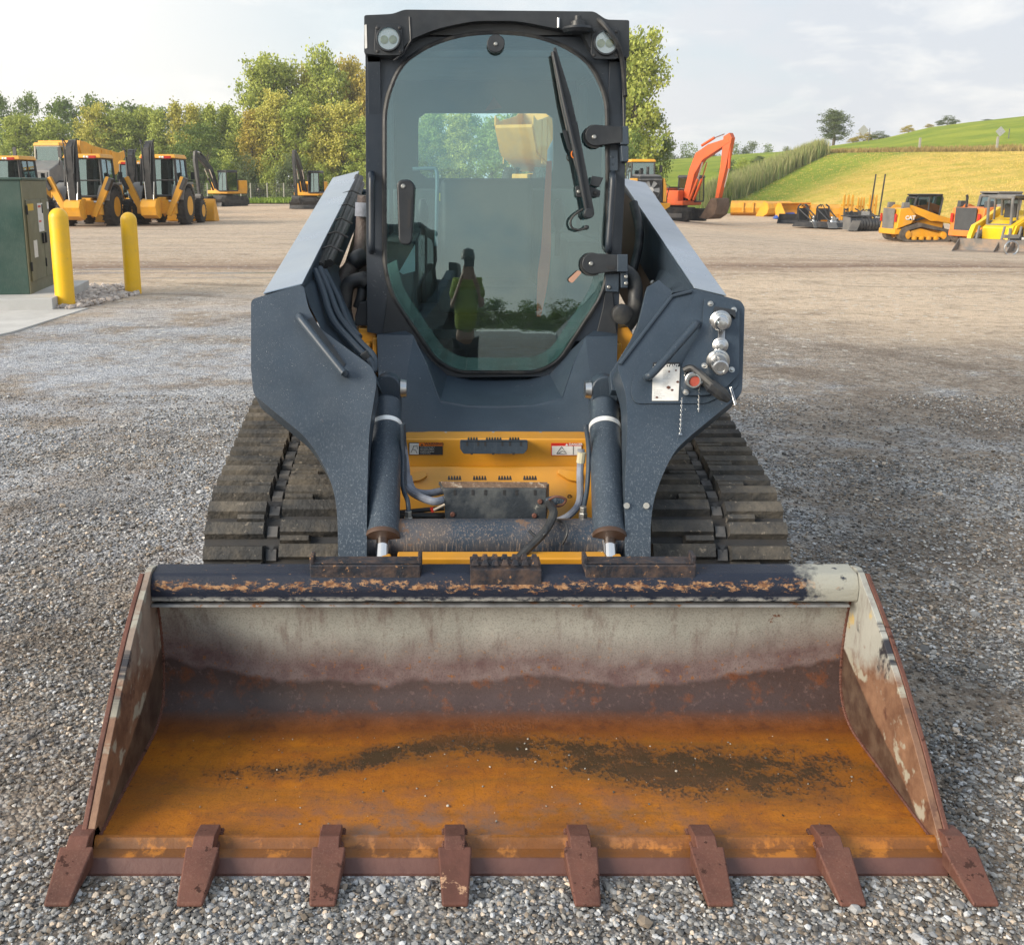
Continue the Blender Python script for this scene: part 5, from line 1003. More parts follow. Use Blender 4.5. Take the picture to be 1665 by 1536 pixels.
for u0, u1 in ((0.10, L*0.64), (L*0.655, L-0.03)):
    dd_ = fbox(u0, u1, 0.16, Hc-0.26, 0.012, 0.030).build('cabinet_door', OLIVE, cb, bevel=0.006)
    b = fbox(u1-0.10 if u0 < 0.3 else u0+0.04, u1-0.06 if u0 < 0.3 else u0+0.08, Hc*0.42, Hc*0.52, 0.03, 0.06); b.build('handle', BLACKP, dd_, bevel=0.005)
    for w in (0.3, Hc-0.45): fbox(u0-0.012, u0+0.004, w, w+0.12, 0.02, 0.045).build('hinge', BLACKP, dd_)
fbox(0.14, 0.46, Hc-0.40, Hc-0.31, 0.031, 0.034).build('yellow_sticker', paint('ochre sticker', (0.55, 0.36, 0.03), 0.6), cb)
s1 = fbox(0.68, 0.98, Hc-0.70, Hc-0.31, 0.031, 0.034).build('white_sticker', WHITEP, cb); fbox(0.71, 0.86, Hc-0.37, Hc-0.34, 0.034, 0.036).build('red_bar', REDP, s1); fbox(0.71, 0.84, Hc-0.57, Hc-0.545, 0.034, 0.036).build('red_bar', REDP, s1)
fbox(0.30, 0.50, Hc-1.03, Hc-0.80, 0.031, 0.034).build('white_sticker', WHITEP, cb); fbox(L-0.16, L-0.06, Hc-0.40, Hc-0.30, 0.031, 0.034).build('white_sticker', WHITEP, cb)
b = MB(); lid = [p+up+((p-(q0[0]+q0[2])/2)*0.03) for p in q0]; b.hexa(lid, [p+Vector((0, 0, 0.035)) for p in lid]); b.build('lid', GREEN, cb, bevel=0.01)
pn, pf = G(52, 479), at(131, 463, 14.9)
pad = MB(); a0 = nr-dx*0.55-ny*0.40; a1 = fr+dx*0.55-ny*0.40; qq = [Vector((p.x, p.y, 0)) for p in (a0, a1, a1+ny*3.2, a0+ny*3.2)]; pad.hexa([p+Vector((0, 0, -0.05)) for p in qq], [p+Vector((0, 0, 0.16)) for p in qq])
o = pad.build('equipment_pad', CONC, None, bevel=0.01, base=qq[0]); tag(o, 'raised pale concrete pad under the green utility cabinet', 'concrete pad')
ap = MB(); q = [G(-40, 503), G(143, 502), G(20, 541), G(-120, 570)]; q = [Vector((v.x, v.y, 0)) for v in q]; ap.hexa([p+Vector((0, 0, -0.05)) for p in q], [p+Vector((0, 0, 0.012)) for p in q])
o = ap.build('concrete_apron', concrete('light concrete', (0.52, 0.51, 0.49)), None, bevel=0.004, base=q[0]); tag(o, 'flat pale concrete slab at the left edge in front of the stones', kind='structure')
BOLY = paint('glossy yellow sleeve', (0.86, 0.50, 0.008), 0.35, 0, 0.05, 3.0, dust=((0.40, 0.27, 0.08), 0.45, 3.0), chips=((0.30, 0.22, 0.10), 0.66, 9.0))
for px, py, Y_, h, r_, lb in ((107, 499, 13.2, 1.30, 0.125, 'tall yellow bollard standing right beside the green cabinet'), (217, 477, 14.85, 1.20, 0.12, 'yellow bollard farther from the cabinet, at the edge of the stones')):
    c = G(px, py); bo = empty('bollard', (c.x, c.y, 0), lb, 'bollard', 'yellow bollards beside the utility cabinet')
    b = MB(); b.lathe((c.x, c.y, -0.05), (0, 0, 1), [(0, r_), (0.05+h-r_, r_*0.985)]+[(0.05+h-r_+r_*math.sin(a), r_*0.985*math.cos(a)) for a in np.linspace(0.15, 1.55, 8)], 32); b.build('sleeve', BOLY, bo, smooth_ang=60)
rngr = np.random.default_rng(4); n = 2600; px = rngr.uniform(-60, 262, n); py = 466+rngr.random(n)*38; pts = []; 
for a, b_ in zip(px, py):
    lim = 500-max(0, (a-120))*0.22
    if a < 225 and b_ < lim+4: v = G(a, b_); pts.append((v.x, v.y, 0.02))
pts = np.array(pts); rr = 0.025+0.05*rngr.random(len(pts))**1.5; k = rngr.random((len(pts), 1)); cc_ = np.concatenate([0.28+0.42*k, 0.24+0.38*k, 0.22+0.34*k], 1)
stones('riprap', pts, rr, cc_, 9, STONEM, 0.8, 'pinkish rounded stones laid round the cabinet pad and the bollards')
# ================================================================== GRASS FIELD, HILL, REEDS
def grassmat(name, ca, cb_, scale=1.0):
    m, t, p = newmat(name); v = t.n('ShaderNodeNewGeometry').outputs['Position']
    n1 = t.noise(t.scale(v, (0.25*scale, 0.25*scale, 0.25*scale)), 0.9, 6, 0.65); n2 = t.noise(t.scale(v, (3, 3, 0.5)), 1.4, 5, 0.75)
    c = t.mix(t.mapr(n1, 0.35, 0.65), ca, cb_); c = t.mix(t.mapr(n2, 0.35, 0.75, 0.0, 0.6), c, tuple(x*0.45 for x in ca)); c = t.mix(t.mapr(n2, 0.62, 0.72, 0, 0.45), c, tuple(min(1, x*1.5) for x in cb_))
    setp(t, p, col=c, rough=0.95, spec=0.1, normal=bump(t, n2, 0.25)); return m
FG = grassmat('low green grass', (0.16, 0.26, 0.025), (0.30, 0.38, 0.05))
q = MB(); NXg = 30
gv = []; 
for j, Y in enumerate((72, 84, 95, 110, 130, 200)):
    for i in range(NXg+1):
        X = -140+i*(150/NXg); yy = Y+(3.0*noise.noise(Vector((X*0.12, 0, 0))) if j == 0 else 0)+max(0, (X+40)*0.0); gv.append((X, yy if j else yy+14, 0.0+0.05))
q.add(gv, [(j*(NXg+1)+i, j*(NXg+1)+i+1, (j+1)*(NXg+1)+i+1, (j+1)*(NXg+1)+i) for j in range(5) for i in range(NXg)])
o = q.build('grass_field', FG, None, base=Vector((0, 0, 0))); tag(o, 'strip of short green grass between the yard and the trees', kind='structure')
rdg = [(980, 272), (1040, 264), (1100, 257), (1180, 252), (1260, 247), (1345, 237), (1430, 225), (1500, 208), (1560, 200), (1665, 188), (1800, 172), (2300, 150), (3000, 150)]
bnc = [(980, 290), (1040, 287), (1100, 283), (1180, 277), (1260, 264), (1345, 250), (1480, 248), (1665, 246), (3000, 240)]
def hz_at(px, py, Y): return at(px, py, Y).z
def Ybase(px): return float(np.interp(px, [980, 1180, 1300, 1500, 1700, 3000], [96, 90, 84, 68, 60, 50]))
def hillp(px, tt):
    yb = Ybase(px); Yb2 = yb+34; Yr = yb+78
    rp = float(np.interp(px, [a for a, _ in rdg], [b for _, b in rdg])); bp = float(np.interp(px, [a for a, _ in bnc], [b for _, b in bnc]))
    base = GX(px, yb); z0 = base.z-0.05; B = at(px, bp, Yb2); Rr = at(px, rp, Yr)
    if tt <= 0.45: u = tt/0.45; z = z0+(B.z-z0)*(u**1.05); Y = yb+(Yb2-yb)*u; X = base.x+(B.x-base.x)*u
    elif tt <= 0.5: u = (tt-0.45)/0.05; Y = Yb2+3.5*u; X = B.x+(GX(px, Y).x-B.x)*u; z = B.z+0.02*u
    elif tt <= 0.92: u = (tt-0.5)/0.42; Y = Yb2+3.5+(Yr-Yb2-3.5)*u; X = GX(px, Y).x; z = B.z+0.02+(Rr.z-B.z-0.02)*(1-(1-u)**1.2)
    else: u = (tt-0.92)/0.08; Y = Yr+60*u; X = GX(px, Y).x; z = Rr.z-9*u*u
    z += 0.35*noise.noise(Vector((X*0.06, Y*0.06, 2)))*min(1, tt*4)*min(1, abs(tt-0.47)*14)
    return Vector((X, Y, z))
hv = []; gold = []; NU, NV = 110, 60
for j in range(NV+1):
    for i in range(NU+1):
        px = 980+(1750-980)*i/(NU*0.8) if i <= NU*0.8 else 1750+(3000-1750)*(i-NU*0.8)/(NU*0.2); tt = j/NV; P_ = hillp(px, tt); hv.append(P_)
        # the grass colour turns golden right of a diagonal line
        u = tt/0.45; edge = 1215+255*u
        g1 = smooth(px+10*noise.noise(P_*0.15), edge-22, edge+60) if tt < 0.465 else 0.0
        gold.append(g1)
hm = MB().add(hv, [(j*(NU+1)+i, j*(NU+1)+i+1, (j+1)*(NU+1)+i+1, (j+1)*(NU+1)+i) for j in range(NV) for i in range(NU)])
m, t, p = newmat('hillside grass'); v = t.n('ShaderNodeNewGeometry').outputs['Position']; gd = t.n('ShaderNodeAttribute', attribute_name='gold').outputs['Fac']
n1 = t.noise(v, 0.16, 6, 0.6); n2 = t.noise(t.scale(v, (2.4, 1.6, 1.6)), 1.6, 7, 0.82); n3 = t.noise(t.scale(v, (1, 1, 1)), 0.5, 5, 0.7)
gr = t.mix(t.mapr(n1, 0.35, 0.65), (0.17, 0.25, 0.035), (0.34, 0.38, 0.05)); go = t.mix(t.mapr(n3, 0.35, 0.66), (0.47, 0.38, 0.07), (0.76, 0.52, 0.15))
c = t.mix(gd, gr, go); c = t.mix(t.mapr(n2, 0.50, 0.32, 0.0, 0.32), c, (0.13, 0.14, 0.03)); c = t.mix(t.mapr(n2, 0.58, 0.74, 0.0, 0.35), c, (0.66, 0.54, 0.20)); c = t.mix(t.mapr(t.noise(t.scale(v, (0.05, 0.5, 0.5)), 1.0, 5, 0.6), 0.45, 0.65, 0.0, 0.35), c, t.mix(gd, (0.26, 0.33, 0.05), (0.40, 0.40, 0.06)))
setp(t, p, col=c, rough=0.95, spec=0.1, normal=bump(t, n2, 0.15))
hill = hm.build('hillside', m, None, base=Vector((0, 0, 0)), smooth_ang=180); ca = hill.data.attributes.new('gold', 'FLOAT', 'POINT'); ca.data.foreach_set('value', gold); tag(hill, 'grassy hillside rising behind the yard on the right', kind='structure')
def blades(name, pts, h, w, mat, seed, label, lean=0.25, per=5):
    rn = np.random.default_rng(seed); n = len(pts)*per; P0 = np.repeat(np.array(pts), per, 0)+np.concatenate([rn.normal(0, w*6, (n, 2)), np.zeros((n, 1))], 1)
    H = h*rn.uniform(0.55, 1.1, n); an = rn.uniform(0, math.pi, n); d = np.stack([np.cos(an), np.sin(an), np.zeros(n)], 1)*(w*rn.uniform(0.5, 1.2, n))[:, None]; tip = P0+np.stack([rn.normal(0, lean, n)*H, rn.normal(0, lean, n)*H, H], 1); mid = (P0*0.45+tip*0.55)+np.stack([np.zeros(n), np.zeros(n), H*0.08], 1)
    V = np.stack([P0-d, P0+d, mid-d*0.8, mid+d*0.8, tip], 1).reshape(-1, 3); me = bpy.data.meshes.new(name)
    F = (np.array([[0, 1, 3], [0, 3, 2], [2, 3, 4]])[None]+(np.arange(n)*5)[:, None, None]).reshape(-1)
    me.vertices.add(n*5); me.vertices.foreach_set('co', V.reshape(-1).astype(np.float32)); me.loops.add(len(F)); me.loops.foreach_set('vertex_index', F.astype(np.int32)); me.polygons.add(n*3); me.polygons.foreach_set('loop_start', np.arange(0, n*9, 3, dtype=np.int32)); me.update(calc_edges=True)
    tn = me.attributes.new('tone', 'FLOAT', 'POINT'); tn.data.foreach_set('value', np.repeat(rn.random(n), 5)); me.materials.append(mat); o = bpy.data.objects.new(name, me); S.collection.objects.link(o); tag(o, label, None, None, 'stuff'); return o
def bladem(name, a, b_):
    m, t, p = newmat(name); f = t.n('ShaderNodeAttribute', attribute_name='tone').outputs['Fac']; setp(t, p, col=t.mix(f, a, b_), rough=0.8, spec=0.2); return m
def hill_xy(px, tt): return hillp(px, tt)
rn = random.Random(8); pts = []
for i in range(2600):
    f = rn.random(); px = 1150+185*f; tt = 0.02+0.40*f**0.9+rn.uniform(0.0, 0.13)*(1.15-f); pts.append(tuple(hill_xy(px+rn.uniform(-8, 8), min(tt, 0.5))))
blades('reeds', pts, 1.9, 0.04, bladem('reed stems', (0.20, 0.27, 0.08), (0.42, 0.38, 0.18)), 3, 'tall belt of reeds running up the foot of the hill', 0.10, 7)
pts = []
for i in range(5000): px = 1190+rn.random()**0.9*700; pts.append(tuple(hill_xy(px, 0.44*rn.random())))
blades('meadow_grass', pts, 0.12, 0.02, bladem('meadow blades', (0.46, 0.39, 0.08), (0.76, 0.54, 0.18)), 4, 'rough golden grass over the lower hillside', 0.35, 5)
pts = [(rn.uniform(-75, 2), rn.uniform(85, 104), 0.04) for i in range(6000)]
blades('field_grass', pts, 0.35, 0.04, bladem('field blades', (0.10, 0.18, 0.02), (0.24, 0.30, 0.05)), 5, 'short bright grass blades along the yard edge', 0.35, 4)
# straw tufts on the bank line
pts = [tuple(hill_xy(rn.uniform(1330, 1800), rn.uniform(0.47, 0.53))) for i in range(1400)]
blades('bank_grass', pts, 0.6, 0.035, bladem('dry bank grass', (0.20, 0.15, 0.05), (0.42, 0.30, 0.12)), 6, 'dry straw coloured grass along the top of the lower slope', 0.25, 5)
# ================================================================== TREES
def leafmat(name, a, b_):
    m = bpy.data.materials.new(name); m.use_nodes = True; m.node_tree.nodes.clear(); t = NT(m.node_tree); o = t.n('ShaderNodeOutputMaterial')
    f = t.n('ShaderNodeAttribute', attribute_name='tone').outputs['Fac']; c = t.mix(f, a, b_)
    d = t.n('ShaderNodeBsdfDiffuse', {'Color': c}); tr = t.n('ShaderNodeBsdfTranslucent', {'Color': t.mix(0.5, c, (0.22, 0.26, 0.03))})
    t.l.new(t.n('ShaderNodeMixShader', {0: 0.30, 1: d.outputs[0], 2: tr.outputs[0]}).outputs[0], o.inputs[0]); return m
LG = leafmat('yellow green leaves', (0.19, 0.26, 0.055), (0.60, 0.64, 0.17)); LY = leafmat('golden leaves', (0.30, 0.31, 0.06), (0.78, 0.70, 0.19))
LD = leafmat('deep green leaves', (0.075, 0.125, 0.045), (0.24, 0.32, 0.09)); LO = leafmat('bronze leaves', (0.30, 0.25, 0.05), (0.68, 0.54, 0.14)); LF = leafmat('grey green leaves', (0.08, 0.115, 0.06), (0.22, 0.26, 0.13))
BARK = paint('grey brown bark', (0.14, 0.115, 0.085), 0.9, 0, 0.3, 3.0, bmp=0.02)
def make_tree(name, kind, seed, nleaf, ls=0.30):
    rn = random.Random(seed); rp = np.random.default_rng(seed); root = empty(name, (0, 0, 0)); H = 10.0; tk = MB(); cl = []
    if kind == 'tall':   # cottonwood: several upright leaders
        tk.tube(curve([(0, 0, -0.3), (0.1, 0, 2.5), (-0.1, 0.1, 5.5), (0.15, 0, 9.2)], 4), [0.24]*5+[0.17]*4+[0.05]*4, 8)
        for i in range(34):
            z = 1.6+8.0*(i/34)**0.85; a = i*2.4+rn.uniform(-.4, .4); mx = 2.6*math.sin(min(1, (z/10))**0.75*math.pi*0.90+0.22)**0.85+0.15; r = mx*rn.uniform(0.35, 1.25)
            e = Vector((math.cos(a)*r, math.sin(a)*r, min(9.9, z+r*0.45+rn.uniform(-.2, .5)))); st = Vector((0, 0, z*0.82)); tk.tube([st, st.lerp(e, 0.5)+Vector((0, 0, -.1)), e], [0.06, 0.04, 0.015], 5)
            for k in range(5): f = 0.35+0.65*rn.random(); cl.append((st.lerp(e, f)+Vector((rn.uniform(-.4, .4), rn.uniform(-.4, .4), rn.uniform(-.3, .5))), rn.uniform(0.28, 0.55)))
        for k in range(6): cl.append((Vector((rn.uniform(-.4, .4), rn.uniform(-.4, .4), 9.2+0.8*rn.random())), 0.26))
    elif kind == 'cone':
        tk.tube([(0, 0, -0.3), (0, 0, 9)], [0.2, 0.04], 7)
        for i in range(44):
            z = 0.9+8.6*i/44; a = i*2.4; mx = 1.75*(1-(z/10.3)**1.3)+0.12; r = mx*rn.uniform(0.4, 1.35); e = Vector((math.cos(a)*r, math.sin(a)*r, z+r*0.6)); tk.tube([(0, 0, z*0.95), e], [0.04, 0.01], 4)
            for k in range(3): cl.append((Vector((0, 0, z)).lerp(e, 0.3+0.7*rn.random()), rn.uniform(0.28, 0.5)))
        cl.append((Vector((0, 0, 9.6)), 0.25))
    elif kind == 'round':
        for s in range(4): tk.tube(curve([(0.1*s-.15, 0, -0.3), (0.5*math.cos(s*1.7), 0.5*math.sin(s*1.7), 3), (2.0*math.cos(s*1.7), 2.0*math.sin(s*1.7), 7)], 4), [0.16]*4+[0.09]*4+[0.03], 6)
        for i in range(110):
            a = rn.uniform(0, 6.28); u = rn.uniform(-0.9, 1); r = 3.3*math.sqrt(max(0, 1-u*u))*rn.uniform(0.65, 1.05); cl.append((Vector((math.cos(a)*r, math.sin(a)*r, 5.6+u*4.0*rn.uniform(0.85, 1.05))), rn.uniform(0.35, 0.7)))
    else:   # bush
        for i in range(9): a = i*0.7; tk.tube([(0, 0, -0.2), (2.5*math.cos(a), 2.5*math.sin(a), 5)], [0.08, 0.02], 4)
        for i in range(80):
            a = rn.uniform(0, 6.28); u = rn.random(); r = 4.6*math.sqrt(max(0, 1-u*u))*rn.uniform(0.4, 1.1); cl.append((Vector((math.cos(a)*r, math.sin(a)*r, 0.5+8.0*u*rn.uniform(0.7, 1.15))), rn.uniform(0.5, 1.0)))
    tk.build('trunk', BARK, root)
    C = np.array([tuple(c) for c, _ in cl]); Rr = np.array([r for _, r in cl]); w = Rr**2; w /= w.sum(); ix = rp.choice(len(cl), nleaf, p=w)
    P0 = C[ix]+rp.normal(0, 1, (nleaf, 3))*Rr[ix][:, None]*np.array([0.75, 0.75, 0.6]); n = nleaf
    A = rp.normal(size=(n, 3)); A /= np.linalg.norm(A, axis=1)[:, None]; Bv = np.cross(A, rp.normal(size=(n, 3))); Bv /= np.linalg.norm(Bv, axis=1)[:, None]; sz = (ls*rp.uniform(0.5, 1.15, n))[:, None]
    V = np.stack([P0-A*sz*0.5, P0+Bv*sz*0.33, P0+A*sz*0.5, P0-Bv*sz*0.33], 1).reshape(-1, 3); me = bpy.data.meshes.new('crown'); me.vertices.add(n*4); me.vertices.foreach_set('co', V.reshape(-1).astype(np.float32))
    me.loops.add(n*4); me.loops.foreach_set('vertex_index', np.arange(n*4, dtype=np.int32)); me.polygons.add(n); me.polygons.foreach_set('loop_start', np.arange(0, n*4, 4, dtype=np.int32)); me.update(calc_edges=True)
    ct = rp.random(len(cl)); tn = np.clip(0.55*ct[ix]+0.45*rp.random(n)+0.15*(P0[:, 2]/10-0.5), 0, 1); at_ = me.attributes.new('tone', 'FLOAT', 'POINT'); at_.data.foreach_set('value', np.repeat(tn, 4).astype(np.float32))
    me.materials.append(LG); o = bpy.data.objects.new('crown', me); S.collection.objects.link(o); o.parent = root; return root
T = {'tall': [make_tree('broadleaf_tree', 'tall', s, 9000) for s in (1, 2, 3)], 'cone': [make_tree('poplar_tree', 'cone', s, 6500) for s in (4, 5)], 'round': [make_tree('spreading_tree', 'round', s, 8000, 0.34) for s in (6, 7)], 'bush': [make_tree('bush', 'bush', s, 3600, 0.55) for s in (8, 9)]}
used = set(); treen = [0]
def put_tree(kind, var, px, top, wpx, Y, mat, label, group=None, base=None, P_=None):
    src = T[kind][var % len(T[kind])]; g0 = P_ or Vector((at(px, 300, Y).x, Y, 0.0 if base is None else base)); H = at(px, top, Y).z-g0.z; wm = wpx*(1.4 if px < 620 and kind != 'bush' else 1)*(Y*0.98)/1600
    w0 = {'tall': 5.6, 'cone': 3.9, 'round': 7.4, 'bush': 9.5}[kind]; h0 = {'tall': 10.2, 'cone': 10.0, 'round': 10.1, 'bush': 9.2}[kind]; s = (wm/w0, wm/w0, H/h0); treen[0] += 1; rz = treen[0]*1.37
    if src in used: o = copy_tree(src, g0, rz, s)
    else: used.add(src); o = src; o.location = g0; o.rotation_euler = (0, 0, rz); o.scale = s
    for c in [x for x in bpy.data.objects if x.parent == o and x.name.startswith('crown')]: c.material_slots[0].link = 'OBJECT'; c.material_slots[0].material = mat
    tag(o, label, 'bush' if kind == 'bush' else 'tree', group); return o
LM = [(30, 'at the left edge'), (75, 'above the green cabinet'), (125, 'above the grey hooded dump truck'), (180, 'above the taller bollard and its backhoe'), (225, 'above the second bollard'), (275, 'right above the second backhoe'), (310, 'between second backhoe and black boomed excavator'), (335, 'above the black boom'), (365, 'above the cab of the black boomed excavator'), (400, 'right of the black boomed excavator'), (435, 'at the left end of the tall clump'), (478, 'left of the small excavator'), (515, 'above the small excavator'), (550, 'right of the small excavator'), (590, 'above the left loader arm'), (625, 'touching the left cab pillar'), (2000, 'seen through the cab glass')]
seen_l = {}
def uniq(s, px):
    return s+' '+next(n for x, n in LM if px < x)
far_ = [('round', 0, 8, 152, 46, 150, LD), ('round', 1, 56, 150, 40, 150, LD), ('round', 0, 110, 163, 70, 148, LD), ('round', 1, 165, 156, 66, 148, LD), ('tall', 0, 225, 170, 60, 146, LD), ('round', 1, 262, 176, 60, 146, LD), ('tall', 1, 330, 175, 56, 146, LD), ('round', 0, 372, 176, 50, 142, LD), ('tall', 2, 640, 130, 70, 140, LD), ('round', 1, 700, 180, 70, 145, LD), ('round', 0, 760, 185, 90, 145, LD), ('tall', 2, 850, 170, 80, 145, LD), ('round', 1, 930, 190, 90, 145, LD)]
for i, (k, v_, px, tp, w, Y, mt) in enumerate(far_): put_tree(k, v_, px, tp, w, Y, mt, uniq('dark green back row tree', px), 'dark trees in the far row '+next(n for x, n in LM if px < x))
mid_ = [('tall', 1, 35, 185, 62, 126, LG), ('tall', 2, 88, 188, 58, 126, LG), ('tall', 0, 160, 172, 56, 124, LY), ('tall', 2, 200, 174, 60, 124, LG), ('tall', 1, 240, 172, 50, 126, LG), ('cone', 0, 262, 178, 36, 122, LG), ('cone', 1, 292, 164, 40, 122, LY), ('cone', 0, 318, 168, 38, 122, LY), ('cone', 1, 346, 168, 40, 122, LG), ('cone', 0, 374, 169, 38, 124, LG), ('tall', 0, 395, 190, 40, 120, LG),
        ('tall', 0, 428, 95, 68, 120, LG), ('tall', 1, 462, 92, 70, 122, LG), ('tall', 2, 503, 104, 60, 124, LY), ('tall', 0, 536, 80, 66, 118, LG), ('tall', 1, 572, 92, 56, 122, LO), ('tall', 2, 600, 106, 60, 118, LO), ('tall', 0, 445, 150, 60, 114, LY), ('tall', 2, 490, 160, 66, 113, LG), ('tall', 1, 560, 165, 66, 112, LY), ('cone', 1, 520, 170, 44, 112, LY), ('cone', 0, 412, 178, 44, 114, LO), ('tall', 2, 597, 190, 60, 111, LG),
        ('tall', 2, 700, 168, 80, 118, LG), ('tall', 1, 745, 182, 80, 116, LY), ('tall', 0, 800, 190, 80, 116, LG), ('tall', 2, 860, 180, 90, 116, LY), ('tall', 1, 915, 170, 80, 118, LG), ('round', 1, 325, 200, 70, 115, LD)]
names = {LG: 'yellow green', LY: 'golden green', LO: 'bronze', LD: 'dark green'}
for i, (k, v_, px, tp, w, Y, mt) in enumerate(mid_):
    lb = uniq(('narrow pointed ' if k == 'cone' else 'very tall ' if tp < 130 else 'lower ' if tp > 148 and px > 400 else '')+names[mt]+' tree', px); put_tree(k, v_, px, tp, w, Y, mt, lb, lb.replace(' tree ', ' trees '))
for i in range(26):
    px = -10+i*24+random.Random(i).uniform(-6, 6); put_tree('bush', i, px, 268-(i*37 % 22), 52, 109+(i*13 % 5), (LD, LG, LF)[i % 3], uniq(('dark', 'yellow green', 'grey green')[i % 3]+' low undergrowth bush', px), uniq(('dark', 'yellow green', 'grey green')[i % 3]+' low undergrowth', px))
put_tree('tall', 1, 1028, 46, 122, 86, LG, 'tall light green tree just right of the loader cab'); put_tree('tall', 0, 1000, 60, 90, 92, LG, 'yellow green tree half hidden behind the loader cab')
put_tree('round', 1, 1050, 176, 78, 88, LD, 'dark green tree low beside the tall light one'); put_tree('bush', 0, 1028, 218, 60, 80, LD, 'dark green bush behind the yellow machine with the fan')
hb = lambda px, tt: hillp(px, tt)
put_tree('tall', 0, 1347, 179, 56, hb(1347, 0.86).y, LF, 'round grey green tree standing alone on the hill crest', P_=hb(1347, 0.86))
for j, (px, tp, w) in enumerate(((1396, 216, 40), (1420, 214, 30), (1466, 204, 22), (1527, 189, 34), (1498, 202, 16), (1590, 194, 18), (1380, 224, 22))):
    q = hb(px, 0.86 if px < 1450 else 0.915); put_tree('bush', j, px, tp, w, q.y, (LO, LF)[j % 2], ('widest bronze bush on the hill crest, right of the lone tree', 'grey green bush beside the bronze one on the crest', 'small bronze bush alone on the hill crest', 'feathery grey green bush highest on the crest', 'low bronze scrub on the crest below the feathery bush', 'small grey green tuft on the crest near the right edge', 'low bronze bush touching the lone crest tree')[j], P_=q)
for j, (px, tp, w) in enumerate(((1085, 232, 40), (1115, 236, 44), (1150, 242, 36), (1190, 236, 40), (1216, 233, 44), (1245, 238, 40), (1278, 241, 34), (1300, 245, 26))):
    put_tree('bush', j, px, tp, w, 230, (LF, LD)[j % 2], ('grey green', 'dark green')[j % 2]+' treetop showing over the far ridge behind the orange excavator', ('grey green', 'dark green')[j % 2]+' treetops over the far ridge', base=4.0)
for j, (px, tp, w, tt) in enumerate(((1185, 262, 34, 0.3), (1210, 258, 40, 0.42), (1236, 254, 34, 0.46), (1176, 285, 30, 0.1))):
    q = hb(px, tt); put_tree('bush', j, px, tp, w, q.y, (LF, LG)[j % 2], ('grey green', 'yellow green')[j % 2]+' shrub at the upper end of the reeds', ('grey green', 'yellow green')[j % 2]+' shrubs among the reeds', P_=q)
# ---- wire fence ---------------------------------------------------
fe = empty('wire_fence', (at(430, 320, 103).x, 103, 0), 'wire fence on pale posts along the far edge of the grass', 'fence'); b0 = base_of(fe)
x = at(330, 320, 103).x
xs_ = [at(p, 320, 103).x for p in (250, 281, 310, 338, 365, 392, 408, 435, 462, 488, 515, 542, 570, 598)]
for x in xs_: b = MB(); b.cyl((x, 103, 0), (x, 103, 1.75), 0.07, n=8); b.build('post', paint('pale fence post', (0.35, 0.33, 0.28), 0.8) if x == xs_[0] else bpy.data.materials['pale fence post'], fe)
b = MB()
for z in np.linspace(0.15, 1.65, 9): b.box(((xs_[0]+xs_[-1])/2, 103, z), (xs_[-1]-xs_[0], 0.016, 0.016))
for x in np.arange(xs_[0], xs_[-1], 0.3): b.box((x, 103, 0.9), (0.012, 0.012, 1.5))
b.build('wire_mesh', GREYF, fe)
# ---- road signs and bank posts on the hill ------------------------
for px, py, r_, tt, lb in ((1404, 212, 8.5, 0.80, 'grey back of a diamond road sign on the crest, beside bronze bushes'), (1627, 214, 8, 0.62, 'grey diamond road sign standing on the upper slope at far right')):
    q = hb(px, tt); sg = empty('road_sign', q, lb, 'road sign'); C_ = at(px, py, q.y); k = r_*q.y*0.98/1600
    MB().prism([(C_.x-k, q.y, C_.z), (C_.x, q.y, C_.z-k), (C_.x+k, q.y, C_.z), (C_.x, q.y, C_.z+k)], [(C_.x-k, q.y+0.03, C_.z), (C_.x, q.y+0.03, C_.z-k), (C_.x+k, q.y+0.03, C_.z), (C_.x, q.y+0.03, C_.z+k)]).build('sign_plate', paint('grey sign aluminium', (0.36, 0.36, 0.36), 0.5), sg)
    MB().box((q.x, q.y+0.06, (q.z+C_.z)/2), (0.08, 0.06, C_.z-q.z+0.6)).build('sign_post', GREYF, sg)
for px, tt, lb in ((1485, 0.50, 'short pale post on the bank in line with the left road sign'), (1609, 0.50, 'short pale post on the bank below the right road sign')):
    q = hb(px, tt); b = MB(); b.box(q+Vector((0, 0, 0.7)), (0.18, 0.18, 1.7)); o = b.build('bank_post', bpy.data.materials['pale fence post'], None, base=q); tag(o, lb, 'post')
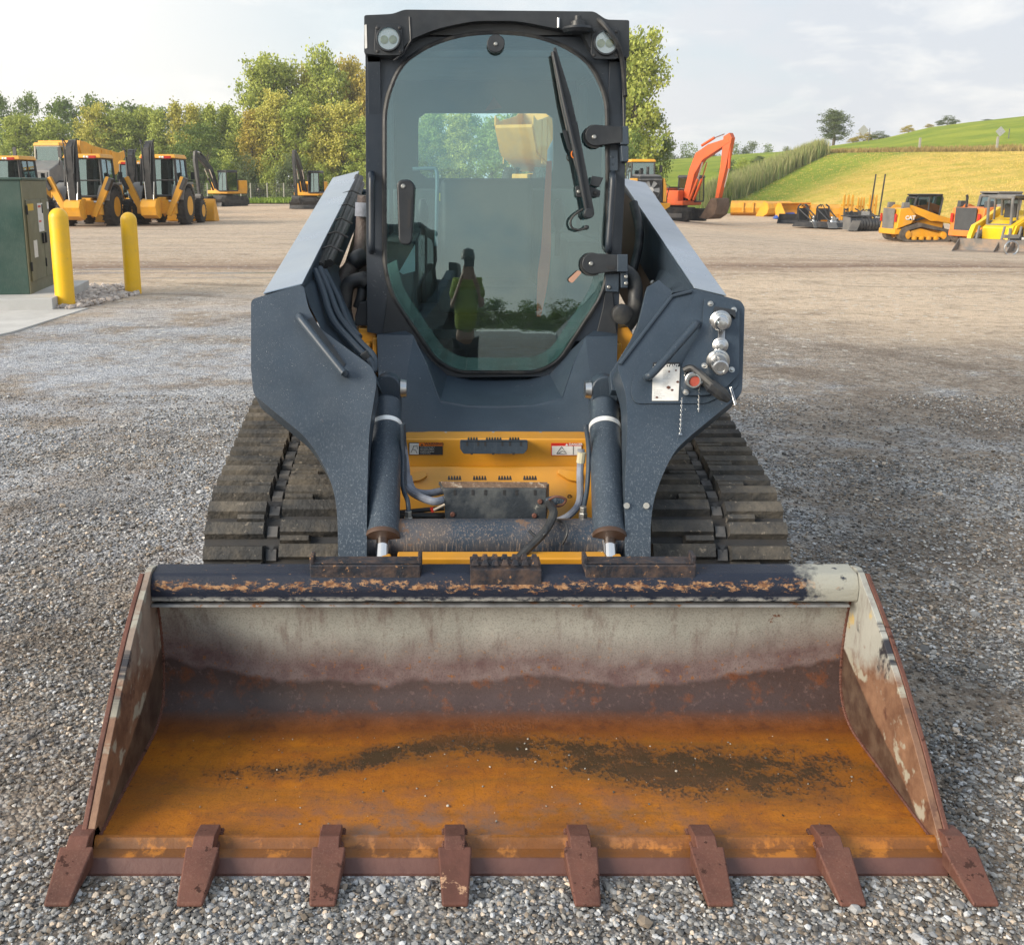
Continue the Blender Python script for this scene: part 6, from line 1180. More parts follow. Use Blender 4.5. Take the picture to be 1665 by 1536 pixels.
# ================================================================== FLEET
def tyre(parent, c, r, w, rim=YELF, ax=(1, 0, 0)):
    c = Vector(c); ax = Vector(ax); b = MB(); b.lathe(c-ax*w/2, ax, [(0, r*0.5), (0.0, r*0.82), (w*0.08, r*0.95), (w*0.2, r), (w*0.8, r), (w*0.92, r*0.95), (w, r*0.82), (w, r*0.5)], 36)
    N = 22
    for k in range(N):
        a = 2*math.pi*k/N; u = Vector((0, math.cos(a), math.sin(a))) if abs(ax.x) > 0.5 else Vector((math.cos(a), 0, math.sin(a))); tg = ax.cross(u)
        for s in (-1, 1): b.hexa([c+u*(r*0.98)+ax*(w*0.02*s)+tg*d for d in (-0.03*r, 0.03*r)]+[c+u*(r*0.98)+ax*(w*0.48*s)+tg*(d+0.14*r) for d in (0.03*r, -0.03*r)], [c+u*(r*1.035)+ax*(w*0.02*s)+tg*d for d in (-0.03*r, 0.03*r)]+[c+u*(r*1.03)+ax*(w*0.46*s)+tg*(d+0.14*r) for d in (0.03*r, -0.03*r)])
    o = b.build('wheel', TYREF, parent); b = MB(); b.lathe(c-ax*(w/2+0.01), ax, [(0, r*0.52), (0.03, r*0.50), (0.10, r*0.42), (0.12, r*0.16), (0.05, r*0.15), (0.05, 0.0)], 24); b.lathe(c+ax*(w/2+0.01), -ax, [(0, r*0.52), (0.03, r*0.50), (0.10, r*0.42), (0.12, r*0.16), (0.05, r*0.15), (0.05, 0.0)], 24); b.build('rim', rim, o); return o
def cabbox(parent, x0, x1, y0, y1, z0, z1, post, roof, taper=0.0, name='cab', pw=0.06, extra=(), roofm=None):
    b = MB(); c = [(x0, y0), (x1, y0), (x1, y1), (x0, y1)]; cx_, cy_ = (x0+x1)/2, (y0+y1)/2; tp = [((x-cx_)*(1-taper)+cx_, (y-cy_)*(1-taper)+cy_) for x, y in c]
    for (xa, ya), (xb, yb) in zip(c, tp): b.tube([(xa, ya, z0), (xb, yb, z1)], pw, 6)
    for i in range(4):
        j = (i+1) % 4; b.tube([(*c[i], z0), (*c[j], z0)], pw, 6); b.tube([(*tp[i], z1), (*tp[j], z1)], pw, 6); h = 0.42
        pa = [c[k][0]*(1-h)+tp[k][0]*h for k in (i, j)]; pb = [c[k][1]*(1-h)+tp[k][1]*h for k in (i, j)]
        if i in extra: b.tube([(pa[0], pb[0], z0+(z1-z0)*h), (pa[1], pb[1], z0+(z1-z0)*h)], pw*0.5, 6)
        if i in (1, 3): b.tube([((c[i][0]+c[j][0])/2, (c[i][1]+c[j][1])/2, z0), ((tp[i][0]+tp[j][0])/2, (tp[i][1]+tp[j][1])/2, z1)], pw*0.7, 6)
    cb_ = b.build(name, post, parent); g = MB(); k = 0.985
    for i in range(4):
        j = (i+1) % 4; q = [Vector((*c[i], z0)), Vector((*c[j], z0)), Vector((*tp[j], z1)), Vector((*tp[i], z1))]; ctr = sum(q, Vector())/4; nn = (q[1]-q[0]).cross(q[3]-q[0]).normalized(); q = [ctr+(v-ctr)*k for v in q]; g = MB(); g.prism(q, [v+nn*0.012 for v in q]); g.build('window', GLASSF, cb_)
    b = MB(); o = 0.10; b.hexa([(tp[0][0]-o, tp[0][1]-o, z1), (tp[1][0]+o, tp[1][1]-o, z1), (tp[2][0]+o, tp[2][1]+o, z1), (tp[3][0]-o, tp[3][1]+o, z1)], [(tp[0][0]-o*.3, tp[0][1]-o*.3, z1+0.16), (tp[1][0]+o*.3, tp[1][1]-o*.3, z1+0.16), (tp[2][0]+o*.3, tp[2][1]+o*.3, z1+0.16), (tp[3][0]-o*.3, tp[3][1]+o*.3, z1+0.16)]); b.build('cab_roof', roofm or roof, cb_, bevel=0.03)
    b = MB(); b.box((cx_, cy_, z0+0.35), ((x1-x0)*0.35, 0.5, 0.5)); b.box((cx_, cy_+0.22, z0+0.75), ((x1-x0)*0.33, 0.12, 0.7)); b.build('seat', SEATM, cb_, bevel=0.04); b = MB(); b.tube([(cx_, cy_-0.55, z0), (cx_, cy_-0.45, z0+0.6)], 0.04, 6); b.lathe((cx_, cy_-0.45, z0+0.6), (0, 0.4, 1), [(0, 0.18), (0.03, 0.2), (0.05, 0.18)], 14); b.build('console', BLKF, cb_)
    return cb_
def beamp(mb, pts, w, x0, x1):   # profile polygon in (y, z) pulled across x
    mb.xprism(pts, x0, x1)
def backhoe():
    r = empty('backhoe_loader', (0, 0, 0)); 
    b = MB(); b.box((0, 0.9, 0.85), (0.7, 3.2, 0.5)); b.box((0, 2.15, 1.2), (0.85, 1.7, 0.8)); b.box((0, -0.75, 0.72), (1.7, 0.35, 0.55)); b.build('chassis', YELF, r, bevel=0.04)
    b = MB(); b.box((0, 2.15, 1.64), (0.88, 1.66, 0.10)); b.build('hood', GREYF, r, bevel=0.03)
    c = cabbox(r, -0.78, 0.78, -0.45, 1.05, 1.15, 2.62, BLKF, YELF, 0.10, extra=(0,))
    for s in (-1, 1):
        b = MB(); b.box((s*0.45, -0.60, 2.66), (0.36, 0.06, 0.10)); b.build('tail_lamp', REDP, c)
        for q in (0.18, 0.30): b = MB(); b.lathe((s*q, -0.60, 2.66), (0, -1, 0), [(0, 0.05), (0.04, 0.045), (0.05, 0.0)], 10); b.build('work_lamp', REFLECTOR, c)
        b = MB(); b.lathe((s*0.92-0.26*1, 0.0, 0.8), (1, 0, 0), [(0, 0.84), (0.02, 0.88), (0.5, 0.88), (0.52, 0.84)], 30); 
        q = [(0.9*math.cos(a), 0.80+0.9*math.sin(a)) for a in np.linspace(0.2, 2.9, 10)]; f = MB(); f.prism([(s*1.15, *p) for p in q]+[(s*1.15, p[0]*0.93, 0.8+(p[1]-0.8)*0.93) for p in q[::-1]], [(s*0.65, *p) for p in q]+[(s*0.65, p[0]*0.93, 0.8+(p[1]-0.8)*0.93) for p in q[::-1]]); f.build('fender', GREYF, r)
        tyre(r, (s*0.93, 0, 0.75), 0.75, 0.46); tyre(r, (s*0.90, 2.25, 0.5), 0.50, 0.32)
        # folded stabiliser leg: a long cranked beam
        b = MB(); b.hexa([(s*0.42, -1.02, 0.42), (s*0.62, -1.02, 0.36), (s*0.62, -0.84, 0.36), (s*0.42, -0.84, 0.42)], [(s*1.12, -1.02, 1.92), (s*1.40, -1.02, 1.80), (s*1.40, -0.84, 1.80), (s*1.12, -0.84, 1.92)]); st_ = b.build('stabiliser', YELF, r, bevel=0.02)
        b = MB(); b.box((s*1.24, -0.98, 1.62), (0.16, 0.30, 0.50), ('Y', s*0.45)); b.build('stabiliser_pad', BLKF, st_, bevel=0.02); b = MB(); b.cyl((s*0.95, -0.93, 0.9), (s*0.55, -0.93, 0.95), 0.05, n=10); b.build('stabiliser_cylinder', STEEL, st_)
        b = MB(); b.hexa([(s*0.50, 1.5, 1.25), (s*0.62, 1.5, 1.25), (s*0.62, 1.5, 1.50), (s*0.50, 1.5, 1.50)], [(s*0.50, 3.5, 0.35), (s*0.62, 3.5, 0.35), (s*0.62, 3.5, 0.6), (s*0.50, 3.5, 0.6)]); b.build('loader_arm', BLKF, r, bevel=0.02)
        b = MB(); b.lathe((s*0.85, 0.9, 1.75), (s, 0, 0), [(0, 0.02), (0.2, 0.02)], 6); b.box((s*1.05, 0.95, 1.95), (0.16, 0.05, 0.30)); b.build('mirror', BLKF, r)
    p = [(3.5, 0.02), (4.35, 0.0), (4.4, 0.04), (3.75, 0.25), (3.62, 0.55), (3.8, 0.95), (3.7, 0.98), (3.48, 0.6)]; b = MB(); b.xprism(p, -1.15, 1.15); bb_ = b.build('loader_bucket', YELF, r, bevel=0.01)
    for s in (-1, 1): MB().xprism([(3.5, 0.02), (4.35, 0.0), (4.3, 0.12), (3.8, 0.97), (3.5, 0.6)], s*1.15, s*1.17).build('bucket_side', YELF, bb_)
    # swing frame, boom folded upright, dipper beside it, bucket tucked in
    b = MB(); b.box((0, -1.05, 0.70), (0.42, 0.35, 0.75)); b.build('swing_frame', YELF, r, bevel=0.03)
    b = MB(); b.prism([(x_, y, z) for x_ in (-0.15,) for y, z in ((-1.15, 0.75), (-1.42, 0.85), (-1.50, 2.2), (-1.38, 3.25), (-1.18, 3.28), (-1.15, 2.2))], [(0.15, y, z) for y, z in ((-1.15, 0.75), (-1.42, 0.85), (-1.50, 2.2), (-1.38, 3.25), (-1.18, 3.28), (-1.15, 2.2))]); bm_ = b.build('boom', BLKF, r, bevel=0.02)
    letters3('DEERE', (-0.10, -1.505, 1.95), (0, 0, -1), (1, 0, 0), 0.16, WHITEINK, bm_, bold=0.03)
    b = MB(); b.xprism([(-1.52, 3.2), (-1.75, 3.0), (-1.78, 1.9), (-1.68, 0.95), (-1.56, 0.95), (-1.55, 2.2)], -0.12, 0.12); dp = b.build('dipper', BLKF, r, bevel=0.02)
    for s in (-1, 1):
        b = MB(); b.cyl((s*0.20, -1.55, 2.9), (s*0.20, -1.62, 1.7), 0.055, n=12); b.build('cylinder', BLKF, dp); b = MB(); b.cyl((s*0.20, -1.62, 1.75), (s*0.16, -1.66, 1.0), 0.03, n=10); b.build('cylinder_rod', CHROME, dp)
    b = MB(); b.tube(curve([(-0.16, -1.5, 3.1), (-0.28, -1.6, 3.3), (-0.2, -1.7, 3.0), (-0.14, -1.8, 2.0)], 5), 0.025, 6); b.tube(curve([(0.16, -1.5, 3.1), (0.30, -1.6, 3.3), (0.2, -1.7, 3.0), (0.14, -1.8, 2.0)], 5), 0.025, 6); b.build('hose', RUBBERH, dp)
    p = [(-1.35, 0.30), (-1.5, 0.28), (-1.85, 0.42), (-1.98, 0.75), (-1.85, 0.98), (-1.60, 1.05), (-1.62, 0.95), (-1.8, 0.88), (-1.87, 0.72), (-1.78, 0.50), (-1.48, 0.38)]; b = MB(); b.xprism(p, -0.30, 0.30); hb_ = b.build('digging_bucket', YELF, r, bevel=0.01)
    for s in (-1, 1): MB().xprism([(-1.35, 0.30), (-1.5, 0.28), (-1.85, 0.42), (-1.98, 0.75), (-1.85, 0.98), (-1.60, 1.05)], s*0.30, s*0.32).build('bucket_cheek', YELF, hb_)
    return r
def excav(paintm, boomm, boom, stick, bpt, sc=1.0, bucketm=RUSTYBUCKET, blade=True, word=None, wx=0.28, cyl2=None, bsc=1.0, bw=0.45):
    """forward is +X; profile points in (x, z)"""
    r = empty('excavator', (0, 0, 0))
    for s in (-1, 1):
        q = [(-1.55, 0.15), (-1.35, 0.0), (1.35, 0.0), (1.6, 0.18), (1.62, 0.5), (1.4, 0.74), (-1.35, 0.74), (-1.6, 0.5)]; q = fillet(q, 0.2, 4)
        b = MB(); b.prism([(x, s*0.75, z) for x, z in q], [(x, s*1.22, z) for x, z in q]); tk = b.build('track', TYREF, r, bevel=0.02)
        b = MB()
        for k in range(30): x = -1.4+k*0.097; b.box((x, s*0.985, 0.75), (0.05, 0.47, 0.05)); b.box((x, s*0.985, 0.0), (0.05, 0.47, 0.03))
        for k in range(6):
            for sg_ in (-1, 1): b.box((sg_*1.6, s*0.985, 0.14+k*0.1), (0.05, 0.47, 0.05))
        b.build('track_shoes', TYREF, tk); b = MB(); b.box((0, s*1.225, 0.36), (2.2, 0.03, 0.28)); b.build('track_frame', boomm if paintm != boomm else GREYF, tk)
    b = MB(); b.box((0, 0, 0.65), (1.6, 1.5, 0.4)); b.cyl((0, 0, 0.75), (0, 0, 0.98), 0.6); b.build('undercarriage', BLKF, r)
    if blade: b = MB(); b.prism([(1.95, -1.2, 0.02), (2.05, -1.2, 0.02), (1.98, -1.2, 0.3), (2.08, -1.2, 0.55), (1.98, -1.2, 0.55), (1.88, -1.2, 0.3)], [(1.95, 1.2, 0.02), (2.05, 1.2, 0.02), (1.98, 1.2, 0.3), (2.08, 1.2, 0.55), (1.98, 1.2, 0.55), (1.88, 1.2, 0.3)]); b.box((1.6, 0.4, 0.3), (0.7, 0.14, 0.16)); b.box((1.6, -0.4, 0.3), (0.7, 0.14, 0.16)); b.build('dozer_blade', BLKF, r)
    b = MB(); b.box((-0.25, 0, 1.12), (2.6, 2.2, 0.28)); b.box((-1.05, 0, 1.62), (1.1, 2.2, 0.85)); b.box((0.0, -0.75, 1.55), (1.3, 0.65, 0.7)); b.lathe((-1.5, 0, 1.0), (0, 0, 1), [(0, 0.75), (0.1, 0.85), (0.9, 0.85), (1.0, 0.7)], 24); hs = b.build('house', paintm, r, bevel=0.06)
    b = MB(); b.box((-1.0, 0.2, 2.08), (0.9, 1.2, 0.08)); b.cyl((-1.1, -0.5, 2.0), (-1.1, -0.5, 2.5), 0.06, n=10); b.build('engine_cover', BLKF, hs); b = MB(); b.box((-1.0, -1.105, 1.6), (0.8, 0.02, 0.5)); b.build('grille', BLKF, hs)
    cbn = cabbox(r, -0.25, 1.15, 0.22, 1.12, 1.22, 2.68, BLKF, BLKF, 0.05, pw=0.05, roofm=boomm if paintm != boomm else BLKF)
    b = MB(); b.prism([(x, -0.42, z) for x, z in boom], [(x, -0.42+wx, z) for x, z in boom]); bo = b.build('boom', boomm, r, bevel=0.02)
    b = MB(); b.prism([(x, -0.40, z) for x, z in stick], [(x, -0.44+wx, z) for x, z in stick]); sk = b.build('stick', boomm, r, bevel=0.02)
    if cyl2:
        for a, m_, e in cyl2:
            for yy in ((-0.52, -0.04) if a[1] < 1.6 else (-0.28,)): b = MB(); b.cyl((a[0], yy, a[1]), (m_[0], yy, m_[1]), 0.085, n=12); c_ = b.build('cylinder', boomm, bo); b = MB(); b.cyl((m_[0], yy, m_[1]), (e[0], yy, e[1]), 0.045, n=10); b.build('cylinder_rod', CHROME, c_)
    ox, oz = bpt; k = bsc
    p = [(0, 0), (0.25*k, -0.02), (0.33*k, -0.35*k), (0.2*k, -0.75*k), (-0.15*k, -0.98*k), (-0.6*k, -0.92*k), (-0.58*k, -0.84*k), (-0.1*k, -0.86*k), (0.08*k, -0.6*k), (0.1*k, -0.3*k), (-0.1*k, -0.1*k)]
    b = MB(); b.prism([(ox+x, -0.28-bw, oz+z) for x, z in p], [(ox+x, -0.28+bw, oz+z) for x, z in p]); bu = b.build('bucket', bucketm, r, bevel=0.01)
    for s in (-1, 1): b = MB(); b.prism([(ox+x, -0.28+s*bw, oz+z) for x, z in (p[0], p[1], p[2], p[3], p[4], p[5], p[10])], [(ox+x, -0.28+s*(bw+0.03), oz+z) for x, z in (p[0], p[1], p[2], p[3], p[4], p[5], p[10])]); b.build('bucket_cheek', bucketm, bu)
    for i in range(5): b = MB(); b.box((ox-0.64*k, -0.28-bw*0.85+i*bw*0.42, oz-0.90*k), (0.16, 0.06, 0.05)); b.build('bucket_tooth', bucketm, bu)
    if word: letters3(word, boomtxt[0], boomtxt[1], boomtxt[2], 0.24, WHITEINK, bo, bold=0.03)
    return r
# digging booms as (x, z) outlines
BM1 = [(0.6, 1.45), (0.95, 1.35), (1.6, 2.6), (2.3, 3.25), (3.3, 3.95), (3.25, 4.15), (2.2, 3.75), (1.3, 3.0)]
SK1 = [(3.05, 4.3), (3.35, 4.25), (3.45, 3.6), (3.1, 0.95), (2.92, 0.95), (3.05, 3.4)]
boomtxt = ((1.95, -0.425, 3.40), (0.82, 0, 0.42), (-0.42, 0, 0.82))
exA = excav(YELF, BLKF, BM1, SK1, (3.0, 1.0), word='DEERE', cyl2=[((0.95, 1.25), (1.5, 2.2), (1.9, 2.9)), ((2.0, 3.7), (2.7, 4.15), (3.1, 4.25))], bucketm=BLKF, bsc=0.7, bw=0.3)
p0 = GX(368, 76); exA.location = p0; exA.rotation_euler = (0, 0, R(-118)); exA.scale = (0.88, 0.88, 0.93); tag(exA, 'yellow excavator with a black bent boom and dozer blade, left of the tall trees', 'excavator')
exB = copy_tree(exA, GX(505, 68), R(-99), (0.80, 0.80, 0.88), 'small yellow excavator with upright dark arm, seen between big trees and loader arm')
boomtxt = ((2.2, -0.425, 3.9), (0.9, 0, 0.3), (-0.3, 0, 0.9))
BM2 = [(0.55, 1.5), (1.0, 1.35), (1.35, 2.9), (1.9, 3.75), (3.75, 4.75), (3.65, 5.0), (2.2, 4.65), (1.35, 4.15), (0.95, 3.2)]
SK2 = [(3.3, 5.1), (3.7, 5.3), (3.88, 5.0), (3.62, 3.4), (3.2, 1.45), (2.95, 1.45), (3.2, 3.4)]
exC = excav(ORNF, ORNF, BM2, SK2, (3.1, 1.45), word=None, wx=0.48, cyl2=[((1.15, 1.3), (1.7, 2.6), (2.0, 3.6)), ((1.7, 4.6), (2.6, 5.05), (3.3, 5.25)), ((3.75, 4.6), (3.75, 3.2), (3.5, 2.1))], blade=False, bsc=1.3, bw=0.72)
exC.location = GX(1102, 64); exC.rotation_euler = (0, 0, R(-46)); exC.scale = (0.96, 0.98, 1.0); tag(exC, 'large orange excavator with arched boom resting its brown bucket on the ground', 'excavator')
bh = backhoe(); bh.location = GX(268, 41); bh.rotation_euler = (0, 0, R(-3)); bh.scale = (0.95, 0.95, 1.0); tag(bh, 'yellow backhoe loader, second one right of the cabinet, rear boom folded upright', 'backhoe', 'yellow backhoe loaders seen from behind')
copy_tree(bh, GX(148, 39.5), R(-1), (0.95, 0.95, 0.99), 'yellow backhoe loader directly behind the taller yellow bollard, stabilisers raised'); copy_tree(bh, GX(20, 41), R(-3), 0.98, 'backhoe loader at the left edge, only its cab showing above the green cabinet')
copy_tree(bh, GX(228, 47), R(8), 0.96, 'backhoe loader mostly hidden behind the second one, roof and yellow frame showing')
# articulated hauler
def hauler():
    r = empty('dump_truck', (0, 0, 0)); b = MB(); b.box((0, -2.2, 1.3), (2.3, 2.6, 0.5)); b.box((0, 1.6, 1.25), (1.2, 5.0, 0.5)); b.build('chassis', YELF, r, bevel=0.05)
    b = MB(); b.hexa([(-1.05, -3.7, 1.45), (1.05, -3.7, 1.45), (1.1, -2.0, 1.45), (-1.1, -2.0, 1.45)], [(-0.95, -3.45, 2.25), (0.95, -3.45, 2.25), (1.05, -2.0, 2.75), (-1.05, -2.0, 2.75)]); h = b.build('hood', GREYF, r, bevel=0.08)
    b = MB(); b.hexa([(-0.85, -3.71, 1.55), (0.85, -3.71, 1.55), (0.85, -3.73, 1.55), (-0.85, -3.73, 1.55)], [(-0.8, -3.50, 2.15), (0.8, -3.50, 2.15), (0.8, -3.53, 2.15), (-0.8, -3.53, 2.15)]); gg = b.build('grille', BLKF, h)
    b = MB(); b.lathe((0, -3.64, 1.9), (0, -1, 0.3), [(0, 0.13), (0.02, 0.13)], 16); b.build('badge_disc', WHITEP, gg)
    for s in (-1, 1): b = MB(); b.lathe((s*0.6, -3.66, 1.66), (0, -1, 0.3), [(0, 0.11), (0.04, 0.1), (0.05, 0)], 12); b.build('headlight', REFLECTOR, h); b = MB(); b.tube([(s*1.1, -2.6, 2.5), (s*1.5, -3.1, 2.9)], 0.03, 6); b.box((s*1.5, -3.1, 3.1), (0.22, 0.08, 0.5)); b.build('mirror', BLKF, r)
    b = MB(); b.box((0, -3.75, 1.15), (2.5, 0.35, 0.5)); b.build('bumper', YELF, r, bevel=0.04)
    cabbox(r, -0.85, 0.85, -2.0, -0.6, 1.9, 3.45, paint('cream cab posts', (0.5, 0.45, 0.36), 0.5), YELF, 0.06)
    p = [(-0.5, 3.75), (-0.2, 3.85), (0.2, 2.2), (4.3, 2.4), (5.4, 3.2), (5.3, 3.3), (4.0, 3.05), (0.9, 3.5), (0.4, 3.75), (-0.5, 3.75)][:-1]
    pr = [(-0.6, 3.5), (-0.5, 3.75), (0.3, 3.7), (1.0, 3.55), (4.6, 3.25), (5.5, 3.4), (5.5, 3.1), (4.3, 2.2), (0.4, 1.7), (0.0, 2.2)]
    for s in (-1, 1): MB().xprism(pr, s*1.45, s*1.35).build('body_side', YELF, r, bevel=0.02); [MB().box((s*1.47, y, 2.6), (0.06, 0.10, 1.5)).build('body_rib', YELF, r) for y in (0.9, 2.2, 3.5)]
    b = MB(); b.prism([(-1.35, y, z) for y, z in ((-0.5, 3.75), (0.1, 1.9), (0.5, 1.7), (4.3, 2.2), (5.5, 3.1), (5.5, 3.0), (4.3, 2.1), (0.4, 1.6), (-0.1, 1.8), (-0.65, 3.5))], [(1.35, y, z) for y, z in ((-0.5, 3.75), (0.1, 1.9), (0.5, 1.7), (4.3, 2.2), (5.5, 3.1), (5.5, 3.0), (4.3, 2.1), (0.4, 1.6), (-0.1, 1.8), (-0.65, 3.5))]); b.build('dump_body', YELF, r)
    for y in (-2.6, 1.6, 3.3):
        for s in (-1, 1): tyre(r, (s*1.15, y, 0.85), 0.85, 0.6)
    return r
hl2 = hauler(); hl2.location = GX(112, 55); hl2.rotation_euler = (0, 0, R(-9)); hl2.scale = (0.84, 0.84, 1.04); tag(hl2, 'yellow dump truck with grey hood behind the first backhoe and the cabinet', 'dump truck')
hc_ = copy_tree(hl2, GX(872, 52), R(160), (0.66, 0.8, 1.40), 'tall yellow dump truck body seen through the rear cab window')
# wheel loader seen from behind, big cooling fan
def wloader():
    r = empty('wheel_loader', (0, 0, 0)); b = MB(); b.box((0, 1.0, 1.0), (1.3, 4.2, 0.5)); b.box((0, 0.05, 1.65), (1.5, 1.9, 1.3)); b.build('engine_body', YELF, r, bevel=0.06)
    b = MB(); b.hexa([(-0.75, -1.2, 0.98), (0.75, -1.2, 0.98), (0.75, -0.3, 1.0), (-0.75, -0.3, 1.0)], [(-0.68, -1.12, 2.45), (0.68, -1.12, 2.45), (0.7, 0.9, 2.5), (-0.7, 0.9, 2.5)]); b.build('rear_grille', BLKF, r, bevel=0.05)
    b = MB(); b.hexa([(-0.72, -1.16, 2.22), (0.72, -1.16, 2.22), (0.74, 0.9, 2.3), (-0.74, 0.9, 2.3)], [(-0.6, -1.05, 2.52), (0.6, -1.05, 2.52), (0.62, 0.9, 2.6), (-0.62, 0.9, 2.6)]); b.build('hood', GREYF, r, bevel=0.05)
    b = MB(); b.tube([(0.56*math.cos(a), -1.22, 1.68+0.56*math.sin(a)) for a in np.linspace(0, 2*math.pi, 29)], 0.035, 6, False); fn = b.build('fan_shroud', BLKF, r); b = MB()
    for k in range(6):
        a = k*math.pi/3; u = Vector((math.cos(a), 0, math.sin(a))); w = Vector((-math.sin(a), 0, math.cos(a))); c = Vector((0, -1.21, 1.68)); b.prism([c+u*0.15-w*0.07, c+u*0.53-w*0.16, c+u*0.53+w*0.13, c+u*0.15+w*0.07], [p+Vector((0, 0.02, 0)) for p in (c+u*0.15-w*0.07, c+u*0.53-w*0.16, c+u*0.53+w*0.13, c+u*0.15+w*0.07)])
    b.build('fan_blades', paint('light grey fan blade', (0.30, 0.31, 0.32), 0.5), fn); b = MB(); b.lathe((0, -1.2, 1.68), (0, -1, 0), [(0, 0.17), (0.06, 0.16), (0.07, 0)], 20); b.build('fan_hub', WHITEP, fn)
    b = MB(); b.prism([(-1.15, -1.15, 0.95), (1.15, -1.15, 0.95), (1.15, -1.15, 0.75), (0.7, -1.15, 0.45), (-0.7, -1.15, 0.45), (-1.15, -1.15, 0.75)], [(-1.15, -1.5, 0.95), (1.15, -1.5, 0.95), (1.15, -1.45, 0.75), (0.7, -1.4, 0.45), (-0.7, -1.4, 0.45), (-1.15, -1.45, 0.75)]); b.build('counterweight', YELF, r, bevel=0.04)
    for s in (-1, 1):
        b = MB(); b.prism([(s*0.78, -1.25, 1.0), (s*0.98, -1.2, 1.0), (s*0.98, -1.1, 1.9), (s*0.86, -1.05, 2.35), (s*0.78, -1.1, 2.35)], [(s*0.78, 0.6, 1.0), (s*0.98, 0.6, 1.0), (s*0.98, 0.6, 1.9), (s*0.86, 0.6, 2.35), (s*0.78, 0.6, 2.35)]); b.build('side_cover', YELF, r, bevel=0.03)
        tyre(r, (s*1.0, 0.3, 0.78), 0.78, 0.55); tyre(r, (s*1.0, 3.2, 0.78), 0.78, 0.55)
        b = MB(); b.tube([(s*1.0, -1.0, 0.95), (s*1.15, -1.05, 1.9), (s*1.15, -0.4, 2.0), (s*1.0, 0.5, 2.0)], 0.03, 6); b.build('hand_rail', BLKF, r)
        b = MB(); b.box((s*1.15, 1.0, 2.9), (0.14, 0.08, 0.4)); b.build('mirror', BLKF, r)
    b = MB(); b.cyl((0.1, 0.1, 2.5), (0.1, 0.1, 3.0), 0.09); b.cyl((-0.25, 0.3, 2.5), (-0.25, 0.3, 2.85), 0.13); b.build('exhaust_pipe', BLKF, r)
    cabbox(r, -0.75, 0.75, 0.85, 2.2, 1.9, 3.3, BLKF, YELF, 0.08); b = MB(); b.xprism([(4.1, 0.05), (5.2, 0.02), (5.2, 0.08), (4.5, 0.3), (4.35, 0.8), (4.6, 1.3), (4.5, 1.35), (4.1, 0.9)], -1.35, 1.35); b.build('loader_bucket', YELF, r)
    for s in (-1, 1): b = MB(); b.hexa([(s*0.55, 2.3, 1.9), (s*0.7, 2.3, 1.9), (s*0.7, 2.3, 2.2), (s*0.55, 2.3, 2.2)], [(s*0.55, 4.3, 0.5), (s*0.7, 4.3, 0.5), (s*0.7, 4.3, 0.8), (s*0.55, 4.3, 0.8)]); b.build('loader_arm', YELF, r)
    return r
wl = wloader(); wl.location = GX(1048, 58); wl.rotation_euler = (0, 0, R(3)); wl.scale = (0.95, 0.95, 0.98); tag(wl, 'yellow wheel loader seen from behind with a round cooling fan, right of cab', 'wheel loader')
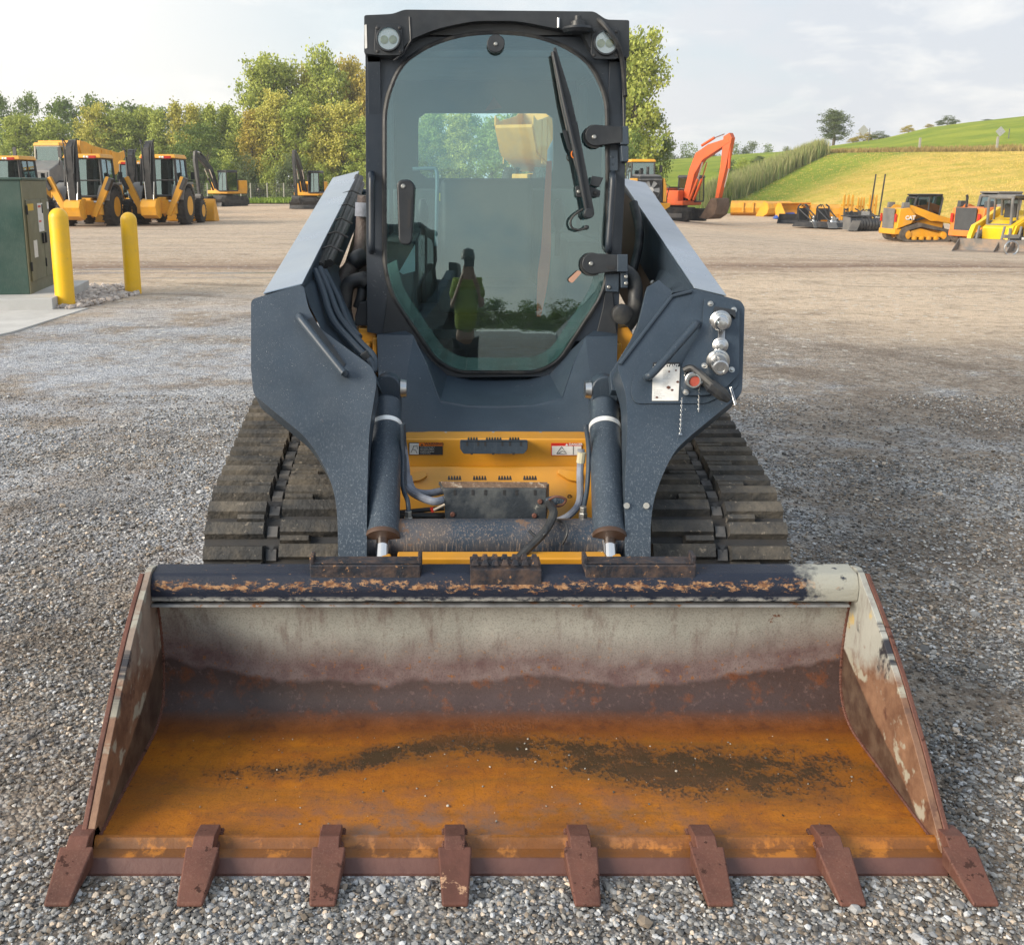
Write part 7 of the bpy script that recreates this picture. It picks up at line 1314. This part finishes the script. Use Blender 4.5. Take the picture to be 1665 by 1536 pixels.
# small loaders
def small_loader(body, armm, cabm, dark, enclosed=True, name='track_loader', bucketm=GREYF, decals=None, roofm=None, trackbody=None, beak=False):
    """forward is +X, wheels or tracks on +-Y"""
    r = empty(name, (0, 0, 0)); hp = hull2([(-0.95, 0.34, 0.33), (0.95, 0.28, 0.28), (-0.35, 0.62, 0.22)], 40)
    for s in (-1, 1):
        b = MB(); inn = [((x-0.02)*0.80+0.0, (z-0.40)*0.68+0.36) for x, z in hp]; n = len(hp)
        vs = [(x, s*0.52, z) for x, z in hp]+[(x, s*0.92, z) for x, z in hp]+[(x, s*0.52, z) for x, z in inn]+[(x, s*0.92, z) for x, z in inn]
        b.add(vs, [(i, (i+1) % n, (i+1) % n+n, i+n) for i in range(n)]+[(i+2*n, i+3*n, (i+1) % n+3*n, (i+1) % n+2*n) for i in range(n)]+[(i+n, (i+1) % n+n, (i+1) % n+3*n, i+3*n) for i in range(n)]+[(i, i+2*n, (i+1) % n+2*n, (i+1) % n) for i in range(n)]); tk = b.build('track', paint('dusty loader track', (0.07, 0.062, 0.055), 0.85, 0, 0.3, 2.0, dust=((0.24, 0.20, 0.16), 0.7, 3.0)) if 'dusty loader track' not in bpy.data.materials else bpy.data.materials['dusty loader track'], r, smooth_ang=50)
        b = MB(); b.prism([(x, s*0.60, z) for x, z in ((-0.8, 0.2), (0.85, 0.2), (0.8, 0.35), (0.3, 0.45), (-0.3, 0.6), (-0.7, 0.5))], [(x, s*0.84, z) for x, z in ((-0.8, 0.2), (0.85, 0.2), (0.8, 0.35), (0.3, 0.45), (-0.3, 0.6), (-0.7, 0.5))]); b.build('undercarriage', trackbody or body, tk, bevel=0.03)
        for x in (-0.95, -0.55, -0.2, 0.15, 0.5, 0.93): b = MB(); rr_ = 0.22 if abs(x) > 0.9 else 0.11; b.lathe((x, s*0.56, 0.32 if abs(x) > 0.9 else 0.15), (0, s, 0), [(0, rr_), (0.32, rr_), (0.34, rr_*0.5)], 14); b.build('roller', trackbody or body, tk)
    b = MB(); b.prism([(x, -0.5, z) for x, z in ((-1.4, 0.35), (0.9, 0.3), (1.0, 0.9), (0.3, 1.15), (-1.35, 1.45))], [(x, 0.5, z) for x, z in ((-1.4, 0.35), (0.9, 0.3), (1.0, 0.9), (0.3, 1.15), (-1.35, 1.45))]); b.prism([(x, -0.85, z) for x, z in ((-1.45, 0.55), (-0.75, 0.8), (-0.55, 1.15), (-0.9, 1.5), (-1.35, 1.45))], [(x, 0.85, z) for x, z in ((-1.45, 0.55), (-0.75, 0.8), (-0.55, 1.15), (-0.9, 1.5), (-1.35, 1.45))]); bd = b.build('body', body, r, bevel=0.04)
    b = MB(); b.box((-1.47, 0, 0.98), (0.06, 1.1, 0.95)); b.build('rear_grille', dark, bd, bevel=0.02); b = MB(); b.box((-1.35, 0, 0.45), (0.35, 1.6, 0.25)); b.build('counterweight', body, bd, bevel=0.04)
    for s in (-1, 1): b = MB(); b.box((-1.485, s*0.72, 1.05), (0.04, 0.12, 0.35)); b.build('tail_lamp', REDP, bd)
    q = [(-0.75, 1.35), (-0.6, 2.0), (0.85, 2.02), (0.95, 1.95), (0.80, 0.95), (0.3, 0.85), (-0.4, 1.25)]
    fr = MB()
    for s in (-1, 1):
        pts = [(-0.55, s*0.42, 1.2), (-0.42, s*0.42, 1.9), (-0.3, s*0.42, 2.0), (0.78, s*0.42, 2.02), (0.84, s*0.42, 1.9), (0.72, s*0.42, 0.9)]; fr.tube(pts, 0.055, 6); fr.tube([(0.2, s*0.42, 1.1), (0.22, s*0.42, 2.0)], 0.04, 6); fr.tube([(-0.5, s*0.42, 1.2), (0.75, s*0.42, 1.05)], 0.05, 6)
    fr.tube([(0.80, -0.42, 1.98), (0.80, 0.42, 1.98)], 0.05, 6); fr.tube([(-0.4, -0.42, 1.92), (-0.4, 0.42, 1.92)], 0.05, 6); fr.tube([(0.74, -0.42, 0.98), (0.74, 0.42, 0.98)], 0.05, 6); cb_ = fr.build('cab', cabm, r)
    b = MB(); b.box((0.2, 0, 2.05), (1.25, 1.0, 0.07)); b.build('cab_roof', roofm or cabm, cb_, bevel=0.03)
    if enclosed:
        for s in (-1, 1): b = MB(); b.box((0.15, s*0.43, 1.52), (1.2, 0.01, 0.9)); b.build('window', GLASSF, cb_)
        b = MB(); b.hexa([(0.73, -0.42, 0.98), (0.73, 0.42, 0.98), (0.72, 0.42, 0.98), (0.72, -0.42, 0.98)], [(0.83, -0.42, 1.98), (0.83, 0.42, 1.98), (0.82, 0.42, 1.98), (0.82, -0.42, 1.98)]); b.build('window', GLASSF, cb_); b = MB(); b.hexa([(-0.52, -0.42, 1.25), (-0.52, 0.42, 1.25), (-0.51, 0.42, 1.25), (-0.51, -0.42, 1.25)], [(-0.38, -0.42, 1.96), (-0.38, 0.42, 1.96), (-0.37, 0.42, 1.96), (-0.37, -0.42, 1.96)]); b.build('window', GLASSF, cb_)
    b = MB(); b.box((0.0, 0, 1.1), (0.45, 0.45, 0.16)); b.box((-0.22, 0, 1.45), (0.12, 0.45, 0.6)); b.build('seat', SEATM, cb_, bevel=0.04)
    for s in (-1, 1):
        p = [(-1.15, 1.42), (-0.95, 1.62), (-0.75, 1.60), (0.6, 1.16), (1.35, 0.98), (1.62, 0.6), (1.68, 0.25), (1.50, 0.22), (1.42, 0.5), (1.18, 0.80), (0.5, 0.90), (0.2, 0.90), (-0.1, 1.05), (-0.75, 1.30), (-1.0, 1.25)]
        b = MB(); b.prism([(x, s*0.60, z) for x, z in p], [(x, s*0.76, z) for x, z in p]); a_ = b.build('lift_arm', armm, r, bevel=0.02)
        b = MB(); b.cyl((-0.5, s*0.68, 0.95), (0.2, s*0.68, 1.12), 0.05, n=10); b.build('lift_cylinder', BLKF, a_)
        b = MB(); b.prism([(x, s*0.62, z) for x, z in ((-1.25, 1.2), (-0.85, 1.2), (-0.9, 1.72), (-1.2, 1.72))], [(x, s*0.80, z) for x, z in ((-1.25, 1.2), (-0.85, 1.2), (-0.9, 1.72), (-1.2, 1.72))]); b.build('rear_tower', dark, r, bevel=0.02)
        b = MB(); b.cyl((1.35, s*0.45, 0.95), (1.55, s*0.45, 0.40), 0.045, n=10); cy_ = b.build('tilt_cylinder', dark, r); b = MB(); b.cyl((1.55, s*0.45, 0.40), (1.62, s*0.45, 0.25), 0.025, n=8); b.build('cylinder_rod', CHROME, cy_)
    b = MB(); b.box((1.62, 0, 0.32), (0.1, 1.2, 0.35)); b.build('coupler', dark, r)
    p = [(1.70, 0.02), (2.45, 0.0), (2.45, 0.03), (1.85, 0.08), (1.74, 0.2), (1.78, 0.48), (1.70, 0.5)]; b = MB(); b.prism([(x, -0.95, z) for x, z in p], [(x, 0.95, z) for x, z in p]); bu = b.build('bucket', bucketm, r)
    for s in (-1, 1): q = [(1.70, 0.02), (2.4, 0.0), (1.78, 0.5), (1.70, 0.5)]; b = MB(); b.prism([(x, s*0.95, z) for x, z in q], [(x, s*0.97, z) for x, z in q]); b.build('bucket_side', bucketm, bu)
    for (w, org, xd, zd, h, mt, bo_) in (decals or []): letters3(w, org, xd, zd, h, mt, bd, bold=bo_)
    return r
cat_ = small_loader(YELF, YELF, BLKF, GREYF, decals=[('CAT', (-1.08, -0.858, 0.98), (1, 0, 0), (0, 0, 1), 0.17, WHITEINK, 0.05)])
b = MB(); b.prism([(-0.98, -0.852, 0.95), (-0.72, -0.852, 0.95), (-0.72, -0.852, 1.02), (-0.98, -0.852, 1.0)], [(-0.98, -0.856, 0.95), (-0.72, -0.856, 0.95), (-0.72, -0.856, 1.02), (-0.98, -0.856, 1.0)]); b.build('dark_decal', BLACKINK, [c for c in bpy.data.objects if c.parent == cat_ and c.name.startswith('body')][0])
cat_.location = GX(1490, 46); cat_.rotation_euler = (0, 0, R(2)); cat_.scale = (0.96, 0.96, 1.02); tag(cat_, 'yellow track loader with black cab standing sideways in the right hand row', 'track loader')
case_ = small_loader(ORN2, ORN2, GREYF, paint('charcoal fleet paint', (0.06, 0.065, 0.07), 0.5), decals=[('CASE', (-1.18, -0.858, 1.22), (1, 0, 0), (0, 0, 1), 0.10, WHITEINK, 0.05), ('TR310', (-1.28, -0.858, 1.00), (1, 0, 0), (0, 0, 1), 0.11, WHITEINK, 0.03)])
b = MB(); b.tube([(-1.2, 0.3, 1.4), (-1.2, 0.3, 1.85), (-1.24, 0.3, 1.95)], 0.05, 8); b.build('exhaust_pipe', BLKF, [c for c in bpy.data.objects if c.parent == case_ and c.name.startswith('body')][0])
case_.location = GX(1612, 43.5); case_.rotation_euler = (0, 0, R(16)); case_.scale = (1.05, 1.05, 1.08); tag(case_, 'orange track loader seen from its rear corner beside the bright yellow loader', 'track loader')
jcb = small_loader(LEMF, LEMF, GREYF, GREYF, enclosed=False, bucketm=paint('scoured grey bucket', (0.20, 0.19, 0.18), 0.45, 0.3, 0.2, 2.0, dust=((0.45, 0.28, 0.16), 0.7, 2.0)))
jcb.location = GX(1632, 38.5); jcb.rotation_euler = (0, 0, R(-140)); jcb.scale = (1.0, 1.0, 1.02); tag(jcb, 'bright yellow loader with open grey cab frame, its bucket towards the viewer', 'loader')
j2 = copy_tree(jcb, GX(1700, 37.5), R(-140), 1.0, 'bright yellow loader cut off by the right edge of the picture')
# ---- attachments row ----------------------------------------------
def big_bucket():
    r = empty('loader_bucket', (0, 0, 0)); p = [(-0.9, 0.02), (0.0, 0.0), (0.45, 0.25), (0.60, 0.65), (0.45, 1.05), (0.0, 1.22), (-0.05, 1.16), (0.38, 0.98), (0.50, 0.65), (0.38, 0.32), (-0.02, 0.1), (-0.9, 0.06)]
    b = MB(); b.xprism(p, -1.35, 1.35); b.build('shell', YELF, r)
    for s in (-1, 1): MB().xprism([(-0.9, 0.02), (0.0, 0.0), (0.45, 0.25), (0.60, 0.65), (0.45, 1.05), (0.0, 1.22)], s*1.35, s*1.40).build('end_plate', YELF, r)
    b = MB(); b.box((0, -0.92, 0.05), (2.8, 0.2, 0.04)); b.build('cutting_edge', RUSTYBUCKET, r); b = MB()
    for s in (-1, 1): b.box((s*0.4, 0.62, 0.7), (0.12, 0.2, 0.8))
    b.build('mounting_ears', YELF, r); return r
bb = big_bucket(); spots = [(1216, 84, 160), (1262, 82, 205), (1292, 76, 20), (1332, 68, 10), (1352, 66, 170)]
lbs = ['yellow loader bucket farthest left in the row of attachments', 'yellow loader bucket beside the blue tarp bundle', 'yellow loader bucket behind the small black one', 'yellow loader bucket behind the first black mower deck', 'yellow loader bucket lying behind the upright black frame']
for i, (px, Y, rz) in enumerate(spots):
    o = bb if i == 0 else copy_tree(bb)
    o.location = GX(px, Y); o.rotation_euler = (0, 0, R(rz)); tag(o, lbs[i], 'loader bucket', 'yellow loader buckets lying along the foot of the hill')
b = MB(); b.prism([(-0.9, 0.4, 0), (-0.95, -0.4, 0), (0.8, -0.5, 0), (0.9, 0.45, 0)], [(-0.6, 0.25, 0.42), (-0.7, -0.2, 0.35), (0.55, -0.3, 0.5), (0.6, 0.3, 0.45)]); o = b.build('tarp_bundle', paint('blue tarp', (0.02, 0.08, 0.35), 0.5), None, bevel=0.08, base=Vector((0, 0, 0))); o.location = GX(1277, 76); tag(o, 'blue tarp bundle on the ground between the yellow loader buckets', 'tarp')
def black_bucket():
    r = empty('skid_bucket', (0, 0, 0)); p = [(-0.8, 0.0), (0.3, 0.0), (0.42, 0.2), (0.35, 0.62), (0.25, 0.62), (0.3, 0.2), (0.2, 0.06), (-0.8, 0.04)]; MB().xprism(p, -0.95, 0.95).build('shell', BLKF, r)
    for s in (-1, 1): MB().xprism([(-0.8, 0.0), (0.3, 0.0), (0.42, 0.2), (0.35, 0.62), (0.2, 0.62)], s*0.95, s*0.98).build('end_plate', BLKF, r)
    return r
k_ = black_bucket(); k_.location = GX(1290, 67); k_.rotation_euler = (0, 0, R(-25)); tag(k_, 'small black loader bucket at the left end of the black attachments', 'bucket')
def deck(label, px, Y, rz, kind):
    r = empty('brush_cutter' if kind != 2 else 'rotary_broom', (0, 0, 0)); b = MB()
    if kind != 2:
        b.prism([(-0.95, -0.8, 0.08), (0.95, -0.8, 0.08), (0.95, 0.8, 0.08), (-0.95, 0.8, 0.08)], [(-0.85, -0.6, 0.36), (0.85, -0.6, 0.36), (0.85, 0.7, 0.36), (-0.85, 0.7, 0.36)]); b.build('deck', BLKF, r, bevel=0.03)
        b = MB(); b.prism([(-1.0, -0.95, 0.06), (-0.35, -0.95, 0.06), (-0.35, -0.72, 0.40), (-0.95, -0.72, 0.40)], [(-1.0, -0.9, 0.06), (-0.35, -0.9, 0.06), (-0.35, -0.68, 0.40), (-0.95, -0.68, 0.40)]); b.build('front_guard', GREYF, r); b = MB(); b.lathe((0, 0, 0.36), (0, 0, 1), [(0, 0.28), (0.1, 0.26), (0.12, 0.15), (0.34, 0.14)], 18); b.box((0.3, 0.1, 0.5), (0.25, 0.25, 0.25)); b.build('hydraulic_motor', STEEL, r)
    else:
        b.lathe((-1.0, -0.2, 0.36), (1, 0, 0), [(0, 0.2)]+[(0.02+i*0.09, 0.36 if i % 2 else 0.31) for i in range(22)]+[(2.0, 0.2)], 26); b.build('bristle_drum', BLKF, r)
        b = MB(); b.prism([(-1.1, -0.65, 0.05), (-1.1, -0.45, 0.75), (-1.1, 0.2, 0.80), (-1.1, 0.2, 0.1)], [(-1.05, -0.65, 0.05), (-1.05, -0.45, 0.75), (-1.05, 0.2, 0.80), (-1.05, 0.2, 0.1)]); b.prism([(-1.35, -0.75, 0.05), (-1.1, -0.75, 0.6), (-0.6, -0.75, 0.6), (-0.8, -0.75, 0.05)], [(-1.35, -0.70, 0.05), (-1.1, -0.70, 0.6), (-0.6, -0.70, 0.6), (-0.8, -0.70, 0.05)]); b.build('end_guard', GREYF, r); b = MB(); b.box((0, 0.2, 0.82), (2.1, 0.7, 0.06)); b.build('hood', BLKF, r); b = MB(); b.box((0.2, 0.3, 0.95), (0.5, 0.3, 0.25)); b.build('hydraulic_motor', STEEL, r)
    b = MB(); h = 1.25 if kind == 1 else 0.95
    for s in (-1, 1): b.tube([(s*0.42, 0.75, 0.25), (s*0.42, 0.85, h), (s*0.2, 0.85, h+0.12)], 0.05, 6); b.tube([(s*0.42, 0.85, h*0.9), (s*0.35, -0.2, 0.4)], 0.04, 6)
    b.box((0, 0.86, h*0.65), (0.95, 0.06, h*0.55)); b.build('mounting_frame', BLKF, r); b = MB(); b.tube(curve([(-0.2, 0.8, h), (-0.5, 0.3, h+0.1), (-0.3, -0.1, 0.6), (0.1, 0, 0.65)], 5), 0.03, 6); b.build('hose', RUBBERH, r)
    r.location = GX(px, Y); r.rotation_euler = (0, 0, R(rz)); tag(r, label, 'attachment')
deck('black brush cutter with a grey guard and tall frame, left of the black decks', 1322, 60, 30, 1); deck('black mower deck with upright mast beside the yellow fork frames', 1352, 59, 20, 1); deck('grey and black rotary broom nearest to the yellow track loader', 1402, 56, 10, 2); deck('black attachment frame on the ground behind the rotary broom', 1385, 62, -15, 0); deck('black attachment with bare steel motor just left of the sideways loader', 1424, 60, 25, 0)
def fork():
    r = empty('pallet_fork_frame', (0, 0, 0)); b = MB()
    for s in (-1, 0, 1): b.box((s*0.26, 0, 0.85), (0.13, 0.08, 1.7)); b.prism([(s*0.26-0.06, -0.04, 1.7), (s*0.26+0.06, -0.04, 1.7), (s*0.26+0.03, -0.04, 1.95), (s*0.26-0.02, -0.04, 1.95)], [(s*0.26-0.06, 0.04, 1.7), (s*0.26+0.06, 0.04, 1.7), (s*0.26+0.03, 0.04, 1.95), (s*0.26-0.02, 0.04, 1.95)])
    b.box((0, 0.07, 0.4), (0.8, 0.06, 0.14)); b.box((0, 0.07, 1.3), (0.8, 0.06, 0.12)); b.build('frame', YELF, r); return r
fk = fork()
for i, (px, Y, sx, lb) in enumerate(((1376, 63, 1.1, 'widest yellow fork frame, farthest left of the three behind the black decks'), (1397, 64, 0.75, 'yellow fork frame between the widest one and the thin poles'), (1416, 63, 0.85, 'yellow fork frame standing between the two thin upright poles'))):
    o = fk if i == 0 else copy_tree(fk)
    o.location = GX(px, Y); o.scale = (sx, 1, 0.98-0.08*(i == 1)); o.rotation_euler = (0, 0, 0.2); tag(o, lb, 'fork frame', 'yellow fork frames standing in the attachment row')
for px, lean, lb in ((1411, 0.12, 'thin dark pole leaning slightly, left one above the attachments'), (1426, 0.13, 'thin dark pole leaning slightly, the one nearer the sideways loader')):
    g0 = GX(px, 60); o = MB().tube([g0, g0+Vector((0.2, 0, 3.15))], 0.045, 8).build('pole', BLKF, None, base=g0); tag(o, lb, 'pole')
# red and white tail bar with ring wheel at the right edge
tr_ = empty('small_trailer', (0, 0, 0)); b = MB(); b.box((0.5, 0, 0.55), (1.6, 0.1, 0.12)); b.box((0.9, 0.1, 0.85), (0.9, 0.5, 0.5)); b.build('chassis', BLKF, tr_); b = MB(); b.box((0.25, -0.06, 0.55), (0.3, 0.02, 0.08)); b.build('white_stripe', WHITEP, tr_); b = MB(); b.box((0.62, -0.06, 0.55), (0.4, 0.02, 0.08)); b.build('red_stripe', REDP, tr_)
b = MB(); b.tube([(-0.25+0.24*math.cos(a), -0.1, 0.22+0.24*math.sin(a)) for a in np.linspace(0, 2*math.pi, 25)], 0.03, 6, False); b.build('jockey_wheel', STEEL, tr_); b = MB(); b.cyl((-0.3, 0, 0.25), (-0.3, 0, 0.9), 0.05, n=10); b.box((-0.25, 0, 0.62), (0.5, 0.14, 0.12)); b.build('hitch', GREYF, tr_)
tyre(tr_, (0.75, 0.1, 0.25), 0.25, 0.16, REFLECTOR, (0, 1, 0)); tr_.location = GX(1652, 34.5); tag(tr_, 'small black trailer with red and white striped bar at the right edge', 'trailer')
# ================================================================== BEHIND THE CAMERA (seen only as reflections in the door glass)
def person():
    r = empty('person', (-0.17, -0.46, 0), 'person in lime shirt and dark cap holding up a phone, reflected in the glass', 'person')
    def skin(name, pts, edges, rad, mat, par, lv=2):
        me = bpy.data.meshes.new(name); me.from_pydata([tuple(p) for p in pts], edges, []); o = bpy.data.objects.new(name, me); S.collection.objects.link(o); o.parent = par; me.materials.append(mat)
        sk = o.modifiers.new('skin', 'SKIN'); 
        for i, v in enumerate(me.skin_vertices[0].data): v.radius = rad[i] if isinstance(rad[i], tuple) else (rad[i], rad[i]); v.use_root = (i == 0)
        sb_ = o.modifiers.new('sub', 'SUBSURF'); sb_.levels = lv; sb_.render_levels = lv; o.modifiers['skin'].use_smooth_shade = True; return o
    SK = paint('skin', (0.36, 0.20, 0.14), 0.55); LIME = paint('lime shirt', (0.22, 0.27, 0.04), 0.8); TR = paint('dark trousers', (0.02, 0.025, 0.04), 0.9)
    P = [(0, 0, 0.95), (0, 0.01, 1.12), (0, 0, 1.32), (0, 0, 1.44), (0, 0.02, 1.53), (0, 0.03, 1.64), (0, 0.03, 1.72)]; E = [(0, 1), (1, 2), (2, 3), (3, 4), (4, 5), (5, 6)]; Rd = [(0.12, 0.09), (0.12, 0.09), (0.15, 0.10), (0.10, 0.075), (0.055, 0.06), (0.075, 0.095), (0.06, 0.075)]
    for s in (-1, 1):
        i = len(P); P += [(s*0.17, 0, 1.42), (s*0.25, 0.04, 1.20), (s*0.12, 0.24, 1.42), (s*0.075, 0.30, 1.50)]; E += [(3, i), (i, i+1), (i+1, i+2), (i+2, i+3)]; Rd += [0.06, 0.045, 0.032, 0.035]
        for k, (dx, dz) in enumerate(((0.0, 0.05), (0.012, 0.035), (0.014, 0.015), (0.012, -0.005))): j = len(P); P += [(s*(0.055-dx), 0.345, 1.53+dz), (s*(0.02-dx*0.3), 0.355, 1.535+dz)]; E += [(i+3, j), (j, j+1)]; Rd += [0.010, 0.008]
        j = len(P); P += [(s*0.06, 0.31, 1.555)]; E += [(i+3, j)]; Rd += [0.010]
        i = len(P); P += [(s*0.10, 0, 0.88), (s*0.12, 0.02, 0.48), (s*0.13, -0.02, 0.08), (s*0.14, 0.14, 0.04)]; E += [(0, i), (i, i+1), (i+1, i+2), (i+2, i+3)]; Rd += [0.095, 0.06, 0.045, (0.045, 0.03)]
    body = skin('body', P, E, Rd, SK, r)
    b = MB(); b.lathe((0, 0.165, 1.60), (0, -1, 0), [(0, 0.012), (0.03, 0.018), (0.05, 0.01)], 10); 
    skin('shirt', [(0, 0, 0.93), (0, 0.01, 1.10), (0, 0, 1.31), (0, 0, 1.45), (-0.17, 0, 1.42), (-0.24, 0.04, 1.26), (0.17, 0, 1.42), (0.24, 0.04, 1.26)], [(0, 1), (1, 2), (2, 3), (3, 4), (4, 5), (3, 6), (6, 7)], [(0.21, 0.16), (0.20, 0.15), (0.21, 0.15), (0.12, 0.10), 0.095, 0.075, 0.095, 0.075], LIME, r)
    skin('trousers', [(0, 0, 0.98), (0.10, 0, 0.86), (0.12, 0.02, 0.48), (0.13, -0.02, 0.10), (-0.10, 0, 0.86), (-0.12, 0.02, 0.48), (-0.13, -0.02, 0.10)], [(0, 1), (1, 2), (2, 3), (0, 4), (4, 5), (5, 6)], [(0.20, 0.15), 0.13, 0.09, 0.08, 0.13, 0.09, 0.08], TR, r)
    b = MB(); b.lathe((0, 0.02, 1.66), (0, 0, 1), [(0, 0.105), (0.05, 0.10), (0.09, 0.07), (0.11, 0.0)], 20); b.prism([(-0.07, 0.10, 1.67), (0.07, 0.10, 1.67), (0.05, 0.20, 1.66), (-0.05, 0.20, 1.66)], [(-0.07, 0.10, 1.68), (0.07, 0.10, 1.68), (0.05, 0.20, 1.67), (-0.05, 0.20, 1.67)]); b.build('cap', BLKF, r, base=Vector((0, 0, 0)))
    b = MB()
    for s in (-1, 1): b.lathe((s*0.032, 0.118, 1.635), (0, 1, 0), [(0, 0.012), (0.006, 0.008)], 8)
    b.lathe((0, 0.115, 1.60), (0, 1, -0.2), [(0, 0.016), (0.02, 0.010), (0.025, 0)], 8); b.box((0, 0.118, 1.565), (0.04, 0.008, 0.008)); b.build('face', SK, r, base=Vector((0, 0, 0)))
    return r
person(); b = MB(); b.box((-0.15, -0.085, 1.60), (0.15, 0.009, 0.075)); o = b.build('phone', BLKF, None, bevel=0.003, base=Vector((-0.15, -0.085, 1.6))); tag(o, 'dark phone held up sideways in both hands of the person in lime', 'phone')
DG = paint('dark slate fleet paint', (0.035, 0.05, 0.06), 0.5); rl = small_loader(DG, DG, DG, BLKF, bucketm=GREYF); rl.location = (-1.55, -3.6, 0); rl.rotation_euler = (0, 0, R(100)); rl.scale = (1.1, 1.1, 1.12); tag(rl, 'dark slate loader standing behind the photographer, reflected in the left of the glass', 'track loader')
for i, (x, y, h, k) in enumerate([(-30+j*2.1, -78+3*math.sin(j*2.1), 2.0+0.7*math.sin(j*1.7)+max(0, j-26)*0.35, 'bush') for j in range(38)]):
    o = copy_tree(T[k][i % 2], (x, y, 0), i*1.1, (h*0.32, h*0.32, h*0.13)); tag(o, 'dark tree line behind the photographer, reflected low in the door glass', 'tree', 'trees reflected in the door glass')
    for c in [x_ for x_ in bpy.data.objects if x_.parent == o and x_.name.startswith('crown')]: c.material_slots[0].link = 'OBJECT'; c.material_slots[0].material = LD
for k, l in T.items():
    for s_ in l:
        if s_ not in used: 
            for c in [x for x in bpy.data.objects if x.parent == s_]: bpy.data.objects.remove(c)
            bpy.data.objects.remove(s_)

# ---- morning haze --------------------------------------------------
hm_ = bpy.data.materials.new('haze air'); hm_.use_nodes = True; hm_.node_tree.nodes.clear(); t = NT(hm_.node_tree); o_ = t.n('ShaderNodeOutputMaterial')
pv = t.n('ShaderNodeVolumePrincipled', {'Color': (0.92, 0.95, 1.0), 'Density': 0.0006, 'Anisotropy': 0.3}); t.l.new(pv.outputs[0], o_.inputs['Volume'])
hz = MB().box((20, 150, 13), (900, 700, 34)).build('haze', hm_, None, base=Vector((0, 0, 0))); tag(hz, 'thin pale haze over the far yard and trees', kind='stuff')
